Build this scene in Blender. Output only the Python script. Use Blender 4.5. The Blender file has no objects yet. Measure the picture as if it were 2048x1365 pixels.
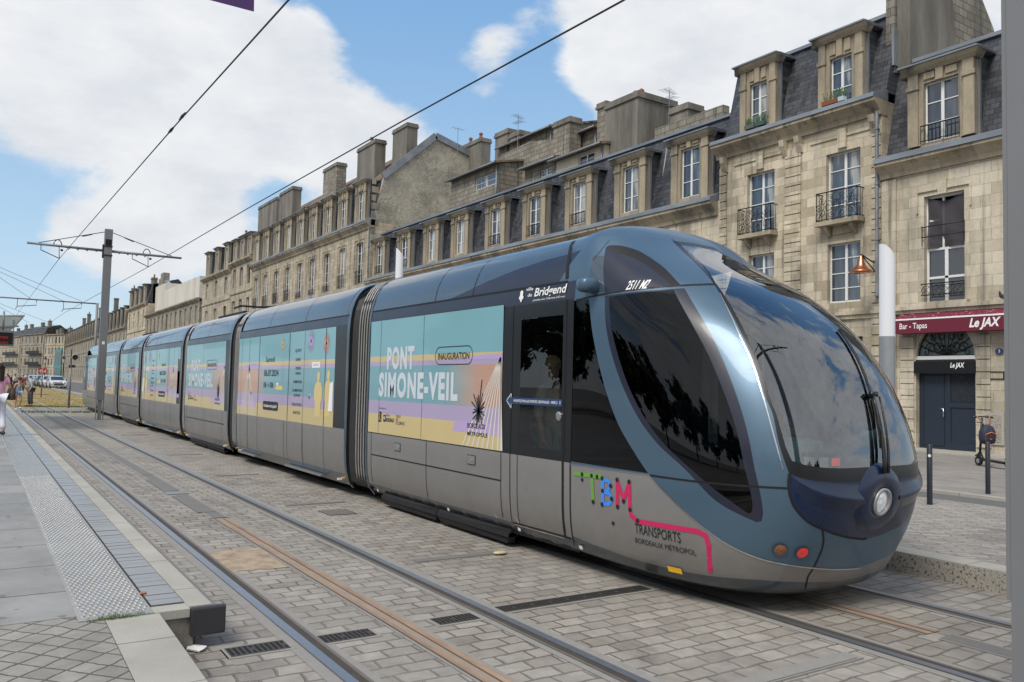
import bpy, bmesh, math, random
from mathutils import Vector, Matrix, geometry
R = math.radians
sc = bpy.context.scene
COL = sc.collection
rnd = random.Random(7)

# ------------------------------------------------------------------ camera
class Cam:
    def __init__(s, f=1630, roll=1.4, pv=91, ux=1072, h=1.75):
        s.f = f; s.h = h
        r = R(roll); p = math.atan(pv / f); a = math.atan(ux / math.hypot(f, pv))
        F = Vector((math.sin(a)*math.cos(p), math.cos(a)*math.cos(p), math.sin(p)))
        Rt = Vector((math.cos(a), -math.sin(a), 0))
        U = Vector((-math.sin(a)*math.sin(p), -math.cos(a)*math.sin(p), math.cos(p)))
        s.F = F; s.X = Rt*math.cos(r) + U*math.sin(r); s.Y = -Rt*math.sin(r) + U*math.cos(r)
        s.o = Vector((0, 0, h))
    def ray(s, x, y): return s.F + s.X*((x-1024)/s.f) - s.Y*((y-682.5)/s.f)
    def z(s, x, y, z=0.0):
        d = s.ray(x, y); t = (z-s.h)/d.z; return Vector((d.x*t, d.y*t, z))
    def px(s, x, y, X):
        d = s.ray(x, y); t = X/d.x; return Vector((X, d.y*t, s.h+d.z*t))
    def py(s, x, y, Y):
        d = s.ray(x, y); t = Y/d.y; return Vector((d.x*t, Y, s.h+d.z*t))
    def proj(s, P):
        q = P - s.o; d = q.dot(s.F)
        return (1024+s.f*q.dot(s.X)/d, 682.5-s.f*q.dot(s.Y)/d)
cam = Cam()
cd = bpy.data.cameras.new('camera'); co = bpy.data.objects.new('camera', cd); COL.objects.link(co)
cd.sensor_width = 36; cd.lens = 1630/2048*36; cd.clip_start = 0.05; cd.clip_end = 4000
m = Matrix.Identity(4)
for i in range(3):
    m[i][0] = cam.X[i]; m[i][1] = cam.Y[i]; m[i][2] = -cam.F[i]
m[2][3] = cam.h
co.matrix_world = m
sc.camera = co

# ------------------------------------------------------------------ colour / materials
def lin(r, g, b):
    f = lambda c: (c/255/12.92) if c/255 <= .04045 else ((c/255+.055)/1.055)**2.4
    return (f(r), f(g), f(b), 1)
def g4(c): return tuple(c)+(1,) if len(c) == 3 else tuple(c)
class NT:
    """tiny node helper"""
    def __init__(s, name):
        s.m = bpy.data.materials.new(name); s.m.use_nodes = True
        s.t = s.m.node_tree; s.t.nodes.clear()
        s.out = s.n('ShaderNodeOutputMaterial'); s.b = s.n('ShaderNodeBsdfPrincipled')
        s.l(s.b.outputs[0], s.out.inputs[0])
    def n(s, typ, **kw):
        nd = s.t.nodes.new(typ)
        for k, v in kw.items(): setattr(nd, k, v)
        return nd
    def l(s, a, b): s.t.links.new(a, b)
    def set(s, **kw):
        for k, v in kw.items():
            k = k.replace('_', ' ')
            s.b.inputs[k].default_value = v
        return s
    def coord(s, scale=(1, 1, 1), kind='Object', rot=(0, 0, 0), loc=(0, 0, 0)):
        tc = s.n('ShaderNodeTexCoord'); mp = s.n('ShaderNodeMapping')
        mp.inputs['Scale'].default_value = scale; mp.inputs['Rotation'].default_value = rot; mp.inputs['Location'].default_value = loc
        s.l(tc.outputs[kind], mp.inputs[0]); return mp.outputs[0]
    def swiz(s, vec, order):
        sp = s.n('ShaderNodeSeparateXYZ'); cb = s.n('ShaderNodeCombineXYZ'); s.l(vec, sp.inputs[0])
        for i, o in enumerate(order):
            if o is not None: s.l(sp.outputs['XYZ'.index(o)], cb.inputs[i])
        return cb.outputs[0]
    def noise(s, vec, scale, detail=4, rough=.55, out=0, dist=0.0):
        n = s.n('ShaderNodeTexNoise'); n.inputs['Scale'].default_value = scale; n.inputs['Detail'].default_value = detail
        n.inputs['Roughness'].default_value = rough; n.inputs['Distortion'].default_value = dist
        if vec: s.l(vec, n.inputs['Vector'])
        return n.outputs[out]
    def ramp(s, fac, stops, interp='LINEAR'):
        r = s.n('ShaderNodeValToRGB'); cr = r.color_ramp; cr.interpolation = interp
        while len(cr.elements) > 1: cr.elements.remove(cr.elements[-1])
        for i, (p, c) in enumerate(stops):
            e = cr.elements[0] if i == 0 else cr.elements.new(p)
            e.position = p; e.color = g4(c) if not isinstance(c, (int, float)) else (c, c, c, 1)
        if fac is not None: s.l(fac, r.inputs[0])
        return r.outputs[0]
    def mix(s, fac, a, b, mode='MIX'):
        n = s.n('ShaderNodeMix', data_type='RGBA', blend_type=mode)
        if isinstance(fac, (int, float)): n.inputs[0].default_value = fac
        else: s.l(fac, n.inputs[0])
        for k, v in ((6, a), (7, b)):
            if isinstance(v, (tuple, list)): n.inputs[k].default_value = g4(v)
            else: s.l(v, n.inputs[k])
        return n.outputs[2]
    def math(s, op, a, b=None, c=None):
        n = s.n('ShaderNodeMath', operation=op)
        for k, v in ((0, a), (1, b), (2, c)):
            if v is None: continue
            if isinstance(v, (int, float)): n.inputs[k].default_value = v
            else: s.l(v, n.inputs[k])
        return n.outputs[0]
    def add(s, a, b, sc=1.0):
        n = s.n('ShaderNodeVectorMath', operation='MULTIPLY_ADD')
        s.l(b, n.inputs[0]); n.inputs[1].default_value = (sc, sc, sc); s.l(a, n.inputs[2]); return n.outputs[0]
    def col(s, v):
        if isinstance(v, (tuple, list)): s.b.inputs['Base Color'].default_value = g4(v)
        else: s.l(v, s.b.inputs['Base Color'])
        return s
    def rough(s, v): s.l(v, s.b.inputs['Roughness']); return s
    def bump(s, h, strength=.5, dist=.01, prev=None):
        b = s.n('ShaderNodeBump'); b.inputs['Strength'].default_value = strength; b.inputs['Distance'].default_value = dist
        s.l(h, b.inputs['Height'])
        if prev: s.l(prev, b.inputs['Normal'])
        s.l(b.outputs[0], s.b.inputs['Normal']); return b.outputs[0]
    def brick(s, vec, w, h, c1, c2, mortar, msize=.01, smooth=.1, off=.5, bias=0.0):
        n = s.n('ShaderNodeTexBrick'); s.l(vec, n.inputs['Vector'])
        n.offset = off
        n.inputs['Color1'].default_value = g4(c1); n.inputs['Color2'].default_value = g4(c2); n.inputs['Mortar'].default_value = g4(mortar)
        n.inputs['Scale'].default_value = 1; n.inputs['Mortar Size'].default_value = msize; n.inputs['Mortar Smooth'].default_value = smooth
        n.inputs['Bias'].default_value = bias; n.inputs['Brick Width'].default_value = w; n.inputs['Row Height'].default_value = h
        return n
def plain(name, c, rough=.5, metal=0.0, coat=0.0, nz=.12, nscale=6, ior=1.45, emit=None, es=0):
    k = NT(name); k.set(Roughness=rough, Metallic=metal, IOR=ior)
    if coat: k.set(Coat_Weight=coat, Coat_Roughness=.04)
    if nz:
        f = k.noise(k.coord(), nscale, 4)
        k.col(k.mix(f, tuple(x*(1-nz) for x in c[:3]), tuple(min(1, x*(1+nz)) for x in c[:3])))
    else: k.col(c)
    if emit: k.b.inputs['Emission Color'].default_value = g4(emit); k.b.inputs['Emission Strength'].default_value = es
    return k.m
def thin_glass(name, tint, refl_rough=.01, ior=1.5, extra=0.0):
    k = NT(name); k.t.nodes.remove(k.b)
    tr = k.n('ShaderNodeBsdfTransparent'); tr.inputs[0].default_value = g4(tint)
    gl = k.n('ShaderNodeBsdfGlossy'); gl.inputs['Roughness'].default_value = refl_rough; gl.inputs['Color'].default_value = (.95, .97, 1, 1)
    fr = k.n('ShaderNodeFresnel'); fr.inputs[0].default_value = ior
    ad = k.math('ADD', fr.outputs[0], extra); mx = k.n('ShaderNodeMixShader')
    k.l(ad, mx.inputs[0]); k.l(tr.outputs[0], mx.inputs[1]); k.l(gl.outputs[0], mx.inputs[2]); k.l(mx.outputs[0], k.out.inputs[0])
    return k.m

# ------------------------------------------------------------------ objects
def tag(o, label=None, cat=None, group=None, kind=None):
    if label: o['label'] = label
    if cat: o['category'] = cat
    if group: o['group'] = group
    if kind: o['kind'] = kind
    return o
def empty(name, loc=(0, 0, 0), rz=0.0, label=None, cat=None, group=None):
    o = bpy.data.objects.new(name, None); COL.objects.link(o); o.location = loc; o.rotation_euler = (0, 0, rz)
    o.empty_display_size = .2
    return tag(o, label, cat, group)
def link_mesh(name, me, parent=None, loc=None):
    o = bpy.data.objects.new(name, me); COL.objects.link(o)
    if parent: o.parent = parent
    if loc is not None: o.location = loc
    return o
def wloc(o):
    v = Vector((0, 0, 0)); 
    while o: v += o.location; o = o.parent
    return v
def kids(o): return [c for c in bpy.data.objects if c.parent is o]
def copy_tree(o, parent=None, _k=None):
    if _k is None:
        _k = {}
        for c in bpy.data.objects:
            if c.parent: _k.setdefault(c.parent, []).append(c)
    c = o.copy(); COL.objects.link(c); c.parent = parent
    for ch in _k.get(o, []): copy_tree(ch, c, _k)
    return c
class MB:
    def __init__(s): s.v = []; s.f = []; s.mi = []; s.cur = 0
    def V(s, p): s.v.append(tuple(p)); return len(s.v)-1
    def F(s, *i): s.f.append(tuple(i)); s.mi.append(s.cur)
    def poly(s, pts): s.F(*[s.V(p) for p in pts])
    def box(s, a, b):
        x0, y0, z0 = [min(a[i], b[i]) for i in range(3)]; x1, y1, z1 = [max(a[i], b[i]) for i in range(3)]
        i = [s.V(p) for p in ((x0, y0, z0), (x1, y0, z0), (x1, y1, z0), (x0, y1, z0), (x0, y0, z1), (x1, y0, z1), (x1, y1, z1), (x0, y1, z1))]
        for q in ((3, 2, 1, 0), (4, 5, 6, 7), (0, 1, 5, 4), (1, 2, 6, 5), (2, 3, 7, 6), (3, 0, 4, 7)): s.F(*[i[k] for k in q])
        return s
    def bar(s, a, b, w, h=None):
        """rectangular bar from a to b"""
        h = h or w; a = Vector(a); b = Vector(b); d = (b-a).normalized()
        u = Vector((0, 0, 1)) if abs(d.z) < .9 else Vector((1, 0, 0))
        x = d.cross(u).normalized()*w/2; y = x.cross(d).normalized()*h/2
        i = [s.V(p) for p in (a-x-y, a+x-y, a+x+y, a-x+y, b-x-y, b+x-y, b+x+y, b-x+y)]
        for q in ((3, 2, 1, 0), (4, 5, 6, 7), (0, 1, 5, 4), (1, 2, 6, 5), (2, 3, 7, 6), (3, 0, 4, 7)): s.F(*[i[k] for k in q])
        return s
    def tube(s, pts, r, n=6, closed=False):
        pts = [Vector(p) for p in pts]; N = len(pts); rings = []
        rr = r if isinstance(r, (list, tuple)) else [r]*N
        for k, p in enumerate(pts):
            if closed: d = pts[(k+1) % N]-pts[k-1]
            else: d = pts[min(k+1, N-1)]-pts[max(k-1, 0)]
            d.normalize(); u = Vector((0, 0, 1)) if abs(d.z) < .95 else Vector((1, 0, 0))
            x = d.cross(u).normalized(); y = x.cross(d)
            rings.append([s.V(p+(x*math.cos(2*math.pi*j/n)+y*math.sin(2*math.pi*j/n))*rr[k]) for j in range(n)])
        for k in range(N if closed else N-1):
            A = rings[k]; B = rings[(k+1) % N]
            for j in range(n): s.F(A[j], A[(j+1) % n], B[(j+1) % n], B[j])
        if not closed: s.F(*rings[0][::-1]); s.F(*rings[-1])
        return s
    def lathe(s, c, prof, n=16, axis='z'):
        """prof: list of (r,h); around axis through c"""
        c = Vector(c); rings = []
        for r, h in prof:
            ring = []
            for j in range(n):
                a = 2*math.pi*j/n; q = (r*math.cos(a), r*math.sin(a), h)
                if axis == 'y': q = (q[0], q[2], q[1])
                if axis == 'x': q = (q[2], q[0], q[1])
                ring.append(s.V(c+Vector(q)))
            rings.append(ring)
        for A, B in zip(rings, rings[1:]):
            for j in range(n): s.F(A[j], A[(j+1) % n], B[(j+1) % n], B[j])
        s.F(*rings[0][::-1]); s.F(*rings[-1]); return s
    def extr(s, pts, d):
        """prism: polygon pts extruded by vector d"""
        d = Vector(d); A = [s.V(p) for p in pts]; B = [s.V(Vector(p)+d) for p in pts]; n = len(pts)
        s.F(*A[::-1]); s.F(*B)
        for j in range(n): s.F(A[j], A[(j+1) % n], B[(j+1) % n], B[j])
        return s
    def grid(s, rows):
        idx = [[s.V(p) for p in r] for r in rows]
        for A, B in zip(idx, idx[1:]):
            for j in range(len(A)-1): s.F(A[j], A[j+1], B[j+1], B[j])
        return s
    def stroke2(s, pts, w, fn, caps=True):
        """flat ribbon with round caps, pts 2-D; fn maps 2-D to 3-D"""
        for a, b in zip(pts, pts[1:]):
            a = Vector(a); b = Vector(b); d = b-a
            if d.length < 1e-6: continue
            n = max(1, int(d.length/.12)); d.normalize(); p = Vector((-d.y, d.x))*w/2
            q = [a+(b-a)*k/n for k in range(n+1)]
            for u, v in zip(q, q[1:]): s.poly([fn(u-p), fn(v-p), fn(v+p), fn(u+p)])
        if caps:
            for a in pts: s.disc2(a, w/2, fn, 16)
        return s
    def disc2(s, c, r, fn, n=14):
        c = Vector(c); s.poly([fn(c+Vector((math.cos(2*math.pi*k/n), math.sin(2*math.pi*k/n)))*r) for k in range(n)])
    def mesh(s, name, mats, smooth=False, off=(0, 0, 0)):
        me = bpy.data.meshes.new(name)
        ox, oy, oz = off
        me.from_pydata([(x-ox, y-oy, z-oz) for x, y, z in s.v], [], s.f)
        for mt in (mats if isinstance(mats, (list, tuple)) else [mats]): me.materials.append(mt)
        me.polygons.foreach_set('material_index', s.mi)
        if smooth:
            me.polygons.foreach_set('use_smooth', [True]*len(me.polygons))
            if isinstance(smooth, (int, float)) and smooth is not True and hasattr(me, 'set_sharp_from_angle'): me.set_sharp_from_angle(angle=R(smooth))
        me.update(); return me
    def build(s, name, mats, parent=None, smooth=False, world=True):
        """world=True: verts are in world space; parent has only a location"""
        off = wloc(parent) if (parent and world) else (0, 0, 0)
        return link_mesh(name, s.mesh(name, mats, smooth, off), parent)
def struct(name, mb, mat, smooth=False):
    return tag(mb.build(name, mat, None, smooth), kind='structure')

class Seams:
    """like MB, but every stroke becomes a part of its own"""
    def __init__(s): s.l = []
    def stroke2(s, *a, **k): m_ = MB(); m_.stroke2(*a, **k); s.l.append(m_)
    def build(s, name, mat, parent):
        for m_ in s.l: m_.build(name, mat, parent)
_txt = {}
def text2d(string, bold=0.0, shear=0.0, space=1.0):
    """returns (verts2d, faces, width) of the built-in font, cap height about 0.72"""
    if bold > .03 and shear == 0: space = 1.16
    k = (string, bold, shear)
    if k in _txt: return _txt[k]
    cu = bpy.data.curves.new('t', 'FONT'); cu.body = string; cu.offset = bold; cu.shear = shear; cu.space_character = space; cu.resolution_u = 3
    ob = bpy.data.objects.new('t', cu); COL.objects.link(ob)
    dg = bpy.context.evaluated_depsgraph_get(); me = ob.evaluated_get(dg).to_mesh()
    vs = [(v.co.x, v.co.y) for v in me.vertices]; fs = [tuple(p.vertices) for p in me.polygons]
    ob.evaluated_get(dg).to_mesh_clear(); bpy.data.objects.remove(ob); bpy.data.curves.remove(cu)
    x0 = min(v[0] for v in vs); x1 = max(v[0] for v in vs); y0 = 0.0; y1 = max(v[1] for v in vs)
    vs = [((x-x0), y) for x, y in vs]
    _txt[k] = (vs, fs, x1-x0, y1); return _txt[k]
def put_text(mb, string, fn, x, y, h, w=None, bold=0.0, shear=0.0):
    """text with cap height h from (x,y), total width w; fn maps 2-D to 3-D"""
    vs, fs, W, H = text2d(string, bold, shear)
    sy = h/H; sx = (w/W) if w else sy
    base = len(mb.v)
    for a, b in vs: mb.V(fn(Vector((x+a*sx, y+b*sy))))
    for f in fs: mb.F(*[base+i for i in f])
# ------------------------------------------------------------------ world: Nishita sky and procedural clouds
w = bpy.data.worlds.new("World"); sc.world = w; w.use_nodes = True
T = w.node_tree; T.nodes.clear()
def N(t, **k):
    n = T.nodes.new(t)
    for a, b in k.items(): setattr(n, a, b)
    return n
L_ = T.links.new
SKYOFF = (7.1, 4.3, 2)
SUN_EL, SUN_AZ = 52, 248      # azimuth: direction towards the sun, clockwise from +Y
sky = N('ShaderNodeTexSky', sky_type='NISHITA'); sky.sun_disc = False
sky.sun_elevation = R(SUN_EL); sky.sun_rotation = R(SUN_AZ); sky.dust_density = .3; sky.ozone_density = 3.0; sky.air_density = 1.0
bg1 = N('ShaderNodeBackground'); bg1.inputs[1].default_value = 1.0
tc = N('ShaderNodeTexCoord')
nrm = N('ShaderNodeVectorMath', operation='NORMALIZE'); L_(tc.outputs['Generated'], nrm.inputs[0])
D = nrm.outputs[0]
def mth(op, a, b=None, c=None, clamp=False):
    n = N('ShaderNodeMath', operation=op); n.use_clamp = clamp
    for k, v in ((0, a), (1, b), (2, c)):
        if v is None: continue
        if isinstance(v, (int, float)): n.inputs[k].default_value = v
        else: L_(v, n.inputs[k])
    return n.outputs[0]
def noise(vec, s, d, r=.55, dist=0):
    n = N('ShaderNodeTexNoise'); n.inputs['Scale'].default_value = s; n.inputs['Detail'].default_value = d; n.inputs['Roughness'].default_value = r; n.inputs['Distortion'].default_value = dist
    L_(vec, n.inputs['Vector']); return n.outputs[0]
stretch = N('ShaderNodeMapping'); stretch.inputs['Scale'].default_value = (1, 1, 2.0); stretch.inputs['Location'].default_value = SKYOFF; L_(D, stretch.inputs[0])
n1 = noise(stretch.outputs[0], 4.2, 9, .55, .25)
n2 = noise(stretch.outputs[0], 9.0, 6, .6)
dens = mth('ADD', mth('MULTIPLY', mth('SUBTRACT', n1, .5), 3.2), mth('MULTIPLY', mth('SUBTRACT', noise(stretch.outputs[0], 16, 5, .6), .5), .9))
# cloud banks and clear gaps: (pixel of their centre in the view, angular radius, weight) -> fixed sky directions
banks = [((100, 70), 9, .9), ((430, 60), 8, .9), ((260, 150), 7, .7), ((330, 200), 7, .7), ((600, 220), 7, .75), ((660, 90), 4, .6), ((90, 250), 4, .6), ((760, 270), 4, .75), ((850, 235), 2.5, .5), ((150, 440), 4, 1.6), ((290, 440), 4, 1.7), ((400, 445), 3.5, 1.7), ((250, 500), 3.5, .7), ((940, 120), 2.6, .95), ((1000, 85), 1.8, .7), ((1060, 50), 1.4, .4), ((975, 185), 1.4, .8), ((890, 30), 2, .4),
         ((1370, 80), 7, 1.1), ((1240, 190), 4, .7), ((1170, 110), 2, .5), ((1600, -20), 13, 1.0), ((2000, 60), 12, .9), ((1420, 260), 7, .7), ((560, 350), 3, .5),
         ((780, 110), 4, -1.2), ((760, -60), 6, -.9), ((1090, 290), 5, -.8), ((1075, 110), 2.2, -.7), ((980, -30), 3.5, -.7), ((60, 640), 4, -.8), ((330, 650), 4, -.7), ((30, 385), 3, -1.6), ((200, 365), 3, -1.7), ((370, 370), 2.8, -1.5), ((520, 372), 2, -1.0), ((560, 400), 2, -.4), ((30, 10), 3, -.35)]
acc = mth('SUBTRACT', dens, .22)
for (q, rad, wt) in banks:
    d = cam.ray(*q).normalized()
    dp = N('ShaderNodeVectorMath', operation='DOT_PRODUCT'); L_(D, dp.inputs[0]); dp.inputs[1].default_value = d
    k = 1/(1-math.cos(R(rad)))
    # gaussian exp(-(1-dot)*k)
    e = mth('EXPONENT', mth('MULTIPLY', mth('SUBTRACT', dp.outputs['Value'], 1.0), k))
    acc = mth('ADD', acc, mth('MULTIPLY', e, wt*.70))
for (dv, rad, wt) in (((.31, -.48, .7), 28, .5), ((-.2, -.75, .6), 25, .4), ((-.8, -.3, .5), 18, .35), ((.1, -.1, 1), 22, .3)):
    dp = N('ShaderNodeVectorMath', operation='DOT_PRODUCT'); L_(D, dp.inputs[0]); dp.inputs[1].default_value = Vector(dv).normalized()
    acc = mth('ADD', acc, mth('MULTIPLY', mth('EXPONENT', mth('MULTIPLY', mth('SUBTRACT', dp.outputs['Value'], 1.0), 1/(1-math.cos(R(rad))))), wt))
gz = N('ShaderNodeSeparateXYZ'); L_(D, gz.inputs[0])
gr = N('ShaderNodeValToRGB'); e = gr.color_ramp.elements; e[0].position = .0; e[0].color = (.66, .80, .92, 1); e[1].position = .85; e[1].color = (.15, .36, .74, 1)
x_ = gr.color_ramp.elements.new(.16); x_.color = (.50, .71, .91, 1); x_ = gr.color_ramp.elements.new(.42); x_.color = (.27, .52, .86, 1)
L_(gz.outputs[2], gr.inputs[0])
ns = N('ShaderNodeVectorMath', operation='SCALE'); L_(sky.outputs[0], ns.inputs[0]); ns.inputs['Scale'].default_value = .13
hm = N('ShaderNodeMix', data_type='RGBA'); hm.inputs[0].default_value = .72; L_(ns.outputs[0], hm.inputs[6]); L_(gr.outputs[0], hm.inputs[7]); L_(hm.outputs[2], bg1.inputs[0])
# general broken cloud over the rest of the sky (behind the camera)
sp = N('ShaderNodeSeparateXYZ'); L_(D, sp.inputs[0])
dp = N('ShaderNodeVectorMath', operation='DOT_PRODUCT'); L_(D, dp.inputs[0]); dp.inputs[1].default_value = cam.F
behind = mth('MULTIPLY', mth('SUBTRACT', .62, dp.outputs['Value'], clamp=True), 1.1)
acc = mth('ADD', acc, behind)
mr = N('ShaderNodeMapRange', interpolation_type='SMOOTHSTEP'); L_(acc, mr.inputs[0]); mr.inputs[1].default_value = .02; mr.inputs[2].default_value = .62
cl = N('ShaderNodeValToRGB'); e = cl.color_ramp.elements; e[0].position = .25; e[0].color = (.43, .465, .52, 1); e[1].position = .66; e[1].color = (.66, .665, .67, 1)
shade = mth('ADD', mth('MULTIPLY', n2, .55), mth('MULTIPLY', noise(stretch.outputs[0], 2.2, 5), .45)); L_(shade, cl.inputs[0])
bg2 = N('ShaderNodeBackground'); bg2.inputs[1].default_value = 1.42; L_(cl.outputs[0], bg2.inputs[0])
mx = N('ShaderNodeMixShader'); L_(mr.outputs[0], mx.inputs[0]); L_(bg1.outputs[0], mx.inputs[1]); L_(bg2.outputs[0], mx.inputs[2])
wo = N('ShaderNodeOutputWorld'); L_(mx.outputs[0], wo.inputs[0])
sun = bpy.data.lights.new('sun', 'SUN'); sun.energy = 3.5; sun.angle = R(24); sun.color = (1, .94, .84)
so = bpy.data.objects.new('sun', sun); COL.objects.link(so)
sd = Vector((math.sin(R(SUN_AZ))*math.cos(R(SUN_EL)), math.cos(R(SUN_AZ))*math.cos(R(SUN_EL)), math.sin(R(SUN_EL))))
so.rotation_euler = sd.to_track_quat('Z', 'Y').to_euler(); so.location = (0, 0, 60)
sc.view_settings.view_transform = 'Standard'; sc.view_settings.look = 'None'; sc.view_settings.exposure = 0; sc.view_settings.gamma = 1
sc.render.engine = 'CYCLES'; sc.cycles.max_bounces = 8; sc.cycles.transparent_max_bounces = 12; sc.cycles.use_denoising = True
# ------------------------------------------------------------------ materials of the ground
def m_setts(name, w, h, c1, c2, mort, order='XY', msize=.012, rot=0, bumpd=.012, dirt=.5):
    k = NT(name); c = k.coord()
    n = k.noise(c, 2.3, 3, out=1); c2v = k.add(c, n, .055); n = k.noise(c, 7, 3, out=1); c2v = k.add(c2v, n, .034)
    if rot:
        mp = k.n('ShaderNodeMapping'); mp.inputs['Rotation'].default_value = (0, 0, rot); k.l(c2v, mp.inputs[0]); c2v = mp.outputs[0]
    if order == 'YX': c2v = k.swiz(c2v, 'YX')
    b = k.brick(c2v, w, h, c1, c2, mort, msize, .35)
    d = k.noise(c, .7, 6, .65); d2 = k.noise(c, 6, 6, .7)
    col = k.mix(k.ramp(d, [(.35, 0), (.7, 1)]), b.outputs['Color'], tuple(x*.66 for x in c1), 'MIX') if 0 else b.outputs['Color']
    col = k.mix(k.math('MULTIPLY', k.ramp(d, [(.38, 0), (.68, 1)]), dirt), col, (.30, .285, .265))
    col = k.mix(1.0, col, k.ramp(d2, [(.25, .72), (.75, 1.18)]), 'MULTIPLY')
    wv = k.noise(k.coord((.35, .06, 1)), 3, 4); col = k.mix(1.0, col, k.ramp(wv, [(.3, .86), (.7, 1.1)]), 'MULTIPLY')
    st = k.noise(k.coord((1, .35, 1)), 1.1, 7, .72); col = k.mix(k.ramp(st, [(.56, 0), (.66, .55)]), col, (.085, .075, .066))
    sp2 = k.noise(c, 34, 4, .6); col = k.mix(k.ramp(sp2, [(.66, 0), (.72, .5)]), col, (.05, .045, .04))
    k.col(col); k.rough(k.ramp(k.noise(c, 4, 5), [(.3, .62), (.7, .88)]))
    hgt = k.math('SUBTRACT', k.math('MULTIPLY', d2, .25), b.outputs['Fac'])
    k.bump(hgt, .9, bumpd); return k.m
M = {}
M['setts'] = m_setts('granite_setts', .235, .158, (.20, .178, .158), (.30, .277, .248), (.115, .10, .086), msize=.010)
M['diamond'] = m_setts('diamond_pavers', .145, .145, (.205, .195, .175), (.265, .25, .225), (.065, .06, .052), rot=R(45), msize=.007, bumpd=.006, dirt=.2)
for nd in M['diamond'].node_tree.nodes:
    if nd.type == 'TEX_BRICK': nd.offset = 0
M['quay_pavers'] = m_setts('quay_pavers', .30, .10, (.23, .21, .19), (.33, .305, .28), (.10, .09, .08), rot=R(45), msize=.006, bumpd=.006, dirt=.35)
k = NT('asphalt'); c = k.coord(); k.col(k.mix(k.noise(c, 40, 4), (.075, .075, .078), (.13, .13, .13))); k.set(Roughness=.85); M['asphalt'] = k.m
k = NT('far_ground'); c = k.coord(); k.col(k.mix(k.noise(c, .2, 6), (.13, .128, .12), (.2, .19, .175))); k.set(Roughness=.9); M['ground'] = k.m
k = NT('concrete_strip'); c = k.coord(); k.col(k.mix(k.noise(c, 8, 6, .7), (.17, .163, .153), (.27, .262, .25))); k.set(Roughness=.85); M['concrete'] = k.m
M['rail'] = plain('polished_rail', (.38, .40, .43, 1), .42, .9, nz=.15, nscale=14)
M['rail_side'] = plain('rusty_rail_side', (.16, .14, .125, 1), .6, .3, nz=.3)
M['groove'] = plain('rail_groove', (.05, .043, .038, 1), .8, nz=.3)
k = NT('rust_strip'); c = k.coord((1, .25, 1)); k.col(k.ramp(k.noise(c, 6, 5, .65), [(.3, (.18, .13, .10)), (.5, (.29, .19, .125)), (.7, (.36, .24, .155))])); k.set(Roughness=.75, Metallic=.1); M['rust'] = k.m
M['tan_strip'] = plain('worn_tan_strip', (.25, .20, .16, 1), .8, nz=.25, nscale=5)
M['dark_strip'] = plain('resin_strip', (.145, .14, .135, 1), .7, nz=.15)
M['iron'] = plain('cast_iron', (.075, .068, .062, 1), .6, .5, nz=.3, nscale=20)
M['black'] = plain('black_hollow', (.008, .008, .008, 1), .9, nz=0)
k = NT('granite_kerb'); c = k.coord(); col = k.mix(k.noise(c, 160, 2), (.26, .25, .22), (.41, .395, .355)); col = k.mix(1, col, k.ramp(k.noise(c, 1.6, 5), [(.3, .8), (.7, 1.1)]), 'MULTIPLY')
jb = k.brick(k.swiz(c, 'YX'), 1.02, 40, (1, 1, 1), (1, 1, 1), (.35, .33, .3), .006, .1, off=0); col = k.mix(1, col, jb.outputs[0], 'MULTIPLY'); k.col(col); k.set(Roughness=.75); M['kerb'] = k.m
k = NT('spotted_kerb_face'); c = k.coord(); col = k.mix(k.noise(c, 40, 3), (.23, .215, .19), (.36, .34, .30))
v = k.noise(c, 38, 6, .65); col = k.mix(k.ramp(v, [(.53, 0), (.60, 1)]), col, (.045, .043, .04)); k.col(col); k.set(Roughness=.85); M['kerb_spot'] = k.m
k = NT('slate_grey_slab'); c = k.coord(); b = k.brick(k.swiz(c, 'YX'), 60, .92, (.20, .205, .205), (.235, .24, .24), (.1, .1, .1), .006, .1, off=0)
b = k.brick(c, 30, .92, (.20, .20, .195), (.265, .262, .255), (.05, .05, .05), .010, .1, off=0)
col = k.mix(1, b.outputs[0], k.ramp(k.noise(c, 3, 6, .65), [(.3, .82), (.7, 1.12)]), 'MULTIPLY'); sp = k.noise(c, 260, 1); col = k.mix(k.ramp(sp, [(.66, 0), (.70, .5)]), col, (.5, .5, .5)); gm = k.noise(c, 7, 2, .4); col = k.mix(k.ramp(gm, [(.70, 0), (.72, .6)]), col, (.09, .09, .09)); wr = k.noise(k.coord((1, .3, 1)), 1.6, 8, .7); col = k.mix(k.ramp(wr, [(.5, 0), (.72, .5)]), col, (.13, .13, .125)); k.col(col); k.set(Roughness=.7); M['slab'] = k.m
M['tactile'] = None
k = NT('tactile_base'); c = k.coord(); b = k.brick(c, 30, .6, (.25, .25, .245), (.29, .29, .28), (.14, .14, .14), .004, .1, off=0); col = k.mix(1, b.outputs[0], k.ramp(k.noise(c, 4, 5), [(.3, .88), (.7, 1.08)]), 'MULTIPLY')
k.col(col); k.set(Roughness=.55); M['tactile'] = k.m
M['stud'] = plain('metal_stud', (.36, .36, .36, 1), .35, .8, nz=.1)
k = NT('steel_plate'); c = k.coord(); col = k.mix(k.noise(k.coord((1, 7, 1)), 3, 4), (.26, .265, .27), (.44, .445, .45)); k.col(col); k.set(Roughness=.32, Metallic=.75); M['plate'] = k.m
k = NT('dry_grass'); c = k.coord(); col = k.ramp(k.noise(c, .5, 6, .65), [(.35, (.16, .155, .06)), (.55, (.34, .25, .11)), (.75, (.42, .31, .16))]); k.col(k.mix(1, col, k.ramp(k.noise(c, 30, 3), [(.2, .6), (.8, 1.3)]), 'MULTIPLY')); k.set(Roughness=1); M['dry'] = k.m
M['blade'] = plain('grass_blade', (.075, .13, .03, 1), .7, nz=.4, nscale=30)

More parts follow.
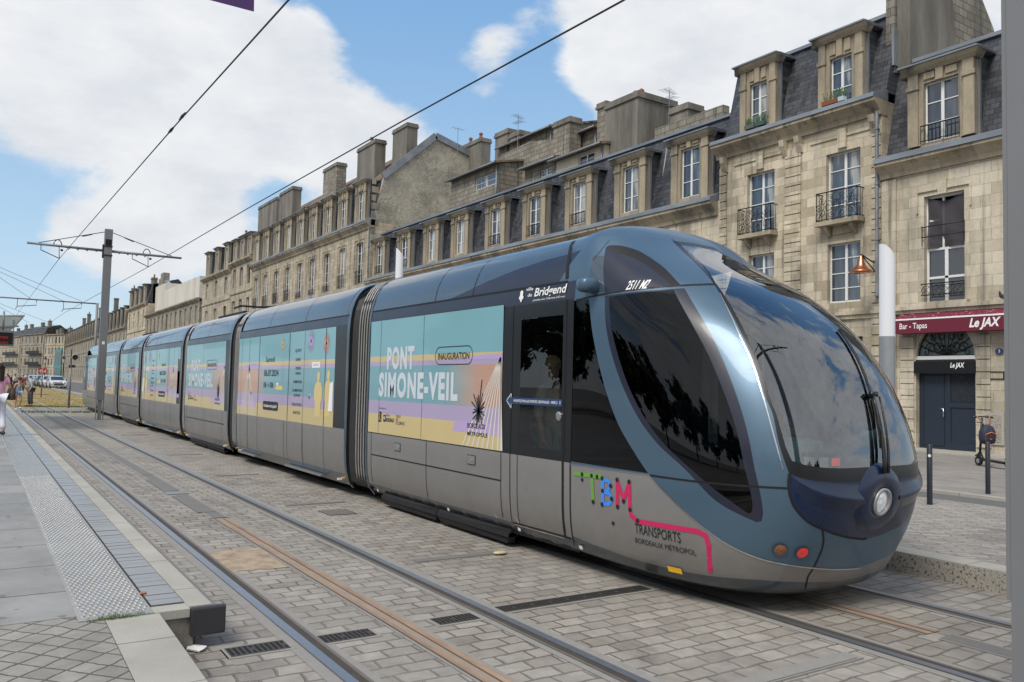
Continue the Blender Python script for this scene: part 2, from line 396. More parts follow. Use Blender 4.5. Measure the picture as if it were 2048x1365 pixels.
# ------------------------------------------------------------------ sheets
def sheet(name, x0, x1, y0, y1, z, mat):
    mb = MB(); mb.poly([(x0, y0, z), (x1, y0, z), (x1, y1, z), (x0, y1, z)]); return struct(name, mb, mat)
sheet('ground', -1500, 1500, -400, 3000, -.02, M['ground'])
sheet('cobbled_track_bed', -.6, 7.80, -14, 51.8, 0, M['setts'])
sheet('grass_verge', -.6, 7.80, 51.8, 330, .0, M['dry'])
XN, XT = 2.68, 6.03; G = 1.435/2
def track(name, xc, y0, y1, rust):
    mb = MB(); z = .004
    def strip(a, b, zz, mi, ya=y0, yb=y1):
        mb.cur = mi
        # broken into lengths so that the strip stays gently irregular
        n = max(1, int((yb-ya)/12)); 
        for i in range(n):
            p = ya+(yb-ya)*i/n; q = ya+(yb-ya)*(i+1)/n; mb.poly([(a, p, zz), (b, p, zz), (b, q, zz), (a, q, zz)])
    for sgn in (-1, 1):
        r = xc+sgn*G; e = sgn
        ys = min(y1, 51.8)
        for a, b, zz, mi, yb in ((r-e*.135, r+e*.155, z, 0, ys), (r-e*.056, r+e*.074, z+.002, 3, ys), (r-e*.000, r+e*.068, z+.006, 1, y1), (r-e*.05, r-e*.002, z+.004, 2, ys), (r-e*.078, r-e*.052, z+.005, 3, y1)):
            strip(min(a, b), max(a, b), zz, mi, y0, yb)
    for (a, b, kind) in rust:
        mi = 5 if kind == 'g' else 4
        strip(xc-.115, xc+.11, z, 0, a, b); strip(xc-.085, xc+.085, z+.0015, 5 if kind == 'g' else 6, a, b)
        if kind == 'r': strip(xc-.072, xc-.045, z+.003, 4, a, b); strip(xc+.022, xc+.058, z+.003, 4, a, b); strip(xc-.092, xc-.082, z+.0035, 2, a, b); strip(xc+.008, xc+.018, z+.003, 2, a, b)
    return struct(name, mb, [M['concrete'], M['rail'], M['groove'], M['rail_side'], M['rust'], M['dark_strip'], M['tan_strip']])
track('near_tram_track', XN, -14, 300, [(-14, 10.6, 'r'), (10.7, 13.0, 'g'), (13.7, 15.8, 'g'), (15.9, 26, 'g'), (26, 51.8, 'g')])
track('far_tram_track', XT, -14, 300, [(-14, 3.3, 'g'), (3.4, 30, 'r'), (30, 51.8, 'g')])
# resin cover strip over the feeder joint (flush darker box)
sheet('joint_strip', XN-.16, XN+.07, 11.2, 12.9, .0085, M['dark_strip'])
sheet('joint_strip', XN-.16, XN+.07, 13.5, 15.2, .0085, M['dark_strip'])

# platform: slabs, tactile band, steel plates, granite edge
PZ = .27; PE = 1.42; Y0 = 5.62
mb = MB(); mb.box((-9, Y0+.12, -.02), (.60, 300, PZ-.004)); struct('platform_paving', mb, M['slab'])
mb = MB(); mb.box((.60, Y0+.0, -.02), (1.025, 300, PZ-.006)); struct('tactile_paving', mb, M['tactile'])
mb = MB()
y = Y0+.1; row = 0
while y < 14:
    n = 11
    for i in range(n):
        x = .625+(i+.5*(row % 2)+.25)*(.385/n)
        if y < 14: mb.lathe((x, y, PZ-.006), [(.0135, 0), (.011, .0045), (.005, .006)], 7)
        else: mb.box((x-.011, y-.011, PZ-.006), (x+.011, y+.011, PZ-.001))
    y += .062 if y < 14 else .09; row += 1
for i in range(9): x = .635+i*.045; mb.box((x-.011, 14.0, PZ-.006), (x+.011, 120, PZ-.0015))
tag(mb.build('tactile_studs', M['stud'], None, False), kind='structure')
mb = MB(); mb.cur = 0; mb.box((1.03, Y0+.14, -.02), (1.235, 300, PZ-.012)); mb.cur = 1
y = Y0+.16
while y < 60:
    mb.box((1.036, y, PZ-.012), (1.232, y+.125, PZ+.001+rnd.uniform(-.002, .002))); y += .135
struct('platform_steel_strip', mb, [M['black'], M['plate']])
mb = MB(); mb.box((1.24, Y0+.02, .12), (PE-.035, 300, PZ)); struct('platform_edge_stone', mb, M['kerb'])
mb = MB(); mb.box((PE-.03, Y0+.02, .19), (PE, 300, PZ-.012)); struct('platform_edge_trim', mb, M['dark_strip'])
k = NT('stained_concrete'); c = k.coord(); col = k.ramp(k.noise(c, 5, 6, .7), [(.3, (.05, .048, .043)), (.55, (.16, .15, .135)), (.75, (.28, .26, .23))]); k.col(col); k.set(Roughness=.9); k.bump(k.noise(c, 25, 5), .6, .01); M['stained'] = k.m
mb = MB(); mb.box((1.03, Y0+.005, -.02), (1.27, Y0+.14, PZ-.02)); mb.box((1.20, Y0+.06, -.02), (1.30, 300, .118)); mb.cur = 1; mb.box((1.027, Y0-.012, PZ-.06), (1.24, Y0+.14, PZ-.006)); struct('platform_end_wall', mb, [M['stained'], M['kerb']])
# rubber end block under the edge stone
fb = MB(); fb.box((1.245, Y0-.035, .085), (1.465, Y0+.015, PZ-.002)); o = tag(fb.build('rubber_buffer', plain('black_rubber', (.03, .031, .036, 1), .45, nz=.2)), 'black rubber end block under the corner of the platform edge', 'buffer')
bv = o.modifiers.new('b', 'BEVEL'); bv.width = .012; bv.segments = 2
# footway ramp at the platform end
mb = MB(); A = [(-9, Y0+.115, PZ-.006), (.60, Y0+.115, PZ-.006), (.60, Y0-.005, PZ-.012), (.74, Y0-.005, PZ-.012), (.74, 0, .16), (.74, -14, .12), (-9, -14, .12)]
mb.poly(A); struct('footway', mb, M['diamond'])
mb = MB()
for a, b in ((Y0-.01, 4.35), (4.342, 3.3), (3.292, 2.2), (2.192, 1.1), (1.092, 0), (-.008, -6)):
    za = PZ-.012-(Y0-a)*.019; zb = PZ-.012-(Y0-b)*.019
    mb.extr([(.745, a, za), (1.055, a, za), (1.055, b, zb), (.745, b, zb)], (0, 0, -.3))
struct('footway_kerb', mb, M['kerb'])
mb = MB(); mb.box((1.06, 5.5, -.01), (1.42, -6, .006)); struct('gutter_setts', mb, M['setts'])

# right-hand side: kerb, paved strip, lane, quay footway
KX = 7.79; KZ = .2
mb = MB(); mb.cur = 1; mb.box((KX, -14, -.02), (KX+.02, 300, KZ-.012)); mb.cur = 0; mb.box((KX+.003, -14, .1), (KX+.30, 300, KZ)); struct('granite_kerb', mb, [M['kerb'], M['kerb_spot']])
mb = MB(); mb.box((KX+.302, -14, -.02), (12.35, 64, KZ-.004)); struct('quay_pavement', mb, M['quay_pavers'])
sheet('cycle_lane', 12.35, 13.45, -14, 64, .15, M['asphalt'])
sheet('asphalt_road', KX+.3, 20, 64, 330, KZ-.05, M['asphalt'])
mb = MB(); mb.box((13.45, -14, -.02), (13.6, 64, KZ)); struct('lane_kerb', mb, M['kerb'])
k = NT('grey_footway'); c = k.coord(); b = k.brick(k.swiz(c, 'YX'), .4, .14, (.19, .175, .165), (.25, .235, .22), (.13, .12, .11), .004, .2)
k.col(k.mix(1, b.outputs[0], k.ramp(k.noise(c, .8, 6), [(.3, .85), (.7, 1.1)]), 'MULTIPLY')); k.set(Roughness=.85); M['footway'] = k.m
mb = MB(); mb.box((13.602, -14, -.02), (22.6, 64, KZ-.03)); mb.box((20, 64, -.02), (22.6, 330, KZ-.03)); struct('house_footway', mb, M['footway'])
mb = MB(); mb.box((22.602, -14, -.02), (24.2, 330, KZ-.005)); struct('house_kerb', mb, M['kerb'])

# ------------------------------------------------------------------ small things set in the street
def grate(x0, x1, y0, y1, label, slots, group=None):
    r = empty('drain_grate', ((x0+x1)/2, (y0+y1)/2, 0), label=label, cat='drain grate', group=group)
    z = .006
    mb = MB(); mb.box((x0-.03, y0-.03, 0), (x1+.03, y1+.03, z)); mb.build('frame', M['concrete'], r)
    mb = MB(); mb.box((x0, y0, z-.001), (x1, y1, z+.003)); mb.build('grating', M['iron'], r)
    mb = MB(); p = (x1-x0)/slots
    for i in range(slots):
        a = x0+p*(i+.25); b = x0+p*(i+.75)
        if (i % 6) == 4 and slots > 6:
            mb.box((a, y0+.02, z+.002), (b, y0+.055, z+.005)); mb.box((a, y1-.055, z+.002), (b, y1-.02, z+.005))
        else: mb.box((a, y0+.02, z+.002), (b, y1-.02, z+.005))
    mb.build('slot', M['black'], r)['kind'] = 'stuff'
    return r
grate(1.44, 1.82, 5.32, 5.50, 'small iron drain grate left of the near rail, beside the platform end', 11)
grate(2.05, 2.42, 5.30, 5.47, 'small iron drain grate just right of the leftmost rail', 11)
grate(2.92, 3.26, 5.30, 5.47, 'small iron drain grate just left of the second rail', 10)
grate(3.52, 5.05, 5.36, 5.52, 'long narrow iron drain grate crossing the paving towards the tram', 52)
def plate(x0, x1, y0, y1, label, name='metal_strip', mat=None, h=.012, line=True):
    mb = MB(); mb.box((x0, y0, 0), (x1, y1, h))
    if line: mb.cur = 1; mb.box((x0+.02, y0+.012, h-.002), (x1-.05, y0+.02, h+.002))
    return tag(mb.build(name, [mat or M['concrete'], M['stud']]), label, 'cover strip')
plate(3.85, 5.02, 3.30, 3.44, 'pale steel cover strip lying across the paving at the bottom edge')
plate(3.72, 4.68, 7.26, 7.38, 'dark grey cover strip in the paving beside the front bogie', mat=M['dark_strip'], h=.008, line=False)
plate(3.74, 4.62, 11.35, 11.46, 'dark grey cover strip in the paving, second from the front', mat=M['dark_strip'], h=.008, line=False)
plate(3.76, 4.50, 15.3, 15.42, 'dark grey cover strip in the paving, third from the front', mat=M['dark_strip'], h=.008, line=False)
plate(3.77, 4.50, 19.8, 19.95, 'dark grey cover strip in the paving, fourth from the front', mat=M['dark_strip'], h=.008, line=False)
plate(3.78, 4.55, 27.0, 27.2, 'farthest dark grey cover strip, near the catenary pole', mat=M['dark_strip'], h=.008, line=False)
plate(2.50, 2.80, 13.1, 13.42, 'small bright steel plate between the two near rails', mat=M['plate'], h=.014, line=False)
k = NT('sand_patch'); c = k.coord(); k.col(k.ramp(k.noise(c, 7, 6, .7), [(.3, (.17, .13, .10)), (.5, (.30, .23, .165)), (.7, (.38, .31, .24))])); k.set(Roughness=.95); k.bump(k.noise(c, 30, 4), .5, .006)
mb = MB(); pts = [(2.02+.02*math.sin(i*3.1), 0) for i in range(4)]
rr = random.Random(3); outline = []
for (a, b) in (((2.04, 7.68), (2.55, 7.62)), ((2.55, 7.62), (2.57, 8.66)), ((2.57, 8.66), (2.03, 8.58)), ((2.03, 8.58), (2.04, 7.68))):
    for i in range(6): t = i/6; outline.append((a[0]+(b[0]-a[0])*t+rr.uniform(-.015, .015), a[1]+(b[1]-a[1])*t+rr.uniform(-.03, .03), .0045))
mb.poly(outline); tag(mb.build('sandy_patch', k.m), 'square of orange sand filling the paving between the near rails', 'paving patch')
mb = MB(); mb.box((3.98, 10.3, 0), (4.36, 10.75, .006)); mb.cur = 1
for i in range(7):
    for j in range(6): mb.box((4.0+i*.05, 10.33+j*.07, .005), (4.03+i*.05, 10.375+j*.07, .008))
tag(mb.build('manhole_cover', [M['iron'], M['concrete']]), 'square studded manhole cover in the paving beside the tram', 'manhole cover')
# litter
mb = MB(); pp = [cam.z(*q, .012) for q in ((373, 1300), (376, 1290), (414, 1294), (408, 1301), (398, 1305))]
for i in range(2): mb.poly([(p.x, p.y, p.z+.006*i+(.004 if j % 2 else 0)) for j, p in enumerate(pp)])
tag(mb.build('paper_scrap', plain('white_paper', (.62, .62, .63, 1), .8, nz=.05)), 'torn scrap of white paper on the setts below the platform end', 'litter')
p0 = cam.z(1000, 1108, .01); mb = MB(); mb.lathe((0, 0, 0), [(.0, 0), (.05, .002), (.062, .012), (.05, .024), (.0, .028)], 12)
o = mb.build('flattened_can', plain('tan_card', (.45, .37, .22, 1), .6, nz=.25, nscale=40)); o.location = p0; o.scale = (1.3, .75, 1); tag(o, 'small flattened tan carton lying on the setts beside the tram', 'litter')
p0 = cam.z(286, 1188, PZ); mb = MB(); mb.lathe((0, 0, 0), [(.0, 0), (.02, .001), (.026, .008), (.016, .012), (0, .013)], 9); o = mb.build('dry_leaf', plain('brown_leaf', (.30, .12, .06, 1), .8, nz=.3, nscale=80)); o.location = p0; tag(o, 'curled brown leaf on the steel strip of the platform', 'leaf')
# grass tuft in the joint of the platform
mb = MB(); rr = random.Random(5)
for i in range(260):
    x = rr.triangular(.64, 1.0, .80); y = Y0-.012+rr.uniform(-.02, .03); h = rr.uniform(.012, .045); a = rr.uniform(0, 6.28); d = rr.uniform(.01, .03)
    mb.poly([(x-.002, y, PZ-.02), (x+.002, y, PZ-.02), (x+math.cos(a)*d, y+math.sin(a)*d, PZ-.012+h)])
tag(mb.build('grass_tuft', M['blade']), 'tuft of green grass in the joint at the platform end', 'grass', kind='stuff')
mb = MB(); rr = random.Random(6)
for i in range(1500):
    x = rr.uniform(1.9, 6.5) ; y = rr.choice((44, 44.4, 51.5, 51.9))+rr.gauss(0, .25); h = rr.uniform(.02, .10)
    if abs(math.sin(x*2.7+y*3)) < .45: continue
    mb.poly([(x-.02, y, 0), (x+.02, y, 0), (x+rr.uniform(-.03, .03), y, h)])
tag(mb.build('weeds', M['blade']), 'green weeds growing in the joints where the setts end', 'weeds', kind='stuff')
mb = MB(); rr = random.Random(8)
for i in range(9000):
    x = rr.uniform(-.4, 7.7); y = 52+rr.random()**2*70; h = rr.uniform(.03, .09)
    if any(abs(x-(c+s*G)) < .12 for c in (XN, XT) for s in (-1, 1)): continue
    mb.poly([(x-.025, y, 0), (x+.025, y, 0), (x+rr.uniform(-.05, .05), y+.02, h)])
tag(mb.build('dry_grass', M['dry']), 'dry yellow grass growing between the tram rails', 'grass', kind='stuff')
# ------------------------------------------------------------------ tram
def paint(name, c, rough=.28, metal=.35, coat=.6, nz=.08):
    k = NT(name); f = k.noise(k.coord((1, 1, 1)), 1.3, 5, .6); k.col(k.mix(f, tuple(x*(1-nz) for x in c), tuple(x*(1+nz) for x in c)))
    sp = k.noise(k.coord(), 2, 4, .6); k.rough(k.ramp(sp, [(.3, rough*.9), (.7, rough*1.15)])); k.set(Metallic=metal, Coat_Weight=coat, Coat_Roughness=.05)
    return k.m
M['blue'] = paint('blue_grey_paint', (.070, .125, .185), .38, .4, .18)
M['blue_dk'] = paint('dark_blue_grey_paint', (.040, .068, .095), .3, .3, .5)
M['roofp'] = paint('roof_fairing_paint', (.065, .092, .12), .2, .4, .6)
def dirty(m_, z0, z1, c):
    t = m_.node_tree; b = [n for n in t.nodes if n.type == 'BSDF_PRINCIPLED'][0]; src = b.inputs['Base Color'].links[0].from_socket
    tc_ = t.nodes.new('ShaderNodeTexCoord'); se = t.nodes.new('ShaderNodeSeparateXYZ'); t.links.new(tc_.outputs['Object'], se.inputs[0]); nz_ = t.nodes.new('ShaderNodeTexNoise'); nz_.inputs['Scale'].default_value = 2.5; nz_.inputs['Detail'].default_value = 8; nz_.inputs['Roughness'].default_value = .7; t.links.new(tc_.outputs['Object'], nz_.inputs[0])
    ad = t.nodes.new('ShaderNodeMath'); ad.operation = 'MULTIPLY_ADD'; t.links.new(nz_.outputs[0], ad.inputs[0]); ad.inputs[1].default_value = -.9; t.links.new(se.outputs[2], ad.inputs[2])
    mr_ = t.nodes.new('ShaderNodeMapRange'); t.links.new(ad.outputs[0], mr_.inputs[0]); mr_.inputs[1].default_value = z0-.45; mr_.inputs[2].default_value = z1-.45; mr_.inputs[3].default_value = .75; mr_.inputs[4].default_value = 0
    mx_ = t.nodes.new('ShaderNodeMix'); mx_.data_type = 'RGBA'; t.links.new(mr_.outputs[0], mx_.inputs[0]); t.links.new(src, mx_.inputs[6]); mx_.inputs[7].default_value = c; t.links.new(mx_.outputs[2], b.inputs['Base Color'])
M['silver'] = paint('silver_paint', (.245, .242, .242), .36, .35, .2, .05); dirty(M['silver'], .15, .95, (.155, .145, .135, 1)); dirty(M['blue_dk'], .1, .5, (.07, .065, .06, 1))
M['navy'] = paint('navy_paint', (.003, .013, .045), .26, .0, .15)
M['purple'] = paint('dark_plum_film', (.012, .015, .032), .3, .0, .15)
M['seam'] = plain('black_seam', (.006, .006, .007, 1), .6, nz=0)
M['trim'] = plain('black_trim', (.009, .010, .012, 1), .30, nz=.1, coat=.0)
M['dglass'] = thin_glass('dark_cab_glass', (.05, .065, .09), .015, 1.42, .0)
M['dglass2'] = thin_glass('smoked_side_glass', (.06, .07, .08), .015, 1.4, 0)
M['door_glass'] = thin_glass('door_glass', (.60, .66, .67), .01, 1.45, .02)
M['ws'] = thin_glass('windscreen_glass', (.84, .90, .88), .008, 1.6, .14)
M['bellow'] = paint('bellows_rubber', (.022, .022, .024), .5, 0, 0)
M['ridge'] = plain('bellows_ridge', (.30, .30, .30, 1), .4, .3, nz=.3)
M['under'] = plain('underframe_black', (.012, .012, .013, 1), .7, nz=.4, nscale=5)
M['txtw'] = plain('white_lettering', (.72, .73, .75, 1), .5, nz=0)
M['txtp'] = plain('pale_lettering', (.50, .56, .62, 1), .4, nz=.12, nscale=3)
M['txtk'] = plain('black_lettering', (.012, .012, .015, 1), .5, nz=0)
M['green'] = plain('green_line', (.12, .30, .045, 1), .4, nz=.04)
M['sky'] = plain('blue_line', (.04, .22, .78, 1), .4, nz=.04)
M['pink'] = plain('crimson_line', (.48, .018, .10, 1), .4, nz=.04)
M['yel'] = plain('yellow_mark', (.80, .45, .015, 1), .5, nz=.04)
M['chrome'] = plain('bright_metal', (.6, .6, .62, 1), .2, 1, nz=.05)
M['bluetape'] = plain('blue_tape', (.02, .045, .13, 1), .4, nz=.05)

TRX = XT; HW = 1.2; YC = 6.3
#        z     w     tip   n
PROF = [(.125, 1.04, 4.30, 3.2), (.16, 1.09, 4.20, 3.4), (.24, 1.13, 4.12, 3.6), (.35, 1.16, 4.06, 3.7), (.48, 1.18, 4.0, 3.8), (.62, 1.19, 3.93, 3.8),
        (.82, 1.195, 3.86, 3.8), (1.03, 1.2, 3.825, 3.8), (1.3, 1.2, 3.845, 3.7), (1.65, 1.2, 3.94, 3.4), (2.0, 1.2, 4.10, 3.0), (2.3, 1.2, 4.33, 2.75), (2.55, 1.198, 4.63, 2.5), (2.72, 1.19, 4.90, 2.4),
        (2.89, 1.165, 5.23, 2.3), (3.05, 1.11, 5.56, 2.25), (3.18, 1.03, 5.82, 2.2), (3.275, .92, 5.98, 2.2), (3.34, .76, 6.09, 2.15), (3.385, .52, 6.17, 2.1), (3.405, .26, 6.22, 2.0), (3.41, .02, 6.28, 2.0)]
VC = [0.0]
for a, b in zip(PROF, PROF[1:]): VC.append(VC[-1]+math.hypot(b[0]-a[0], b[1]-a[1]))
VMAX = VC[-1]
def prof(v):
    v = max(0, min(VMAX-1e-6, v)); i = 0
    while VC[i+1] < v: i += 1
    t = (v-VC[i])/(VC[i+1]-VC[i]); P0 = PROF[max(i-1, 0)]; P1 = PROF[i]; P2 = PROF[i+1]; P3 = PROF[min(i+2, len(PROF)-1)]
    h = VC[i+1]-VC[i]; out = []
    for k in range(4):
        d0 = (P2[k]-P0[k])/max(1e-6, (VC[i+1]-VC[max(i-1, 0)]))*h; d1 = (P3[k]-P1[k])/max(1e-6, (VC[min(i+2, len(PROF)-1)]-VC[i]))*h
        out.append((2*t**3-3*t*t+1)*P1[k]+(t**3-2*t*t+t)*d0+(-2*t**3+3*t*t)*P2[k]+(t**3-t*t)*d1)
    return out
UF = 1.7   # metres of u per radian of plan angle
def S(u, v, off=0.0):
    """cab skin. u<=0: straight side, u>0: curved nose (u = UF*angle), pi*UF = far side"""
    z, w, tip, n = prof(v)
    if u <= 0: p = Vector((TRX-w, YC-u, z))
    elif u >= math.pi*UF: p = Vector((TRX+w, YC+(u-math.pi*UF), z))
    else:
        a = u/UF; c = math.cos(a); s_ = math.sin(a); L = max(.02, YC-tip)
        # polar superellipse about (TRX,YC)
        r = 1/((abs(c)/max(w, .02))**n+(s_/L)**n)**(1/n); p = Vector((TRX-r*c, YC-r*s_, z))
    if u > -2.2 and z > 2.85:      # crest of the cab roof
        p.z += .05*math.exp(-((p.y-6.02)/.36)**2)*min(1, (z-2.85)/.35)
    if z < .3: p.z += .045*(1-min(1, max(0, (YC-p.y)/2.3)))*min(1, (.3-z)/.1)
    if off:
        p = p+SN(u, v)*off
    return p
def SN(u, v):
    e = .01; a = S(u+e, v)-S(u-e, v); b = S(u, min(VMAX, v+e))-S(u, max(0, v-e)); n = a.cross(b)
    if n.length < 1e-12: return Vector((0, 0, 1))
    n.normalize()
    return n if n.dot(S(u, v)-Vector((TRX, YC+max(0, -u) if u < 0 else YC, 1.6))) > 0 else -n
def v_of_z(z):
    lo, hi = 0, VMAX
    for _ in range(40):
        m_ = (lo+hi)/2
        if prof(m_)[0] < z: lo = m_
        else: hi = m_
    return lo
_seed = []
for i in range(0, 120):
    u = -1.6+i*(UF*math.pi*.80+1.6)/119
    for j in range(0, 60):
        v = VMAX*j/59; p = S(u, v)
        if SN(u, v).dot(cam.o-p) > 0: _seed.append((cam.proj(p), u, v))
def inv(x, y):
    """photo pixel -> (u,v) on the cab skin"""
    (q, u, v) = min(_seed, key=lambda t: (t[0][0]-x)**2+(t[0][1]-y)**2)
    for _ in range(14):
        p0 = cam.proj(S(u, v)); e = 2e-3
        a = cam.proj(S(u+e, v)); b = cam.proj(S(u, v+e))
        J = ((a[0]-p0[0])/e, (b[0]-p0[0])/e, (a[1]-p0[1])/e, (b[1]-p0[1])/e); det = J[0]*J[3]-J[1]*J[2]
        if abs(det) < 1e-3: break
        rx, ry = x-p0[0], y-p0[1]
        du = (J[3]*rx-J[1]*ry)/det; dv = (-J[2]*rx+J[0]*ry)/det
        s_ = min(1, .12/max(1e-9, math.hypot(du, dv))); u += du*s_; v = min(VMAX-.01, max(0, v+dv*s_))
        if abs(du)+abs(dv) < 1e-5: break
    if math.hypot(*(Vector(cam.proj(S(u, v)))-Vector((x, y)))) > 8: (q, u, v) = min(_seed, key=lambda t: (t[0][0]-x)**2+(t[0][1]-y)**2)
    return (u, v)
def dens_(pts, step=.05, closed=True):
    out = []; n = len(pts)
    for i in range(n if closed else n-1):
        a = Vector(pts[i]); b = Vector(pts[(i+1) % n]); k = max(1, int((b-a).length/step))
        for j in range(k): out.append(tuple(a+(b-a)*j/k))
    if not closed: out.append(tuple(pts[-1]))
    return out
def smooth2(pts, n=5):
    """Catmull-Rom through open 2-D polyline"""
    out = []
    for i in range(len(pts)-1):
        P = [Vector(pts[max(i-1, 0)]), Vector(pts[i]), Vector(pts[i+1]), Vector(pts[min(i+2, len(pts)-1)])]
        for j in range(n):
            t = j/n; out.append(tuple(.5*((2*P[1])+(P[2]-P[0])*t+(2*P[0]-5*P[1]+4*P[2]-P[3])*t*t+(3*P[1]-P[0]-3*P[2]+P[3])*t**3)))
    out.append(tuple(pts[-1])); return out
def inpoly(x, y, P):
    c = False; n = len(P); j = n-1
    for i in range(n):
        if (P[i][1] > y) != (P[j][1] > y) and x < (P[j][0]-P[i][0])*(y-P[i][1])/(P[j][1]-P[i][1])+P[i][0]: c = not c
        j = i
    return c
IP = lambda L, n=5: smooth2([inv(*p) for p in L], n)
MID = math.pi/2*UF
U_DOOR_F, U_DOOR_R = -.0, -1.0          # door between Y 6.3 and 7.3
UREAR = -4.9
vz = v_of_z
# --- boundary curves traced on the skin
c_silver_top = [(.02, vz(1.015))]+IP([(1298, 951)], 1)
c_silver_arc = IP([(1298, 951), (1342, 997), (1394, 1045), (1453, 1088), (1512, 1115), (1564, 1128), (1623, 1136), (1675, 1139), (1719, 1137)])
c_skirt = [(.02, vz(.335))]+IP([(1268, 1119), (1364, 1143), (1453, 1156), (1527, 1161), (1612, 1165), (1675, 1163)])
def to_mid(c): return c+[(MID, c[-1][1])]
R_silver = c_silver_top[:-1]+to_mid(c_silver_arc)+to_mid(c_skirt)[::-1]
w1r = IP([(1178, 596), (1184, 660), (1197, 726), (1215, 792), (1237, 850), (1266, 901), (1296, 947)])
w1l = [inv(1155, 599), (.03, w1r[0][1]-.02)]
R_w1 = [(.03, vz(2.60))]+[(w1r[0][0], vz(2.60))]+w1r+[(.03, vz(1.045))]
w2l = IP([(1210, 592), (1211, 645), (1222, 704), (1244, 770), (1274, 832), (1314, 887), (1369, 938), (1434, 1004), (1512, 1045)])
w2r = IP([(1523, 1043), (1526, 1023), (1518, 975), (1508, 931), (1494, 861), (1472, 788), (1442, 711), (1409, 645), (1369, 577)])
R_w2 = w2l+w2r
w2li = IP([(1218, 594), (1221, 645), (1234, 704), (1256, 770), (1287, 832), (1327, 887), (1381, 938), (1425, 976), (1497, 1028)])
w2ri = IP([(1503, 1026), (1505, 1010), (1499, 975), (1488, 931), (1473, 861), (1449, 788), (1417, 711), (1382, 645), (1347, 580)])
R_w2i = w2li+w2ri
R_w3 = IP([(1210, 586), (1212, 495)], 2)+IP([(1219, 491), (1248, 493), (1285, 506), (1325, 533), (1362, 571)])
R_arc = IP([(1219, 491), (1248, 493), (1285, 506), (1325, 533), (1362, 571)])+IP([(1342, 571), (1303, 537), (1266, 516), (1230, 505), (1222, 498)])
R_sq = IP([(1186, 512), (1211, 512)], 1)+IP([(1209, 584), (1176, 588)], 1)
# windscreen: near edge, mirrored at the centre line
ws_l = IP([(1345, 482), (1376, 513), (1413, 550), (1439, 587), (1472, 645), (1505, 718), (1530, 792), (1545, 828), (1555, 875), (1564, 908), (1578, 948)])
nav_top = IP([(1578, 948), (1601, 957), (1638, 963), (1675, 965), (1712, 963)])
R_ws = ws_l+to_mid(nav_top[1:])+[(MID, ws_l[0][1]+.02)]
wsi_l = IP([(1362, 491), (1389, 519), (1426, 559), (1452, 596), (1483, 650), (1515, 721), (1540, 796), (1554, 833), (1565, 872), (1573, 898), (1584, 922)])
nti = IP([(1584, 922), (1610, 930), (1640, 935), (1675, 937), (1712, 936)])
R_wsi = wsi_l+to_mid(nti[1:])+[(MID, wsi_l[0][1]+.012)]
nav_b = IP([(1578, 948), (1577, 977), (1585, 1007), (1600, 1029), (1620, 1047), (1645, 1059), (1674, 1070), (1699, 1076), (1725, 1079)])
R_nav = to_mid(nav_top)+to_mid(nav_b)[::-1]
gut = vz(2.80)
c_plum = IP([(1165, 566), (1172, 500)], 3)
REG = [  # (name, polygon) in priority order
    ('windscreen', R_wsi), ('windscreen_frame', R_ws), ('nose_panel', R_nav), ('quarter_glass', R_w2i), ('window_frame', R_w2), ('arch_recess', R_arc), ('upper_window', R_w3), ('rear_quarter_glass', R_w1), ('side_panel', R_silver),
    ('pillar_strip', R_sq),
    ('plum_fairing', [(-.25, gut+.01), (-.02, vz(3.10)), (-.6, vz(3.085)), (-1.15, vz(3.03)), (-1.7, vz(2.95)), (-2.2, vz(2.86)), (-2.5, gut+.01)]),
    ('header_band', [(UREAR, vz(2.655)), (UREAR, gut), (.05, gut), (.05, vz(2.62)), (U_DOOR_R-.25, vz(2.62)), (U_DOOR_R-.25, vz(2.655))]),
    ('door_glass', [(U_DOOR_R+.12, vz(1.13)), (U_DOOR_F-.14, vz(1.13)), (U_DOOR_F-.14, vz(2.47)), (U_DOOR_R+.12, vz(2.47))]),
    ('door_frame', [(U_DOOR_R-.25, vz(1.03)), (.03, vz(1.03)), (.03, vz(2.62)), (U_DOOR_R-.25, vz(2.62))]),
    ('lower_panel', [(UREAR, vz(.30)), (.018, vz(.30)), (.018, vz(1.03)), (UREAR, vz(1.03))]),
    ('skirt', [(UREAR, 0), (MID, 0), (MID, c_skirt[-1][1])]+c_skirt[::-1]+[(.018, vz(.30)), (UREAR, vz(.30))]),
    ('saloon_wall', [(UREAR, vz(1.03)), (U_DOOR_R-.25, vz(1.03)), (U_DOOR_R-.25, vz(2.655)), (UREAR, vz(2.655))]),
    ('roof_fairing', [(UREAR, gut), (-.12, gut), (-.12, VMAX), (UREAR, VMAX)]),
]
MATOF = dict(windscreen='ws', windscreen_frame='trim', nose_panel='navy', quarter_glass='dglass', window_frame='purple', arch_recess='seam', upper_window='purple', rear_quarter_glass='dglass2', side_panel='silver', pillar_strip='roofp',
             plum_fairing='purple', header_band='purple', door_glass='door_glass', door_frame='trim', lower_panel='silver', skirt='blue_dk', roof_fairing='roofp', cab_shell='blue', saloon_wall='trim')
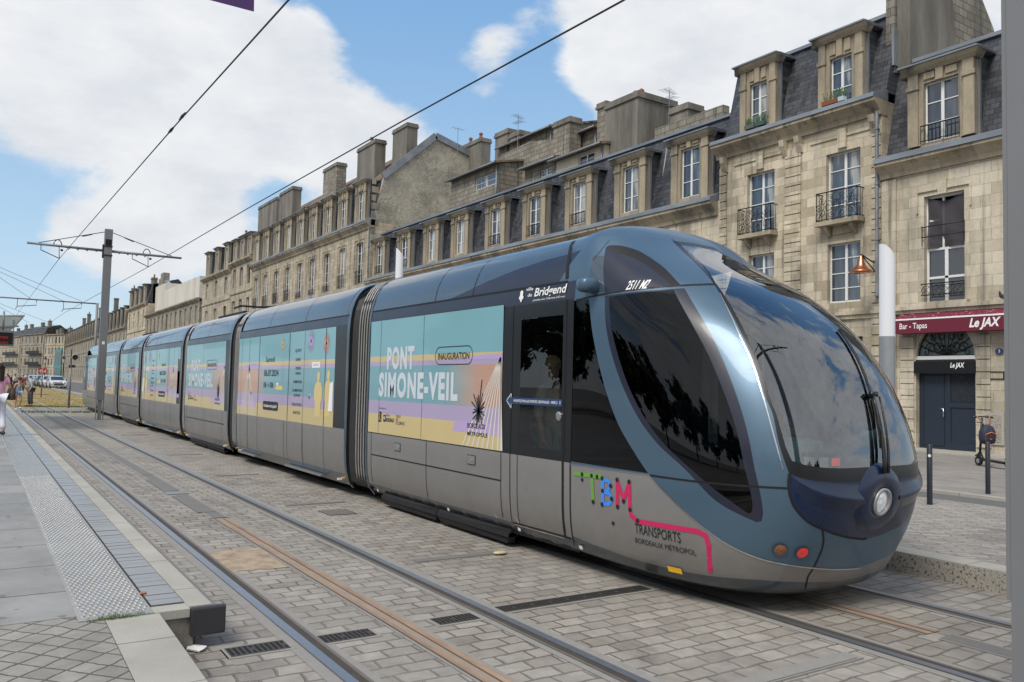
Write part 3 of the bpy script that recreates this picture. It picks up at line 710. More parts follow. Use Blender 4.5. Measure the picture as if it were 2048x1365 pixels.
def cab_cdt():
    vs = []; es = []
    def addpoly(P, closed=True):
        b = len(vs); P = dens_(P, .05, closed)
        for p in P: vs.append(Vector((max(UREAR, min(MID, p[0])), max(0, min(VMAX, p[1])))))
        n = len(P)
        for i in range(n if closed else n-1): es.append((b+i, b+(i+1) % n))
    addpoly([(UREAR, 0), (MID, 0), (MID, VMAX), (UREAR, VMAX)])
    for nm, P in REG: addpoly(P)
    us = [UREAR+.35*i for i in range(14)]+[-.08+.055*i for i in range(1, int((MID+.05)/.055))]
    k = 0
    while k*.052 < VMAX-.02:
        v = .02+k*.052; k += 1
        for u in us: vs.append(Vector((u+(.02 if k % 2 else 0), v)))
    r = geometry.delaunay_2d_cdt(vs, es, [], 0, 1e-4)
    V2, F2 = r[0], r[2]; groups = {}
    for f in F2:
        cx = sum(V2[i][0] for i in f)/3; cy = sum(V2[i][1] for i in f)/3
        nm = 'cab_shell'
        for n_, P in REG:
            if inpoly(cx, cy, P): nm = n_; break
        groups.setdefault(nm, []).append(tuple(f))
    return V2, groups
V2, GR = cab_cdt()
def skin_mesh(name, faces, mat, mirror=False, off=0.0):
    idx = {}; vv = []; nn = []; ff = []
    def g(i):
        if i not in idx:
            u, v = V2[i]; p = S(u, v); n = SN(u, v)
            if off: p = p+n*off
            if mirror: p = Vector((2*TRX-p.x, p.y, p.z)); n = Vector((-n.x, n.y, n.z))
            idx[i] = len(vv); vv.append(p); nn.append(n)
        return idx[i]
    for f in faces:
        t = [g(i) for i in f]
        a, b, c = (vv[i] for i in t); nrm_ = (b-a).cross(c-a)
        if nrm_.length < 1e-10: continue
        if nrm_.dot(nn[t[0]]) < 0: t = t[::-1]
        ff.append(tuple(t))
    me = bpy.data.meshes.new(name); me.from_pydata([tuple(p-CAB0) for p in vv], [], ff); me.materials.append(mat)
    me.polygons.foreach_set('use_smooth', [True]*len(me.polygons)); me.update()
    me.normals_split_custom_set_from_vertices([tuple(n) for n in nn]); return me

tram = empty('tram', (TRX, 20, 0), label='long seven-section silver and blue-grey tram with poster-covered windows standing at the stop', cat='tram')
SECT = [(6.3, 11.20, 'cab'), (11.95, 18.30, 'long'), (18.98, 23.60, 'short'), (24.15, 30.45, 'long'), (31.0, 35.70, 'short'), (36.3, 42.55, 'long'), (43.2, 48.1, 'cab')]
CAB0 = Vector((TRX, 20, 0))
def section(name='car_section'):
    return None
# side helpers ------------------------------------------------------------
def side_x(Y, z, off=.004):
    """near side skin at Y,z"""
    zz, w, tip, n = prof(vz(z))
    if Y >= YC: return TRX-w-off
    L = YC-tip; t = min(.999, (YC-Y)/L)
    return TRX-w*(1-t**n)**(1/n)-off
def sp_(off): return lambda q: Vector((side_x(q.x, q.y, off), q.x, q.y))      # q=(Y,z)
def txt(mb, s, Yl, Yr, z0, h, off=.006, bold=0.0, shear=0.0, slope=0.0):
    """text from Yl (left in view, larger Y) to Yr; base z0, cap height h"""
    W = Yl-Yr
    put_text(mb, s, lambda q: Vector((side_x(Yl-q.x, z0+q.y+slope*q.x, off), Yl-q.x, z0+q.y+slope*q.x)), 0, 0, h, W, bold, shear)

k = NT('poster_print'); uvn = k.n('ShaderNodeUVMap'); uvn.uv_map = 'UVMap'; spn = k.n('ShaderNodeSeparateXYZ'); k.l(uvn.outputs[0], spn.inputs[0])
teal = lin(98, 168, 184)[:3]; teal2 = lin(88, 156, 172)[:3]; yl = lin(205, 182, 112)[:3]; li = lin(168, 150, 194)[:3]; orr = lin(190, 138, 110)[:3]
bands = k.ramp(spn.outputs[1], [(0, teal), (.318, yl), (.365, li), (.405, teal2), (.708, li), (.825, yl)], 'CONSTANT')
# u<0 mode stored in a second map: orange end
uv2 = k.n('ShaderNodeUVMap'); uv2.uv_map = 'FadeMap'; s2 = k.n('ShaderNodeSeparateXYZ'); k.l(uv2.outputs[0], s2.inputs[0])
inb = k.math('MULTIPLY', k.math('GREATER_THAN', spn.outputs[1], .405), k.math('LESS_THAN', spn.outputs[1], .708))
fd = k.n('ShaderNodeMapRange', interpolation_type='SMOOTHSTEP'); k.l(s2.outputs[0], fd.inputs[0])
col = k.mix(k.math('MULTIPLY', inb, fd.outputs[0]), bands, orr)
col = k.mix(1, col, k.ramp(k.noise(k.coord((1, .5, .5)), 1.2, 4), [(.3, .9), (.7, 1.06)]), 'MULTIPLY')
col = k.mix(.24, col, (.36, .38, .39)); k.col(k.mix(1, col, (.92, .92, .92), 'MULTIPLY')); k.set(Roughness=.3, Coat_Weight=.3, Coat_Roughness=.03); M['poster'] = k.m
M['fan'] = plain('pale_rays', lin(200, 196, 190), .4, nz=0)
M['lilac'] = plain('lilac_print', lin(168, 150, 194), .35, nz=.03)
M['ochre'] = plain('ochre_print', lin(198, 180, 125), .35, nz=.03)
M['coral'] = plain('coral_print', lin(200, 130, 110), .35, nz=.03)
PMATS = lambda: [M['poster'], M['txtp'], M['txtk'], M['fan'], M['lilac'], M['ochre'], M['coral'], M['txtw'], M['seam']]
def poster(parent, Yl, Yr, z0, z1, kind, mirror=False):
    mb = MB(); W = Yl-Yr; H = z1-z0
    X = TRX-HW-.004
    def P(u, v, o=.0): return Vector((X-o, Yl-u*W, z1-v*H))
    n = 40
    fade = []
    for i in range(n):
        a, b = i/n, (i+1)/n; mb.poly([P(a, 1), P(b, 1), P(b, 0), P(a, 0)]); fade.append((a, b))
    nf = len(mb.f)
    fn = lambda o: (lambda q: P(q.x, q.y, o))
    fh = lambda o: (lambda q: Vector((X-o, Yl-q.x, z1+q.y)))      # metric, q.y negative downwards
    T_ = lambda s, u0, u1, vb, h, o=.003, b=0.0, sh=0.0: put_text(mb, s, lambda q: Vector((X-o, Yl-u0*W-q.x, z1-vb*H+q.y)), 0, 0, h*H, (u1-u0)*W, b, sh)
    if kind == 'A':
        mb.cur = 4
        pts = [(.66, .365), (.75, .355), (.83, .345), (.90, .336), (1, .335)]
        for a, b in zip(pts, pts[1:]): mb.poly([P(a[0], .37, .001), P(b[0], .37, .001), P(b[0], b[1], .001), P(a[0], a[1], .001)])
        mb.poly([P(.70, .90, .001), P(1, .90, .001), P(1, .82, .001), P(.715, .82, .001)])
        mb.cur = 3
        for i in range(9):
            b0 = .765+i*.031; mb.poly([P(b0, .998, .002), P(min(1, b0+.008), .998, .002), P(.988+i*.0008, .36, .002), P(.984+i*.0008, .36, .002)])
        mb.cur = 1
        T_('PONT', .165, .40, .425, .185, .003, .048); T_('SIMONE-VEIL', .095, .73, .665, .205, .003, .048)
        mb.cur = 2
        T_('INAUGURATION', .585, .80, .365, .052, .003, .015)
        # rounded outline
        cx0, cx1, cy, r = .565, .82, .335, .0; ww = (cx1-cx0)*W; hh = .135*H; q = []
        for k_ in range(17): a = -math.pi/2+math.pi*k_/16; q.append((cx1*W-hh/2+math.cos(a)*hh/2, -cy*H+math.sin(a)*hh/2))
        for k_ in range(17): a = math.pi/2+math.pi*k_/16; q.append((cx0*W+hh/2+math.cos(a)*hh/2, -cy*H+math.sin(a)*hh/2))
        q.append(q[0]); mb.stroke2(q, .010, fh(.003), False)
        T_('UN PARTENARIAT AVEC', .10, .17, .785, .012); T_('Ville de', .172, .205, .845, .02); T_('BORDEAUX', .172, .245, .89, .032, .003, .02); T_('VILLE', .262, .30, .845, .02); T_('DE', .262, .28, .872, .02); T_('FLOIRAC', .262, .34, .905, .028)
        mb.poly([P(.10, .90, .003), P(.128, .90, .003), P(.128, .81, .003), P(.10, .81, .003)]); mb.poly([P(.147, .893, .003), P(.168, .893, .003), P(.168, .835, .003), P(.147, .835, .003)])
        mb.cur = 5
        for a, b in (((.106, .82), (.118, .85)), ((.112, .86), (.124, .89)), ((.108, .88), (.116, .83))): mb.stroke2([(a[0]*W, -a[1]*H), (b[0]*W, -b[1]*H)], .012, fh(.0045))
        mb.cur = 7; mb.disc2((.1575*W, -.862*H), .022, fh(.0045)); mb.cur = 2; mb.disc2((.1575*W, -.862*H), .011, fh(.006))
        mb.cur = 2
        rr = random.Random(4)
        for i in range(19):
            a = math.pi*2*i/19+rr.uniform(-.08, .08); L = rr.uniform(.12, .2)*(1.0 if math.sin(a) < .3 else 1.25); c = Vector((.868*W, -.74*H))
            if i == 4: L = .36
            mb.stroke2([c, c+Vector((math.cos(a)*L*.75, math.sin(a)*L))], .017, fh(.0045))
        T_('BORDEAUX', .80, .912, .865, .035, .004, .01); T_('MÉTROPOLE', .80, .925, .92, .035, .004, .01)
        mb.cur = 8
        for u in (.10, .47): mb.poly([P(u, .998, .002), P(u+.002, .998, .002), P(u+.002, .002, .002), P(u, .002, .002)])
    else:
        f = (lambda a, b: (1-b, 1-a)) if mirror else (lambda a, b: (a, b))
        mb.cur = 4
        for i in range(10):
            a0, a1 = f(.10+.02*i, .10+.02*(i+1)); h = .028*math.sin(math.pi*(i+.5)/10); mb.poly([P(a0, .368, .001), P(a1, .368, .001), P(a1, .363-h, .001), P(a0, .363-h, .001)])
        a0, a1 = f(0, .25); mb.poly([P(a0, .885, .001), P(a1, .885, .001), P(a1, .82, .001), P(a0, .82, .001)])
        mb.cur = 3
        for i in range(12):
            b0 = .05+i*.017; q0, q1 = f(b0, b0+.005); t0, t1 = f(.148, .151); mb.poly([P(q0, .998, .002), P(q1, .998, .002), P(t1, .36, .002), P(t0, .36, .002)])
        mb.cur = 2
        m_ = lambda a, b: (a, b) if not mirror else f(a, b)
        for s, a, b, vb, h, bo in (('Samedi', .35, .45, .325, .065, 0), ('06.07.2024', .335, .495, .495, .075, .01), ('18h → 00h', .335, .445, .635, .065, .005),
                             ('DJ SETS', .66, .715, .225, .03, .01), ('DANSE', .665, .71, .325, .03, .01), ('CIRQUE', .665, .715, .42, .03, .01), ('AÉRIEN', .665, .715, .475, .03, .01), ('ANIMATIONS', .65, .73, .57, .03, .01), ('ILLUMINATION', .645, .735, .665, .03, .01), ('DU PONT', .66, .72, .72, .03, .01), ('FOOD-TRUCKS', .645, .735, .82, .03, .01), ('BUVETTES', .66, .725, .91, .03, .01)):
            a, b = m_(a, b); T_(s, a, b, vb, h, .003, bo)
        def pill(a, b, v0, v1, mi, s, smi):
            a, b = m_(a, b); mb.cur = mi; h = (v1-v0)*H; q = []
            rr_ = h*.35
            for (cx, cy, s0) in ((b*W-rr_, -v1*H+rr_, -90), (b*W-rr_, -v0*H-rr_, 0), (a*W+rr_, -v0*H-rr_, 90), (a*W+rr_, -v1*H+rr_, 180)):
                for j in range(5): an = R(s0+j*22.5); q.append((cx+math.cos(an)*rr_, cy+math.sin(an)*rr_))
            mb.poly([fh(.003)(Vector(p)) for p in q]); mb.cur = smi; T_(s, a+.012, b-.012, v1-(v1-v0)*.33, (v1-v0)*.38, .005, .01)
        pill(.335, .505, .80, .905, 2, 'bordeaux-metropole.fr', 7); pill(.815, .885, .345, .405, 7, 'GRATUIT', 4)
        # firework bursts and people silhouettes
        for (cu, cv, mi, rr_, n_) in ((.53, .13, 5, .12, 18), (.80, .12, 4, .2, 22), (.93, .16, 6, .18, 20)):
            cu = f(cu, cu)[0]; mb.cur = mi; c = Vector((cu*W, -cv*H)); mb.disc2(c, rr_*.45, fh(.003))
            for i in range(n_): a = 2*math.pi*i/n_; mb.stroke2([c, c+Vector((math.cos(a), math.sin(a)))*rr_], .012, fh(.0035), False)
        mb.cur = 5
        for dx, top in ((.875, .43), (.955, .42)):
            cu = f(dx, dx)[0]; q = [(-.024, .9), (-.022, .76), (-.034, .70), (-.032, .61), (-.022, .552), (-.006, .535), (-.011, .505), (-.013, .46), (0, .425), (.013, .46), (.011, .505), (.006, .535), (.022, .552), (.032, .61), (.034, .70), (.022, .76), (.024, .9)]
            mb.poly([P(cu+a, v+top-.42, .003) for a, v in q])
        cu = f(.98, .98)[0]; mb.cur = 7; mb.poly([P(cu-.02, .84, .004), P(min(.995, cu+.012), .84, .004), P(min(.995, cu+.012), .54, .004), P(cu-.012, .57, .004)])
        cu = f(.42, .42)[0]; mb.cur = 5; a, b = m_(.465, .55); mb.poly([P(a, .655, .003), P(b, .655, .003), P(b-.01, .61, .003), P(a+.012, .60, .003)])
        a, b = m_(.48, .50); mb.cur = 7; mb.poly([P(a, .60, .0035), P(b, .60, .0035), P(b, .575, .0035), P(a, .575, .0035)])
        mb.cur = 8
        for u in (.045, .145, .27, .60, .745, .925):
            u = f(u, u)[0]; wd = .0035 if u in (f(.27, .27)[0], f(.60, .60)[0], f(.925, .925)[0]) else .0016; mb.poly([P(u, .998, .004), P(u+wd, .998, .004), P(u+wd, .002, .004), P(u, .002, .004)])
    me = mb.mesh('poster', PMATS(), False, wloc(parent))
    l1 = me.uv_layers.new(name='UVMap'); l2 = me.uv_layers.new(name='FadeMap'); off = wloc(parent)
    for p in me.polygons:
        for li_ in p.loop_indices:
            co_ = me.vertices[me.loops[li_].vertex_index].co; u = (Yl-(co_.y+off.y))/W; v = (z1-(co_.z+off.z))/H; l1.data[li_].uv = (u, v)
            if kind == 'A': t = (u-.60)/.32
            else: t = 1-((u if not mirror else 1-u)-.20)/.20
            l2.data[li_].uv = (t, 0)
    return link_mesh('poster', me, parent)

def body_part(parent, name, Ya, Yb, z0, z1, mat, off=.0, far=False, nz=None, holes=None):
    """strip of the straight body skin between Ya<Yb and z0<z1 on one side"""
    mb = MB(); v0, v1 = vz(z0), vz(z1); n = nz or max(1, int((v1-v0)/.07)); rows = []
    for i in range(n+1):
        zz, w, _, _ = prof(v0+(v1-v0)*i/n); X = TRX+(1 if far else -1)*(w+off)
        rows.append([(X, Ya, zz), (X, Yb, zz)] if not far else [(X, Yb, zz), (X, Ya, zz)])
    mb.grid(rows[::-1]); return mb.build(name, mat, parent, smooth=True)
def roof_fairing(parent, Ya, Yb, round_a=True, round_b=True):
    """rounded fairing from the gutter over the roof, both sides, curled down at the joint ends"""
    mb = MB(); n = 26; ys = []
    steps = [(0, .10), (.05, .045), (.13, .012), (.25, 0)]
    for d, s_ in steps: ys.append((Ya+d, s_ if round_a else 0))
    k_ = max(2, int((Yb-Ya)/.8))
    for i in range(1, k_): ys.append((Ya+.25+(Yb-Ya-.5)*i/k_, 0))
    for d, s_ in steps[::-1]: ys.append((Yb-d, s_ if round_b else 0))
    rows = []
    for y, s_ in ys:
        row = []
        for i in range(n+1):
            v = gut+.012+(VMAX-gut-.012)*i/n; zz, w, _, _ = prof(v); nl = Vector((-w*.3 if i < n else 0, 0, 1 if i > n/3 else .3)).normalized()
            row.append((TRX-w*(1-s_*.5), y, zz-s_*(zz-2.7)*.9))
        rows.append(row+[(2*TRX-p[0], p[1], p[2]) for p in row[::-1]][1:])
    mb.grid(rows); return mb.build('roof_fairing', M['roofp'], parent, smooth=True)
def seamline(mb, pts, w=.012, off=.003):
    mb.stroke2(pts, w, sp_(off), False)
def vstrip(mb, Y, z0, z1, w=.012, off=.003):
    n = max(1, int((z1-z0)/.1)); q = [(Y, z0+(z1-z0)*i/n) for i in range(n+1)]; mb.stroke2(q, w, sp_(off), False)

car_roots = []
for si, (ya, yb, kind) in enumerate(SECT):
    # --- the body of a section is one mesh: both sides below the posters, end frames, floor and ceiling
    mb = MB(); E0, E1 = ya, yb
    zlist = [.165, .2, .26, .33, .5, .8, 1.03]
    for s_ in (-1, 1):
        rows = []
        for zz in zlist: w_ = prof(vz(zz))[1]; rows.append([(TRX+s_*w_, E0, zz), (TRX+s_*w_, E1, zz)])
        if s_ < 0 and kind == 'cab' and si == 0: continue
        mb.cur = 0; mb.grid(rows if s_ > 0 else rows[::-1])
    # upper wall behind the posters + header
    mb.cur = 1
    for s_ in (-1, 1):
        if kind == 'cab' and si == 0 and s_ < 0: continue
        if s_ > 0 and kind == 'cab' and si == 0:
            # far wall of the first section has windows: posts and rails only
            X = TRX+1.2
            mb.box((X-.03, E0, 2.55), (X, E1, 2.80)); 
            for y in (6.3, 7.4, 9.2, 11.1): mb.box((X-.03, y, 1.03), (X, y+.1, 2.55))
            FARWIN = X
            continue
        rows = []
        for zz in (1.03, 1.6, 2.2, 2.55, 2.65, 2.72, 2.80): w_ = prof(vz(zz))[1]; rows.append([(TRX+s_*w_, E0, zz), (TRX+s_*w_, E1, zz)])
        mb.grid(rows if s_ > 0 else rows[::-1])
    mb.cur = 2
    # end bulkheads
    for y in ((E1,) if si == 0 else ((E0,) if si == 6 else (E0, E1))):
        ring = [(TRX-prof(vz(zz))[1]+.002, y, zz) for zz in (.17, .33, 1.0, 2.0, 2.65, 2.85, 3.0, 3.15)]; ring2 = [(2*TRX-p[0], p[1], p[2]) for p in ring[::-1]]
        mb.poly(ring+ring2)
    mb.box((TRX-1.05, E0, .16), (TRX+1.05, E1, .30)); 
    body = mb.build('car_section', [M['silver'], M['trim'], M['under']], tram, smooth=30)
    car_roots.append(body)
# --- first cab (CDT skin)
cab = car_roots[0]
for a_, b_ in ((7.5, 9.2), (9.3, 11.1)): mb = MB(); mb.poly([(FARWIN-.01, a_, 1.03), (FARWIN-.01, b_, 1.03), (FARWIN-.01, b_, 2.55), (FARWIN-.01, a_, 2.55)]); mb.build('saloon_window', thin_glass('smoked_saloon_glass', (.30, .34, .35), .01, 1.45), cab)
NAMES = {}
for nm, faces in GR.items():
    mt = M[MATOF[nm]]
    o = link_mesh(nm, skin_mesh(nm, faces, mt, False), cab); NAMES[nm] = o
    if nm in ('door_glass', 'door_frame', 'lower_panel', 'header_band'):
        pass
    if nm in ('windscreen', 'windscreen_frame', 'nose_panel', 'quarter_glass', 'window_frame', 'arch_recess', 'upper_window', 'rear_quarter_glass', 'side_panel', 'pillar_strip', 'skirt', 'cab_shell', 'roof_fairing', 'door_frame', 'door_glass', 'header_band'):
        # the far half of the cab; symmetrical panels are one part, so join both halves
        me2 = skin_mesh(nm, faces, mt, True); far = link_mesh(nm, me2, cab)
# centre-spanning panels: join the mirrored halves into one mesh each
def join_halves(nm):
    obs = [o for o in bpy.data.objects if o.parent is cab and o.name.split('.')[0] == nm]
    if len(obs) < 2: return
    a, b = obs[0], obs[1]; ma, mb_ = a.data, b.data
    va = [v.co[:] for v in ma.vertices]; vb = [v.co[:] for v in mb_.vertices]; n = len(va)
    fa = [tuple(p.vertices) for p in ma.polygons]+[tuple(i+n for i in p.vertices) for p in mb_.polygons]
    na = [tuple(x.vector) for x in ma.vertex_normals]; 
    cn = {}
    for me_, o_ in ((ma, 0), (mb_, n)):
        for lp, c_ in zip(me_.loops, me_.corner_normals): cn[lp.vertex_index+o_] = tuple(c_.vector)
    me = bpy.data.meshes.new(nm); me.from_pydata(va+vb, [], fa); me.materials.append(ma.materials[0]); me.polygons.foreach_set('use_smooth', [True]*len(fa)); me.update()
    me.normals_split_custom_set_from_vertices([cn.get(i, (0, 0, 1)) for i in range(len(va)+len(vb))])
    a.data = me; bpy.data.objects.remove(b)
for nm in ('windscreen', 'windscreen_frame', 'nose_panel', 'cab_shell', 'roof_fairing', 'skirt'): join_halves(nm)
# --- lettering, seams and fittings of the first section
mb = Seams()
_vs = vstrip
P_sil = lambda q: inv(*q)
def skin_line(L, w=.010, off=.003, n=4, tomid=False):
    q = IP(L, n)
    if tomid: q = to_mid(q)
    mb.stroke2(q, w, lambda p: S(p.x, p.y, off), False)
skin_line([(1152, 601), (1212, 588), (1340, 573), (1430, 569)], .016)
skin_line([(1300, 951), (1380, 962), (1460, 970), (1519, 974), (1577, 977)], .016)
skin_line([(1645, 1060), (1647, 1084), (1640, 1109), (1627, 1136), (1615, 1156), (1610, 1178)], .011)
skin_line([(1220, 480), (1203, 500), (1187, 520)], .006)
skin_line([(1430, 569), (1394, 520), (1364, 494), (1347, 482), (1343, 478)], .010)
skin_line([(1578, 948), (1577, 977), (1585, 1007), (1600, 1029), (1620, 1047), (1645, 1059), (1674, 1070), (1699, 1076), (1725, 1079)], .012, .004, 4, True)
mb.stroke2([(-.12, gut+.03), (-.14, vz(2.9)), (-.17, vz(3.02)), (-.22, vz(3.12)), (-.28, vz(3.2)), (-.33, vz(3.26))], .05, lambda p: S(p.x, p.y, .003), False)
mb.stroke2([(UREAR, gut), (-.1, gut)], .022, lambda p: S(p.x, p.y, .003), False)
for uu in (-1.95, -2.9): mb.stroke2([(uu, gut+(VMAX-gut)*i/12) for i in range(13)], .012, lambda p: S(p.x, p.y, .003), False)
for Y in (7.52, 9.28, 11.0): vstrip(mb, Y, .33, 1.03, .012)
mb.stroke2([(11.0, .725), (7.52, .725)], .016, sp_(.003), False)
vstrip(mb, 7.34, .30, 2.62, .014); vstrip(mb, 6.28, .24, 2.60, .020); vstrip(mb, 6.40, .30, 2.62, .035); vstrip(mb, 7.2, .30, 1.05, .01); mb.stroke2([(7.32, .30), (6.3, .30)], .02, sp_(.003), False)
vstrip(mb, 9.28, .17, .33, .010)
mb.build('seam_line', M['seam'], cab)
# thin bright edges
mb = MB(); q = c_silver_arc; mb.stroke2(q, .010, lambda p: S(p.x, p.y, .004), False); mb.stroke2([(.03, vz(1.02)), c_silver_arc[0]], .008, lambda p: S(p.x, p.y, .004), False)
mb.stroke2(IP([(1439, 587), (1472, 655), (1505, 728), (1528, 800), (1550, 880), (1566, 940)]), .006, lambda p: S(p.x, p.y, .004), False)
mb.stroke2([(7.30, .285), (6.42, .285)], .012, sp_(.004), False)
mb.build('bright_edge', M['chrome'], cab)
# operator lettering on the silver panel
mats = [M['green'], M['sky'], M['pink'], M['txtk'], M['yel']]
mb = MB()
def iy(x, y): p = S(*inv(x, y)); return (p.y, p.z)
LW = .042
def st(L, mi, w=LW, dots=()):
    mb.cur = mi; mb.stroke2([iy(*p) for p in L], w, sp_(.005))
st([(1150, 947), (1204, 954)], 0); st([(1184, 952), (1187, 1004)], 0)
st([(1206, 960), (1206, 1007)], 1); st([(1206, 960), (1217, 962), (1222, 970), (1217, 981), (1208, 984)], 1, LW*.8); st([(1208, 984), (1220, 988), (1225, 998), (1219, 1009), (1206, 1008)], 1, LW*.8)
st([(1235, 1012), (1235, 963), (1248, 1000), (1259, 966), (1260, 1015)], 2)
st([(1260, 1010), (1262, 1030), (1275, 1043), (1300, 1047), (1395, 1063), (1412, 1072), (1418, 1090), (1421, 1141)], 2)
mb.cur = 3
for p in ((1165, 949), (1184, 952), (1195, 954), (1205, 957), (1222, 972), (1206, 982), (1224, 998), (1205, 1009), (1187, 1004), (1235, 960), (1259, 964), (1248, 1003), (1236, 1014), (1261, 1020), (1276, 1042)):
    mb.disc2(iy(*p), .021, sp_(.007))
mb.build('operator_logo', mats, cab); mb = MB()
for p in ((1227, 1047), (1165, 960)): mb = MB(); mb.disc2(iy(*p), .018, sp_(.006)); mb.build('jack_hole', M['seam'], cab)
mb = MB()
def ptxt(s, pl, pr, h, bold=0.0):
    a = iy(*pl); b = iy(*pr); slope = (b[1]-a[1])/(a[0]-b[0]); txt(mb, s, a[0], b[0], a[1], h, .006, bold, 0, slope)
mb.cur = 3; ptxt('TRANSPORTS', (1271, 1066), (1363, 1087), .085, .0); ptxt('BORDEAUX MÉTROPOL', (1272, 1085), (1394, 1112), .055)
mb.build('lettering', mats, cab); mb = MB()
mb.cur = 4; a = iy(1337, 1133); b = iy(1366, 1143); mb.poly([sp_(.012)(Vector(p)) for p in ((a[0], a[1]+.005), (b[0], a[1]+.005), (b[0], a[1]-.042), (a[0], a[1]-.042))])
mb.build('yellow_mark', mats, cab)
mb = MB(); a = iy(1252, 580); b = iy(1294, 577); txt(mb, '2511 M2', a[0], b[0], a[1], .085, .006, .02, .25, (b[1]-a[1])/(a[0]-b[0])*1.0)
mb.build('fleet_number', M['txtw'], cab); mb = MB(); txt(mb, 'ville', 7.12, 6.99, 2.765, .035, .006, .01); txt(mb, 'de', 7.08, 7.0, 2.70, .035, .006, .01); txt(mb, 'Bridgend', 6.96, 6.40, 2.695, .085, .006, .02, .2); txt(mb, "jumelée avec Villenave-d'Ornon", 6.98, 6.42, 2.645, .022, .006, 0, .2)
mb.build('town_name', M['txtw'], cab); mb = MB(); c = Vector((7.2, 2.72))
for dx, dz, rr_ in ((0, .03, .03), (.02, -.02, .022), (-.02, -.02, .022), (0, -.05, .018), (0, 0, .03)): mb.disc2(c+Vector((dx, dz)), rr_, sp_(.006), 9)
mb.build('crest', M['txtw'], cab)
for (Y, z) in ((7.25, .225), (6.2, .22), (8.8, .22), (10.9, .2)): mb = MB(); mb.poly([sp_(.006)(Vector(q)) for q in ((Y, z), (Y-.05, z), (Y-.05, z+.035), (Y, z+.035))]); mb.build('jacking_mark', M['txtw'], cab)
# blue arrow notice across the door
mb = MB(); q = [(7.42, 1.60), (7.33, 1.675), (7.33, 1.635), (6.42, 1.635), (6.42, 1.565), (7.33, 1.565), (7.33, 1.52)]; mb.poly([sp_(.007)(Vector(p)) for p in q]); mb.cur = 1; txt(mb, 'MONTEZ PAR LES PORTES CENTRALES - MERCI', 7.28, 6.50, 1.588, .026, .009, .01)
mb.stroke2([q[0], q[1], q[2]], .008, sp_(.009)); mb.stroke2([q[0], q[6], q[5]], .008, sp_(.009)); mb.stroke2([(6.455, 1.59), (6.455, 1.615)], .012, sp_(.009)); mb.build('door_notice', [M['bluetape'], M['txtw']], cab)
mb = MB(); mb.cur = 0; mb.lathe((TRX-HW-.012, 6.47, 1.47), [(.045, .012), (.045, 0), (.03, -.006), (.0, -.006)], 18, 'x'); mb.build('door_button', M['chrome'], cab)
for Y in (10.12, 8.15):
    mb = MB(); X = TRX-HW; mb.cur = 0; mb.box((X-.004, Y-.09, .84), (X, Y+.09, .95)); mb.cur = 1; mb.box((X-.006, Y-.083, .847), (X, Y+.083, .943)); mb.cur = 2; mb.lathe((X-.012, Y-.03, .89), [(.0, -.004), (.018, 0), (.02, .008)], 10, 'x'); mb.build('latch', [M['seam'], M['silver'], M['chrome']], cab)
poster(cab, 11.12, 7.53, 1.045, 2.645, 'A')
# camera pod
def ell(mb, c, r, n=14, m_=9, e=1.0):
    c = Vector(c); rows = []
    for i in range(m_+1):
        a = -math.pi/2+math.pi*i/m_; row = []
        for j in range(n+1):
            b = 2*math.pi*j/n; f_ = lambda t: math.copysign(abs(t)**e, t)
            row.append((c.x+r[0]*f_(math.cos(a))*f_(math.cos(b)), c.y+r[1]*f_(math.cos(a))*f_(math.sin(b)), c.z+r[2]*f_(math.sin(a))))
        rows.append(row)
    mb.grid(rows)
mb = MB(); q = S(*inv(1188, 572)); ell(mb, (q.x-.06, q.y, q.z), (.12, .085, .07), e=.6); ell(mb, (q.x-.0, q.y+.05, q.z+.02), (.05, .06, .035), e=.7); mb.build('mirror_camera', M['blue'], cab, smooth=True)
# lamps on the flank
def lamp(x, y, name, lens):
    u, v = inv(x, y); p = S(u, v); n = SN(u, v); up = Vector((0, 0, 1)); a = n.cross(up).normalized(); b = a.cross(n)
    mb = MB(); rows = []
    for r_, d in ((.062, .004), (.056, .006), (.050, -.0)):
        rows.append([p+a*math.cos(2*math.pi*j/20)*r_+b*math.sin(2*math.pi*j/20)*r_+n*d for j in range(21)])
    mb.grid(rows); o = mb.build(name, M['blue_dk'], cab, smooth=True)
    mb = MB(); rows = []
    for r_, d in ((.046, .003), (.030, .009), (.002, .011)): rows.append([p+a*(math.cos(2*math.pi*j/20)*r_-.004)+b*math.sin(2*math.pi*j/20)*r_+n*d for j in range(21)])
    mb.grid(rows); mb.build('lens', lens, o, smooth=True)
def lensmat(name, c, es): 
    k = NT(name); b = k.n('ShaderNodeTexVoronoi'); b.inputs['Scale'].default_value = 90; k.l(k.coord(), b.inputs[0]); k.col(k.mix(k.ramp(b.outputs[0], [(.2, 1), (.6, .35)]), tuple(x*.25 for x in c), c)); k.set(Roughness=.15, Coat_Weight=1.0)
    if es: k.l(k.mix(k.ramp(b.outputs[0], [(.2, 1), (.6, .5)]), tuple(x*.5 for x in c), c), k.b.inputs['Emission Color']); k.b.inputs['Emission Strength'].default_value = es
    return k.m
lamp(1560, 1100, 'indicator_lamp', lensmat('amber_lens', (.30, .10, .04), 0)); lamp(1604, 1106, 'tail_lamp', lensmat('red_lens', (.75, .025, .02), .30))
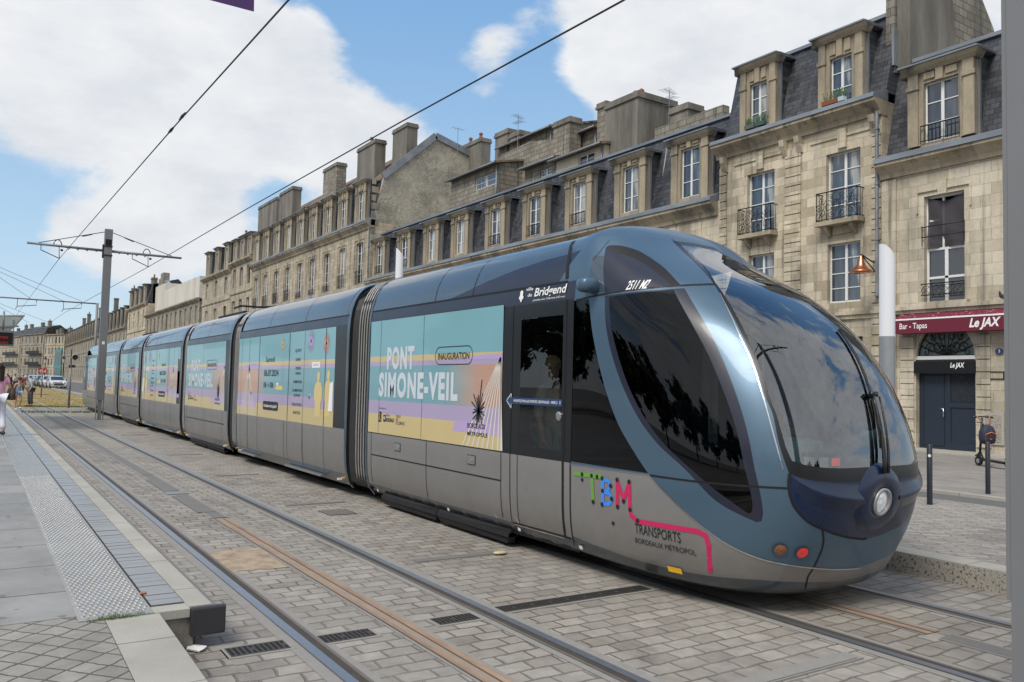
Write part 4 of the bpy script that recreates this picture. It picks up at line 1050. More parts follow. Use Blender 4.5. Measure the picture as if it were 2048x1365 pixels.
# nose: central bump with headlight, wiper, ledge
zc = .90; vc = vz(zc)
def Cn(dx, dz, off):
    """point on the nose near the centre line: dx metres sideways, dz above the lamp centre"""
    z = zc+dz; v = vz(z); zz, w, tip, n = prof(v); L = YC-tip; y = YC-L*(1-min(.99, abs(dx)/w)**n)**(1/n); return Vector((TRX+dx, y-off, z))
mb = MB(); rows = []
for (r_, o_) in ((.30, .0), (.285, .018), (.25, .032), (.18, .038), (.115, .036), (.105, .015), (.10, .008)):
    rows.append([Cn(math.cos(2*math.pi*j/40)*r_, math.sin(2*math.pi*j/40)*r_*(1.0 if math.sin(2*math.pi*j/40) > 0 else .85)+.015, o_) for j in range(41)])
mb.grid(rows); mb.build('lamp_housing', M['navy'], cab, smooth=True)
hd = None
mb = MB(); rows = []
for (r_, o_) in ((.112, .036), (.110, .048), (.088, .048), (.084, .02)): rows.append([Cn(math.cos(2*math.pi*j/32)*r_, math.sin(2*math.pi*j/32)*r_+.01, o_) for j in range(33)])
mb.grid(rows); hd = mb.build('headlamp', M['ridge'], cab, smooth=True)
k = NT('headlamp_lens'); v_ = k.n('ShaderNodeTexVoronoi'); v_.inputs['Scale'].default_value = 30; k.l(k.coord((1, .2, 1)), v_.inputs[0]); k.col(k.ramp(v_.outputs[0], [(.1, (.75, .77, .8)), (.6, (.35, .37, .4))])); k.set(Roughness=.12, Metallic=.4, Coat_Weight=1.0); k.b.inputs['Emission Color'].default_value = (.9, .95, 1, 1); k.b.inputs['Emission Strength'].default_value = .25
mb = MB(); rows = []
for (r_, o_) in ((.085, .024), (.06, .036), (.03, .042), (.002, .044)): rows.append([Cn(math.cos(2*math.pi*j/24)*r_, math.sin(2*math.pi*j/24)*r_+.01, o_) for j in range(25)])
mb.grid(rows); mb.build('lens', k.m, hd, smooth=True)
# crescent ledge on either side of the bump
lo_ = IP([(1582, 950), (1600, 966), (1625, 981), (1660, 993), (1700, 1000), (1722, 1002)], 4); hi_ = IP([(1582, 949), (1604, 957), (1634, 962), (1665, 965), (1700, 965), (1716, 963)], 4)
for s_ in (-1, 1):
    mb = MB(); rows = []; nn = len(lo_)
    for i in range(nn):
        a_, b_ = Vector(lo_[i]), Vector(hi_[i]); t = i/(nn-1); k_ = math.sin(min(1, t*1.15)*math.pi/2)
        row = [S(b_.x, b_.y, .002), S(*(b_.lerp(a_, .45)), .004), S(*(b_.lerp(a_, .80)), .012+.020*k_), S(*(b_.lerp(a_, .97)), .014+.026*k_), S(a_.x, a_.y-.02, .010+.020*k_), S(a_.x, a_.y-.10, .002)]
        if s_ > 0: row = [Vector((2*TRX-p.x, p.y, p.z)) for p in row]
        rows.append(row)
    mb.grid(rows if s_ > 0 else rows[::-1]); mb.build('nose_ledge', M['navy'], cab, smooth=True)
# twin wiper arms
def Wn(dx, z, off): v = vz(z); zz, w, tip, n = prof(v); L = YC-tip; return Vector((TRX+dx, YC-L*(1-min(.99, abs(dx)/w)**n)**(1/n)-off, z))
for dx in (-.03, .03):
    pass
mb = MB(); mb.tube([Wn(-.02+.10*t, 1.14+.62*t, .055-.01*t) for t in [i/8 for i in range(9)]], [.020-.009*i/8 for i in range(9)], 6); mb.tube([Wn(.03+.13*t, 1.14+.60*t, .055-.01*t) for t in [i/8 for i in range(9)]], [.014-.006*i/8 for i in range(9)], 6)
mb.cur = 0; mb.box(Wn(.06, 1.74, .05), Wn(.14, 1.78, .03)); wp = mb.build('wiper_arm', M['trim'], cab, smooth=True)
mb = MB(); mb.tube([Wn(.02+.16*t, 1.33+.98*t, .022) for t in [i/12 for i in range(13)]], .011, 5); mb.build('blade', M['seam'], wp, smooth=True)
# cab interior
M['dash'] = plain('dashboard_teal', (.05, .10, .115, 1), .35, nz=.2, coat=.3)
M['inter'] = plain('interior_wall', (.42, .47, .46, 1), .6, nz=.1)
M['seatm'] = plain('seat_fabric', (.03, .05, .07, 1), .8, nz=.3)
mb = MB(); rows = []
for i in range(13):
    a = math.pi*i/12; rows.append([(TRX-1.03*math.cos(a), 5.3-1.30*math.sin(a)**.75, 1.10), (TRX-.93*math.cos(a), 5.35-1.10*math.sin(a)**.75, 1.25), (TRX-.80*math.cos(a), 5.4-.85*math.sin(a)**.75, 1.31), (TRX-.6*math.cos(a), 5.4-.45*math.sin(a), 1.22)])
mb.grid(rows); mb.box((TRX-.6, 5.0, .3), (TRX+.6, 5.3, 1.1)); mb.build('dashboard', M['dash'], cab, smooth=True)
q_ = cam.px(1660, 925, TRX-.25); mb = MB(); mb.box((q_.x-.16, q_.y, 1.24), (q_.x+.16, q_.y+.15, q_.z+.07)); mb.cur = 1; mb.box((q_.x-.168, q_.y+.03, q_.z-.04), (q_.x-.16, q_.y+.12, q_.z+.04)); mb.box((q_.x-.14, q_.y-.007, q_.z-.04), (q_.x-.03, q_.y, q_.z+.04)); mb.cur = 2; mb.box((q_.x+.02, q_.y-.008, q_.z-.03), (q_.x+.12, q_.y, q_.z+.03)); mb.build('control_desk', [M['trim'], M['inter'], lensmat('red_glow', (.8, .03, .02), .6)], cab)
mb = MB(); mb.box((TRX-.26, 5.45, .95), (TRX+.26, 5.95, 1.07)); mb.box((TRX-.25, 5.85, 1.05), (TRX+.25, 6.0, 1.65)); mb.box((TRX-.13, 5.86, 1.68), (TRX+.13, 5.95, 1.85)); mb.box((TRX-.08, 5.6, .3), (TRX+.08, 5.8, .95)); o = mb.build('driver_seat', M['seatm'], cab); bm_ = o.modifiers.new('b', 'BEVEL'); bm_.width = .05; bm_.segments = 3
mb = MB(); mb.box((TRX-1.1, 6.12, .3), (TRX+.1, 6.16, 1.1)); mb.box((TRX+.7, 6.12, .3), (TRX+1.15, 6.16, 2.6)); mb.box((TRX-1.1, 6.12, 2.45), (TRX+1.15, 6.16, 2.75)); mb.build('cab_bulkhead', M['seatm'], cab); mb = MB(); mb.box((TRX-1.10, 6.2, .30), (TRX+1.10, 11.1, .34)); mb.box((TRX-.95, 7.0, 2.78), (TRX+.95, 11.1, 2.82)); mb.build('interior_lining', M['inter'], cab)
mb = MB(); mb.tube([(TRX-.75, 6.95, .34), (TRX-.75, 6.95, 2.0), (TRX-.78, 6.9, 2.25), (TRX-.95, 6.85, 2.33), (TRX-1.1, 6.85, 2.33)], .018, 8); mb.build('grab_pole', M['chrome'], cab, smooth=True)
for i, y in enumerate((8.0, 8.9)):
    mb = MB(); mb.box((TRX+.25, y, .74), (TRX+1.1, y+.45, .82)); mb.box((TRX+.25, y+.42, .8), (TRX+1.1, y+.5, 1.4)); o = mb.build('passenger_seat', M['seatm'], cab)

# --- the other sections
def joint_collar(parent, Y, wdt, mat):
    mb = MB(); rows = []
    for yy, of in ((Y, .004), (Y+wdt*.5, .010), (Y+wdt, .004)):
        row = [(TRX-(prof(v)[1]+of), yy, prof(v)[0]+(of if i > 22 else 0)) for i, v in enumerate([VMAX*i/30 for i in range(31)])]
        rows.append(row+[(2*TRX-p[0], p[1], p[2]) for p in row[::-1]][1:])
    mb.grid(rows); return mb.build('end_collar', mat, parent, smooth=True)
def fit_section(body, ya, yb, kind, mirror):
    roof_fairing(body, ya, yb)
    for far in (False, True):
        body_part(body, 'header_band', ya, yb, 2.655, 2.80, M['purple'], .003, far)
        body_part(body, 'skirt', ya, yb, .168, .33, M['blue_dk'], .003, far)
    mb = Seams(); mb.stroke2([(yb-.02, 2.805), (ya+.02, 2.805)], .022, sp_(.004), False)
    L = yb-ya
    if kind == 'long':
        fr = [.0, .105, .30, .60, .745, .925, 1.0]
        if mirror: fr = [1-f for f in fr[::-1]]
        Yl = yb-.03; W = (yb-ya)-.60
        for f in (.05, .145, .27, .565, .60, .745, .925): 
            f = 1-f if mirror else f
            vstrip(mb, Yl-f*W, .2, 1.0, .022 if f in (.145, .745, .855, .255) else .010)
        mb.build('seam_line', M['seam'], body)
        for f0, f1 in ((.05, .27), (.60, .925)):
            if mirror: f0, f1 = 1-f1, 1-f0
            d = MB(); X = TRX-HW+.03
            d.box((X-.045, Yl-f1*W, .20), (X+.02, Yl-f0*W, .235)); d.build('door_step', M['plate'], body)
            for f in (f0+(f1-f0)*.62,):
                e_ = MB(); e_.lathe((TRX-HW-.018, Yl-f*W, 1.50), [(.04, .012), (.04, 0), (.02, -.004), (0, -.004)], 14, 'x'); e_.build('door_button', M['chrome'], body)
        poster(body, yb-.03, ya+.57 if not mirror else ya+.25, 1.02, 2.645, 'B', mirror)
        body_part(body, 'dark_end_panel', ya+.06, ya+.56, 1.03, 2.65, M['trim'], .004)
    else:
        for f in (.0, .5, .93): vstrip(mb, yb-.25-f*(L-.5), .33, 1.03, .010)
        mb.stroke2([(yb-.2, .72), (ya+.35, .72)], .016, sp_(.003), False)
        mb.build('seam_line', M['seam'], body)
        poster(body, yb-.03, ya+.42, 1.03, 2.645, 'A')
        body_part(body, 'dark_end_panel', ya+.04, ya+.40, 1.03, 2.65, M['trim'], .004)
    mb = MB(); n_ = 3 if kind == 'long' else 2
    for i in range(1, n_): 
        y = ya+(yb-ya)*i/n_; q = [(TRX-(prof(v)[1]+.003), y, prof(v)[0]+.003) for v in [gut+(VMAX-gut)*j/14 for j in range(15)]]; 
        for a, b in zip(q, q[1:]): mb.poly([(a[0], a[1]-.006, a[2]), (b[0], b[1]-.006, b[2]), (b[0], b[1]+.006, b[2]), (a[0], a[1]+.006, a[2])])
    mb.build('fairing_joint', M['seam'], body)
    joint_collar(body, ya-.01, .10, M['blue_dk']); joint_collar(body, yb-.05, .06, M['blue_dk'])
    mb = MB(); mb.cur = 0
    for yy in (ya+.12, yb-.12): mb.box((TRX-HW-.005, yy-.02, .264), (TRX-1.15, yy+.02, .280))
    mb.cur = 1
    for yy in (ya+.3, yb-.3): mb.box((TRX-HW+.0, yy-.014, .22), (TRX-1.12, yy+.012, .25))
    mb.build('jacking_mark', [M['yel'], M['txtw']], body)
for si in range(1, 6):
    ya, yb, kind = SECT[si]; fit_section(car_roots[si], ya, yb, kind, si == 3)
joint_collar(cab, 11.14, .06, M['blue_dk'])
# near-side bogie skirts under the short sections and the cabs
for si, (ya, yb, kind) in enumerate(SECT):
    if kind == 'long': continue
    a, b = (7.45, 10.75) if si == 0 else ((ya+.55, yb-.55) if si != 6 else (ya+.45, yb-1.4))
    for s_ in (-1, 1):
        mid = (a+b)/2
        for p, q in ((a, mid-.01), (mid+.01, b)):
            mb = MB(); x = TRX+s_*1.09; mb.extr([(x, p+.06, .045), (x, q-.06, .045), (x+s_*.03, q, .12), (x+s_*.0, q, .2), (x, p, .2), (x+s_*.03, p, .12)], (-s_*.09, 0, 0))
            mb.box((x-s_*.09, p, .12), (x+s_*.035, q, .165)); mb.build('bogie_skirt', M['under'], car_roots[si], smooth=False)
    ws_ = (a+b)/2
    for yy in (ws_-.85, ws_+.85):
        mb = MB()
        for s_ in (-1, 1): mb.lathe((TRX+s_*.74, yy, .30), [(.10, -.07), (.28, -.065), (.295, .0), (.29, .06), (.08, .07)], 22, 'x')
        mb.tube([(TRX-.74, yy, .3), (TRX+.74, yy, .3)], .07, 8); mb.build('wheelset', M['under'], car_roots[si], smooth=40)
# rear cab: the same skin turned round, without the interior
rear = car_roots[6]; RY = 43.2+ (11.2-3.72)
C2 = Vector((TRX, (48.1+43.2)/2, 0))
def rear_copy(src, nm):
    me = src.data.copy()
    # world: y' = (48.1) - (y-6.3)  with door end 6.3 -> 48.1 ; mirror through a 180 degree turn
    for v in me.vertices:
        wx, wy, wz = v.co.x+CAB0.x, v.co.y+CAB0.y, v.co.z
        nx, ny = 2*TRX-wx, 48.1-(wy-6.3); o_ = wloc(rear); v.co = (nx-o_.x, ny-o_.y, wz-o_.z)
    me.normals_split_custom_set([(-c_.vector.x, -c_.vector.y, c_.vector.z) for c_ in [x for x in me.corner_normals]]) if False else None
    me.update(); return link_mesh(nm, me, rear)
for o in [c for c in bpy.data.objects if c.parent is cab]:
    b = o.name.split('.')[0]
    if b in ('windscreen', 'windscreen_frame', 'nose_panel', 'quarter_glass', 'window_frame', 'arch_recess', 'upper_window', 'rear_quarter_glass', 'side_panel', 'pillar_strip', 'skirt', 'cab_shell', 'roof_fairing'): rear_copy(o, b)
body_part(rear, 'header_band', 43.2, 48.1, 2.655, 2.80, M['purple'], .003); body_part(rear, 'lower_panel', 43.2, 48.1, .30, 1.03, M['silver'], .003)
poster(rear, 46.9, 43.4, 1.045, 2.645, 'A')
mb = Seams(); mb.stroke2([(43.3, .72), (46.9, .72)], .016, sp_(.006), False); vstrip(mb, 46.9, .3, 2.65, .03, .006); mb.build('seam_line', M['seam'], rear)
joint_collar(rear, 43.2, .08, M['blue_dk'])
# bellows
for (a, b) in zip(SECT, SECT[1:]):
    y0, y1 = a[1], b[0]; mb = MB(); n = 8; rows = []
    for i in range(n*4+1):
        t = i/(n*4); ph = (i % 4); of = (-.075, -.045, -.03, -.045)[ph]
        row = []
        for j in range(26):
            v = VMAX*.985*j/25; zz, w_, _, _ = prof(v); tt = (zz-3.0) if zz > 3.0 else 0
            row.append((TRX-(w_+of), y0+(y1-y0)*t, min(zz+of*.3, 3.10) if zz > .25 else zz+.05))
        rows.append(row+[(2*TRX-p[0], p[1], p[2]) for p in row[::-1]][1:])
    mb.grid(rows)
    bl = mb.build('bellows', M['bellow'], tram, smooth=False)
    mb = MB()
    for i in range(n):
        y = y0+(y1-y0)*(i*4+2)/(n*4)
        if (i < 5):
            q = [(TRX-(prof(VMAX*j/40)[1]-.026), y, prof(VMAX*j/40)[0]) for j in range(2, 33)]; mb.tube(q, .012, 4)
    mb.build('ridge', M['ridge'], bl, smooth=True)
# pantograph on the short section behind the second
par = car_roots[2]
mb = MB(); mb.box((TRX-.5, 19.0, 3.3), (TRX+.5, 20.2, 3.40))
for q in (-.4, .4): mb.tube([(TRX+q, 20.1, 3.40), (TRX+q*.5, 19.1, 3.50)], .03, 6); mb.tube([(TRX+q*.5, 19.1, 3.50), (TRX+q*.75, 20.2, 3.56)], .02, 6)
mb.tube([(TRX-.85, 20.25, 3.48), (TRX-.7, 20.25, 3.56), (TRX+.7, 20.25, 3.56), (TRX+.85, 20.25, 3.48)], .025, 6); mb.tube([(TRX-.8, 20.45, 3.51), (TRX-.6, 20.45, 3.57), (TRX+.6, 20.45, 3.57), (TRX+.8, 20.45, 3.51)], .02, 6)
mb.build('pantograph', M['under'], par, smooth=True)
for si in (2, 4):
    ya, yb, _ = SECT[si]; mb = MB(); mb.box((TRX-.55, ya+1.5, 3.3), (TRX+.55, yb-.6, 3.46)); mb.build('roof_equipment', M['under'], car_roots[si])
# ------------------------------------------------------------------ buildings of the quay front
XF = 24.0
yy_ = lambda v: v*24/27
zz_ = lambda v: (v-1.75)*24/27+1.75
def m_stone(name, c1, c2, mort, bw=.62, bh=.33, stain=.6, axis='YZ', msize=.010, grime=(.10, .095, .085)):
    k = NT(name); c = k.coord(); q = k.swiz(c, axis) if axis != 'bothZ' else None
    if q is None:
        sp = k.n('ShaderNodeSeparateXYZ'); k.l(c, sp.inputs[0]); cb = k.n('ShaderNodeCombineXYZ'); k.l(k.math('ADD', sp.outputs[0], sp.outputs[1]), cb.inputs[0]); k.l(sp.outputs[2], cb.inputs[1]); q = cb.outputs[0]
    q = k.add(q, k.noise(c, 2, 2, out=1), .02)
    b = k.brick(q, bw, bh, c1, c2, mort, msize, .2)
    d = k.noise(k.coord((1, 1, .22)), .9, 6, .65); d2 = k.noise(c, .35, 5, .6); d3 = k.noise(c, 9, 5, .7)
    col = k.mix(k.math('MULTIPLY', k.ramp(d, [(.48, 0), (.72, 1)]), stain), b.outputs[0], grime)
    col = k.mix(1, col, k.ramp(d2, [(.3, .82), (.7, 1.15)]), 'MULTIPLY'); col = k.mix(1, col, k.ramp(d3, [(.25, .85), (.75, 1.1)]), 'MULTIPLY')
    rn = k.noise(k.coord((3.2, 3.2, .16)), 1.0, 5, .6); col = k.mix(k.math('MULTIPLY', k.ramp(rn, [(.54, 0), (.70, 1)]), min(.75, stain)), col, tuple(x*.55 for x in grime))
    k.col(col); k.set(Roughness=.9); k.bump(k.math('SUBTRACT', k.math('MULTIPLY', d3, .4), b.outputs['Fac']), .7, .012); return k.m
M['stone_w'] = m_stone('warm_limestone', (.34, .292, .21), (.55, .49, .385), (.31, .27, .205), stain=.7, msize=.007)
M['stone_p'] = m_stone('pale_limestone', (.39, .345, .265), (.55, .50, .405), (.32, .285, .225), stain=.65, msize=.007)
M['stone_g'] = m_stone('grey_limestone', (.33, .285, .215), (.44, .39, .305), (.19, .17, .135), stain=.7)
M['stone_d'] = m_stone('dark_limestone', (.24, .215, .17), (.33, .30, .24), (.13, .12, .10), stain=.8)
M['mould'] = m_stone('moulded_stone', (.30, .255, .185), (.40, .345, .255), (.24, .2, .15), 1.1, 5, stain=1.0, msize=.004)
M['mould_d'] = m_stone('sooty_moulding', (.20, .175, .135), (.30, .265, .20), (.14, .12, .1), 1.1, 5, stain=.9, msize=.004)
def m_slate(name, c1, c2):
    k = NT(name); c = k.coord(); q = k.swiz(c, 'YZ'); q = k.add(q, k.noise(c, 4, 2, out=1), .006)
    b = k.brick(q, .27, .17, c1, c2, (.006, .006, .008), .011, .3)
    col = k.mix(k.ramp(k.noise(k.coord((1, 1, .3)), 1.2, 6, .7), [(.5, 0), (.75, .55)]), b.outputs[0], (.12, .12, .12)); col = k.mix(1, col, k.ramp(k.noise(c, .6, 5), [(.3, .75), (.7, 1.25)]), 'MULTIPLY')
    k.col(col); k.set(Roughness=.6); k.bump(k.math('SUBTRACT', k.noise(c, 12, 3), b.outputs['Fac']), .6, .01); return k.m
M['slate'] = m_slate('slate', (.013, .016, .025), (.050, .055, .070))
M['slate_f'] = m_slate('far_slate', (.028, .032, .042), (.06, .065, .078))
k = NT('zinc'); c = k.coord(); k.col(k.ramp(k.noise(k.coord((1, .3, 1)), 1.5, 5), [(.3, (.13, .15, .175)), (.7, (.24, .265, .30))])); k.set(Roughness=.5, Metallic=.3); M['zinc'] = k.m
M['wframe'] = plain('white_window_paint', (.62, .63, .63, 1), .5, nz=.05)
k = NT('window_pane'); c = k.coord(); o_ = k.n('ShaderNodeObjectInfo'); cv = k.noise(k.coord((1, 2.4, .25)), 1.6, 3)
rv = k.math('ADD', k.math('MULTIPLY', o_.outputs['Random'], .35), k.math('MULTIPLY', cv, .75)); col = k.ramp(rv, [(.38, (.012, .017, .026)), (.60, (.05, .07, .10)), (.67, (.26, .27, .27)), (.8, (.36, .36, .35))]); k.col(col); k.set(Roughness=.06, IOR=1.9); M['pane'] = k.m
M['dpane'] = plain('dark_pane', (.03, .035, .042, 1), .08, nz=.3, ior=1.9)
M['iron_r'] = plain('wrought_iron', (.014, .014, .016, 1), .5, .4, nz=.2)
k = NT('render_plaster'); c = k.coord(); col = k.ramp(k.noise(k.coord((1, 1, .3)), .8, 7, .7), [(.3, (.13, .12, .10)), (.5, (.24, .22, .185)), (.7, (.34, .32, .27))]); k.col(col); k.set(Roughness=.9); k.bump(k.noise(c, 8, 5), .4, .02); M['plaster'] = k.m
k = NT('grey_cement'); c = k.coord(); col = k.ramp(k.noise(k.coord((1, 1, .18)), 1.1, 7, .7), [(.3, (.075, .07, .062)), (.5, (.145, .137, .122)), (.72, (.235, .225, .20))]); k.col(col); k.set(Roughness=.9); M['cement'] = k.m
k = NT('pale_render'); c = k.coord(); col = k.ramp(k.noise(k.coord((1, 1, .3)), .5, 6, .7), [(.3, (.42, .40, .36)), (.7, (.56, .54, .50))]); k.col(col); k.set(Roughness=.9); M['pale_render'] = k.m
k = NT('cream_render'); c = k.coord(); k.col(k.ramp(k.noise(c, .8, 5), [(.3, (.46, .42, .34)), (.7, (.56, .52, .43))])); k.set(Roughness=.9); M['cream'] = k.m
k = NT('rubble_gable'); c = k.coord(); vo = k.n('ShaderNodeTexVoronoi', feature='DISTANCE_TO_EDGE'); vo.inputs['Scale'].default_value = 3.2; k.l(k.add(k.coord((1, .8, 1.7)), k.noise(c, 3, 3, out=1), .25), vo.inputs['Vector'])
col = k.ramp(k.noise(c, .55, 8, .68), [(.30, (.17, .16, .135)), (.47, (.30, .285, .24)), (.60, (.40, .38, .31)), (.72, (.24, .23, .20))]); ed = k.math('MULTIPLY', k.ramp(vo.outputs[0], [(0, 1), (.09, 0)]), k.ramp(k.noise(c, .8, 3), [(.4, 0), (.6, .8)]))
col = k.mix(ed, col, (.12, .115, .10)); col = k.mix(1, col, k.ramp(k.noise(c, 6, 6, .7), [(.25, .75), (.75, 1.2)]), 'MULTIPLY'); k.col(col); k.set(Roughness=.95); k.bump(k.noise(c, 5, 6, .7), .8, .04); M['gable'] = k.m
M['rough_wall'] = m_stone('old_side_wall', (.19, .175, .145), (.28, .26, .215), (.1, .09, .08), .55, .28, stain=.8, axis='bothZ', msize=.02)
k = NT('clay_tiles'); c = k.coord(); wv = k.n('ShaderNodeTexWave'); wv.bands_direction = 'Y'; wv.inputs['Scale'].default_value = 1.55; k.l(c, wv.inputs[0]); b = k.brick(k.swiz(c, 'YX'), .2, .33, (.13, .085, .06), (.24, .16, .11), (.05, .04, .035), .012, .3)
k.col(k.mix(k.ramp(k.noise(c, 3, 5), [(.45, 0), (.65, .7)]), b.outputs[0], (.10, .095, .08))); k.set(Roughness=.9); k.bump(wv.outputs[0], 1, .06); M['tile'] = k.m
k = NT('brick_stack'); c = k.coord(); sp = k.n('ShaderNodeSeparateXYZ'); k.l(c, sp.inputs[0]); cb = k.n('ShaderNodeCombineXYZ'); k.l(k.math('ADD', sp.outputs[0], sp.outputs[1]), cb.inputs[0]); k.l(sp.outputs[2], cb.inputs[1])
b = k.brick(cb.outputs[0], .22, .07, (.22, .10, .065), (.30, .15, .10), (.14, .13, .115), .012, .2); k.col(k.mix(k.ramp(k.noise(c, 2, 5), [(.5, 0), (.7, .8)]), b.outputs[0], (.10, .095, .085))); k.set(Roughness=.9); M['brick'] = k.m
M['pot'] = plain('terracotta_pot', (.22, .075, .04, 1), .85, nz=.35, nscale=9)
M['curtain'] = plain('white_curtain', (.5, .5, .48, 1), .9, nz=.06)

def build(parent, mb, name, mat, smooth=False): return link_mesh(name, mb.mesh(name, mat, smooth), parent)   # parent-local coordinates: x into the block, y along the front, z up
def wall_holes(mb, x, y0, y1, z0, z1, holes, rev=.22):
    """front wall in plane x with openings and their reveals; holes = (ya,yb,za,zb)"""
    ys = sorted({y0, y1}|{h[0] for h in holes}|{h[1] for h in holes}); zs = sorted({z0, z1}|{h[2] for h in holes}|{h[3] for h in holes})
    ys = [v for v in ys if y0 <= v <= y1]; zs = [v for v in zs if z0 <= v <= z1]
    for i in range(len(ys)-1):
        for j in range(len(zs)-1):
            cy, cz = (ys[i]+ys[i+1])/2, (zs[j]+zs[j+1])/2
            if any(h[0] < cy < h[1] and h[2] < cz < h[3] for h in holes): continue
            mb.poly([(x, ys[i], zs[j]), (x, ys[i], zs[j+1]), (x, ys[i+1], zs[j+1]), (x, ys[i+1], zs[j])])
    for (a, b, c, d) in holes:
        q = x+rev
        mb.poly([(x, a, c), (x, a, d), (q, a, d), (q, a, c)]); mb.poly([(x, b, c), (q, b, c), (q, b, d), (x, b, d)]); mb.poly([(x, a, d), (x, b, d), (q, b, d), (q, a, d)]); mb.poly([(x, a, c), (q, a, c), (q, b, c), (x, b, c)])
_wc = {}
def window(parent, x, ya, yb, za, zb, style='white', rows=4, name='window', detail=True):
    """casement window: frame (mesh) with its pane as child; meshes shared between equal sizes"""
    w_, h_ = round(yb-ya, 2), round(zb-za, 2); key = (w_, h_, style, rows, detail)
    if key not in _wc:
        mb = MB(); t = .05
        if detail:
            mb.box((0, 0, 0), (.06, t, h_)); mb.box((0, w_-t, 0), (.06, w_, h_)); mb.box((0, t, h_-t), (.06, w_-t, h_)); mb.box((0, t, 0), (.06, w_-t, t*1.4)); mb.box((-.012, w_/2-.045, t*1.4), (.05, w_/2+.045, h_-t))
            for i in range(1, rows): mb.box((.0, t, h_*i/rows-.014), (.045, w_/2-.045, h_*i/rows+.014)); mb.box((.0, w_/2+.045, h_*i/rows-.014), (.045, w_-t, h_*i/rows+.014))
        else:
            mb.box((0, 0, 0), (.05, .06, h_)); mb.box((0, w_-.06, 0), (.05, w_, h_)); mb.box((0, .06, h_-.06), (.05, w_-.06, h_)); mb.box((0, w_/2-.04, 0), (.045, w_/2+.04, h_-.06))
        pm = MB(); pm.poly([(.03, 0, 0), (.03, 0, h_), (.03, w_, h_), (.03, w_, 0)])
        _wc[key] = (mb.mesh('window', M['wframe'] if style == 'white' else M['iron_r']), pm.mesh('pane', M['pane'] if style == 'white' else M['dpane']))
    f = link_mesh(name, _wc[key][0], parent, (x, ya, za)); link_mesh('pane', _wc[key][1], f); return f
def dormer(parent, x, yc, w_, z0, z1, gw, gz0, gz1, depth=1.3, mat='mould', rail=False, detail=True, cheek='slate', name='dormer'):
    key = (w_, round(z1-z0, 2), gw, round(gz0-z0, 2), round(gz1-z0, 2), mat, detail)
    H = z1-z0; a, b = gz0-z0, gz1-z0
    if key not in _wc:
        mb = MB(); hw = w_/2; g = gw/2
        # stone front: two jambs, lintel, cornice with keystone
        mb.box((-.02, -hw, 0), (.28, -g, b)); mb.box((-.02, g, 0), (.28, hw, b)); mb.box((-.02, -hw, b), (.28, hw, H-.22)); mb.box((-.02, -g, 0), (.28, g, a))
        if detail:
            mb.box((-.07, -hw-.02, -.0), (-.02, -g-.16, b-.15)); mb.box((-.07, g+.16, 0), (-.02, hw+.02, b-.15))       # pilaster strips
            mb.box((-.11, -hw-.05, b-.15), (-.02, -g-.13, b-.02)); mb.box((-.11, g+.13, b-.15), (-.02, hw+.05, b-.02))
            mb.box((-.09, -hw, b-.02), (-.02, -g-.15, H-.30)); mb.box((-.09, g+.15, b-.02), (-.02, hw, H-.30))
            mb.box((-.07, -g+.02, b+.10), (-.02, -.17, H-.34)); mb.box((-.07, .17, b+.10), (-.02, g-.02, H-.34)); mb.box((-.12, -.11, b-.02), (-.02, .11, H-.30))
            mb.extr([(-.10, -hw-.06, H-.30), (-.22, -hw-.16, H-.20), (-.28, -hw-.20, H-.12), (-.28, -hw-.20, H-.08), (.3, -hw-.2, H-.08), (.3, -hw-.06, H-.30)], (0, w_+.14*2+.05, 0))
            mb.box((-.05, -g-.08, a-.14), (.0, g+.08, a))
        else:
            mb.box((-.15, -hw-.1, H-.25), (.3, hw+.1, H-.08))
        cks = []
        for s_ in (-1, 1): ck = MB(); cks.append(ck); ck.poly([(.26, s_*hw, 0), (.26, s_*hw, H-.15), (depth+.4, s_*hw, H-.15), (depth-.6, s_*hw, 0)] if s_ < 0 else [(.26, s_*hw, 0), (depth-.6, s_*hw, 0), (depth+.4, s_*hw, H-.15), (.26, s_*hw, H-.15)])
        rf = MB(); rf.extr([(-.33, -hw-.22, H-.085), (.3, -hw-.22, H-.085), (depth+.6, -hw-.1, H+.02), (depth+.6, -hw-.1, H+.07), (0, -hw-.22, H+.0), (-.33, -hw-.22, H-.03)], (0, w_+.44, 0))
        rf.box((.2, -hw-.035, 0), (.30, -hw-.002, H-.1)); rf.box((.2, hw+.002, 0), (.30, hw+.035, H-.1))
        _wc[key] = (mb.mesh('dormer', M[mat]), [c_.mesh('cheek', M[cheek]) for c_ in cks], rf.mesh('dormer_roof', M['zinc']))
    d = link_mesh(name, _wc[key][0], parent, (x, yc, z0)); [link_mesh('cheek', c_, d) for c_ in _wc[key][1]]; link_mesh('dormer_roof', _wc[key][2], d)
    wn = window(d, .10, -gw/2, gw/2, a, b, 'white', 3, detail=detail)
    if rail: railing(d, -.10, -gw/2-.06, gw/2+.06, a, .55, 'bars')
    return d
_rc = {}
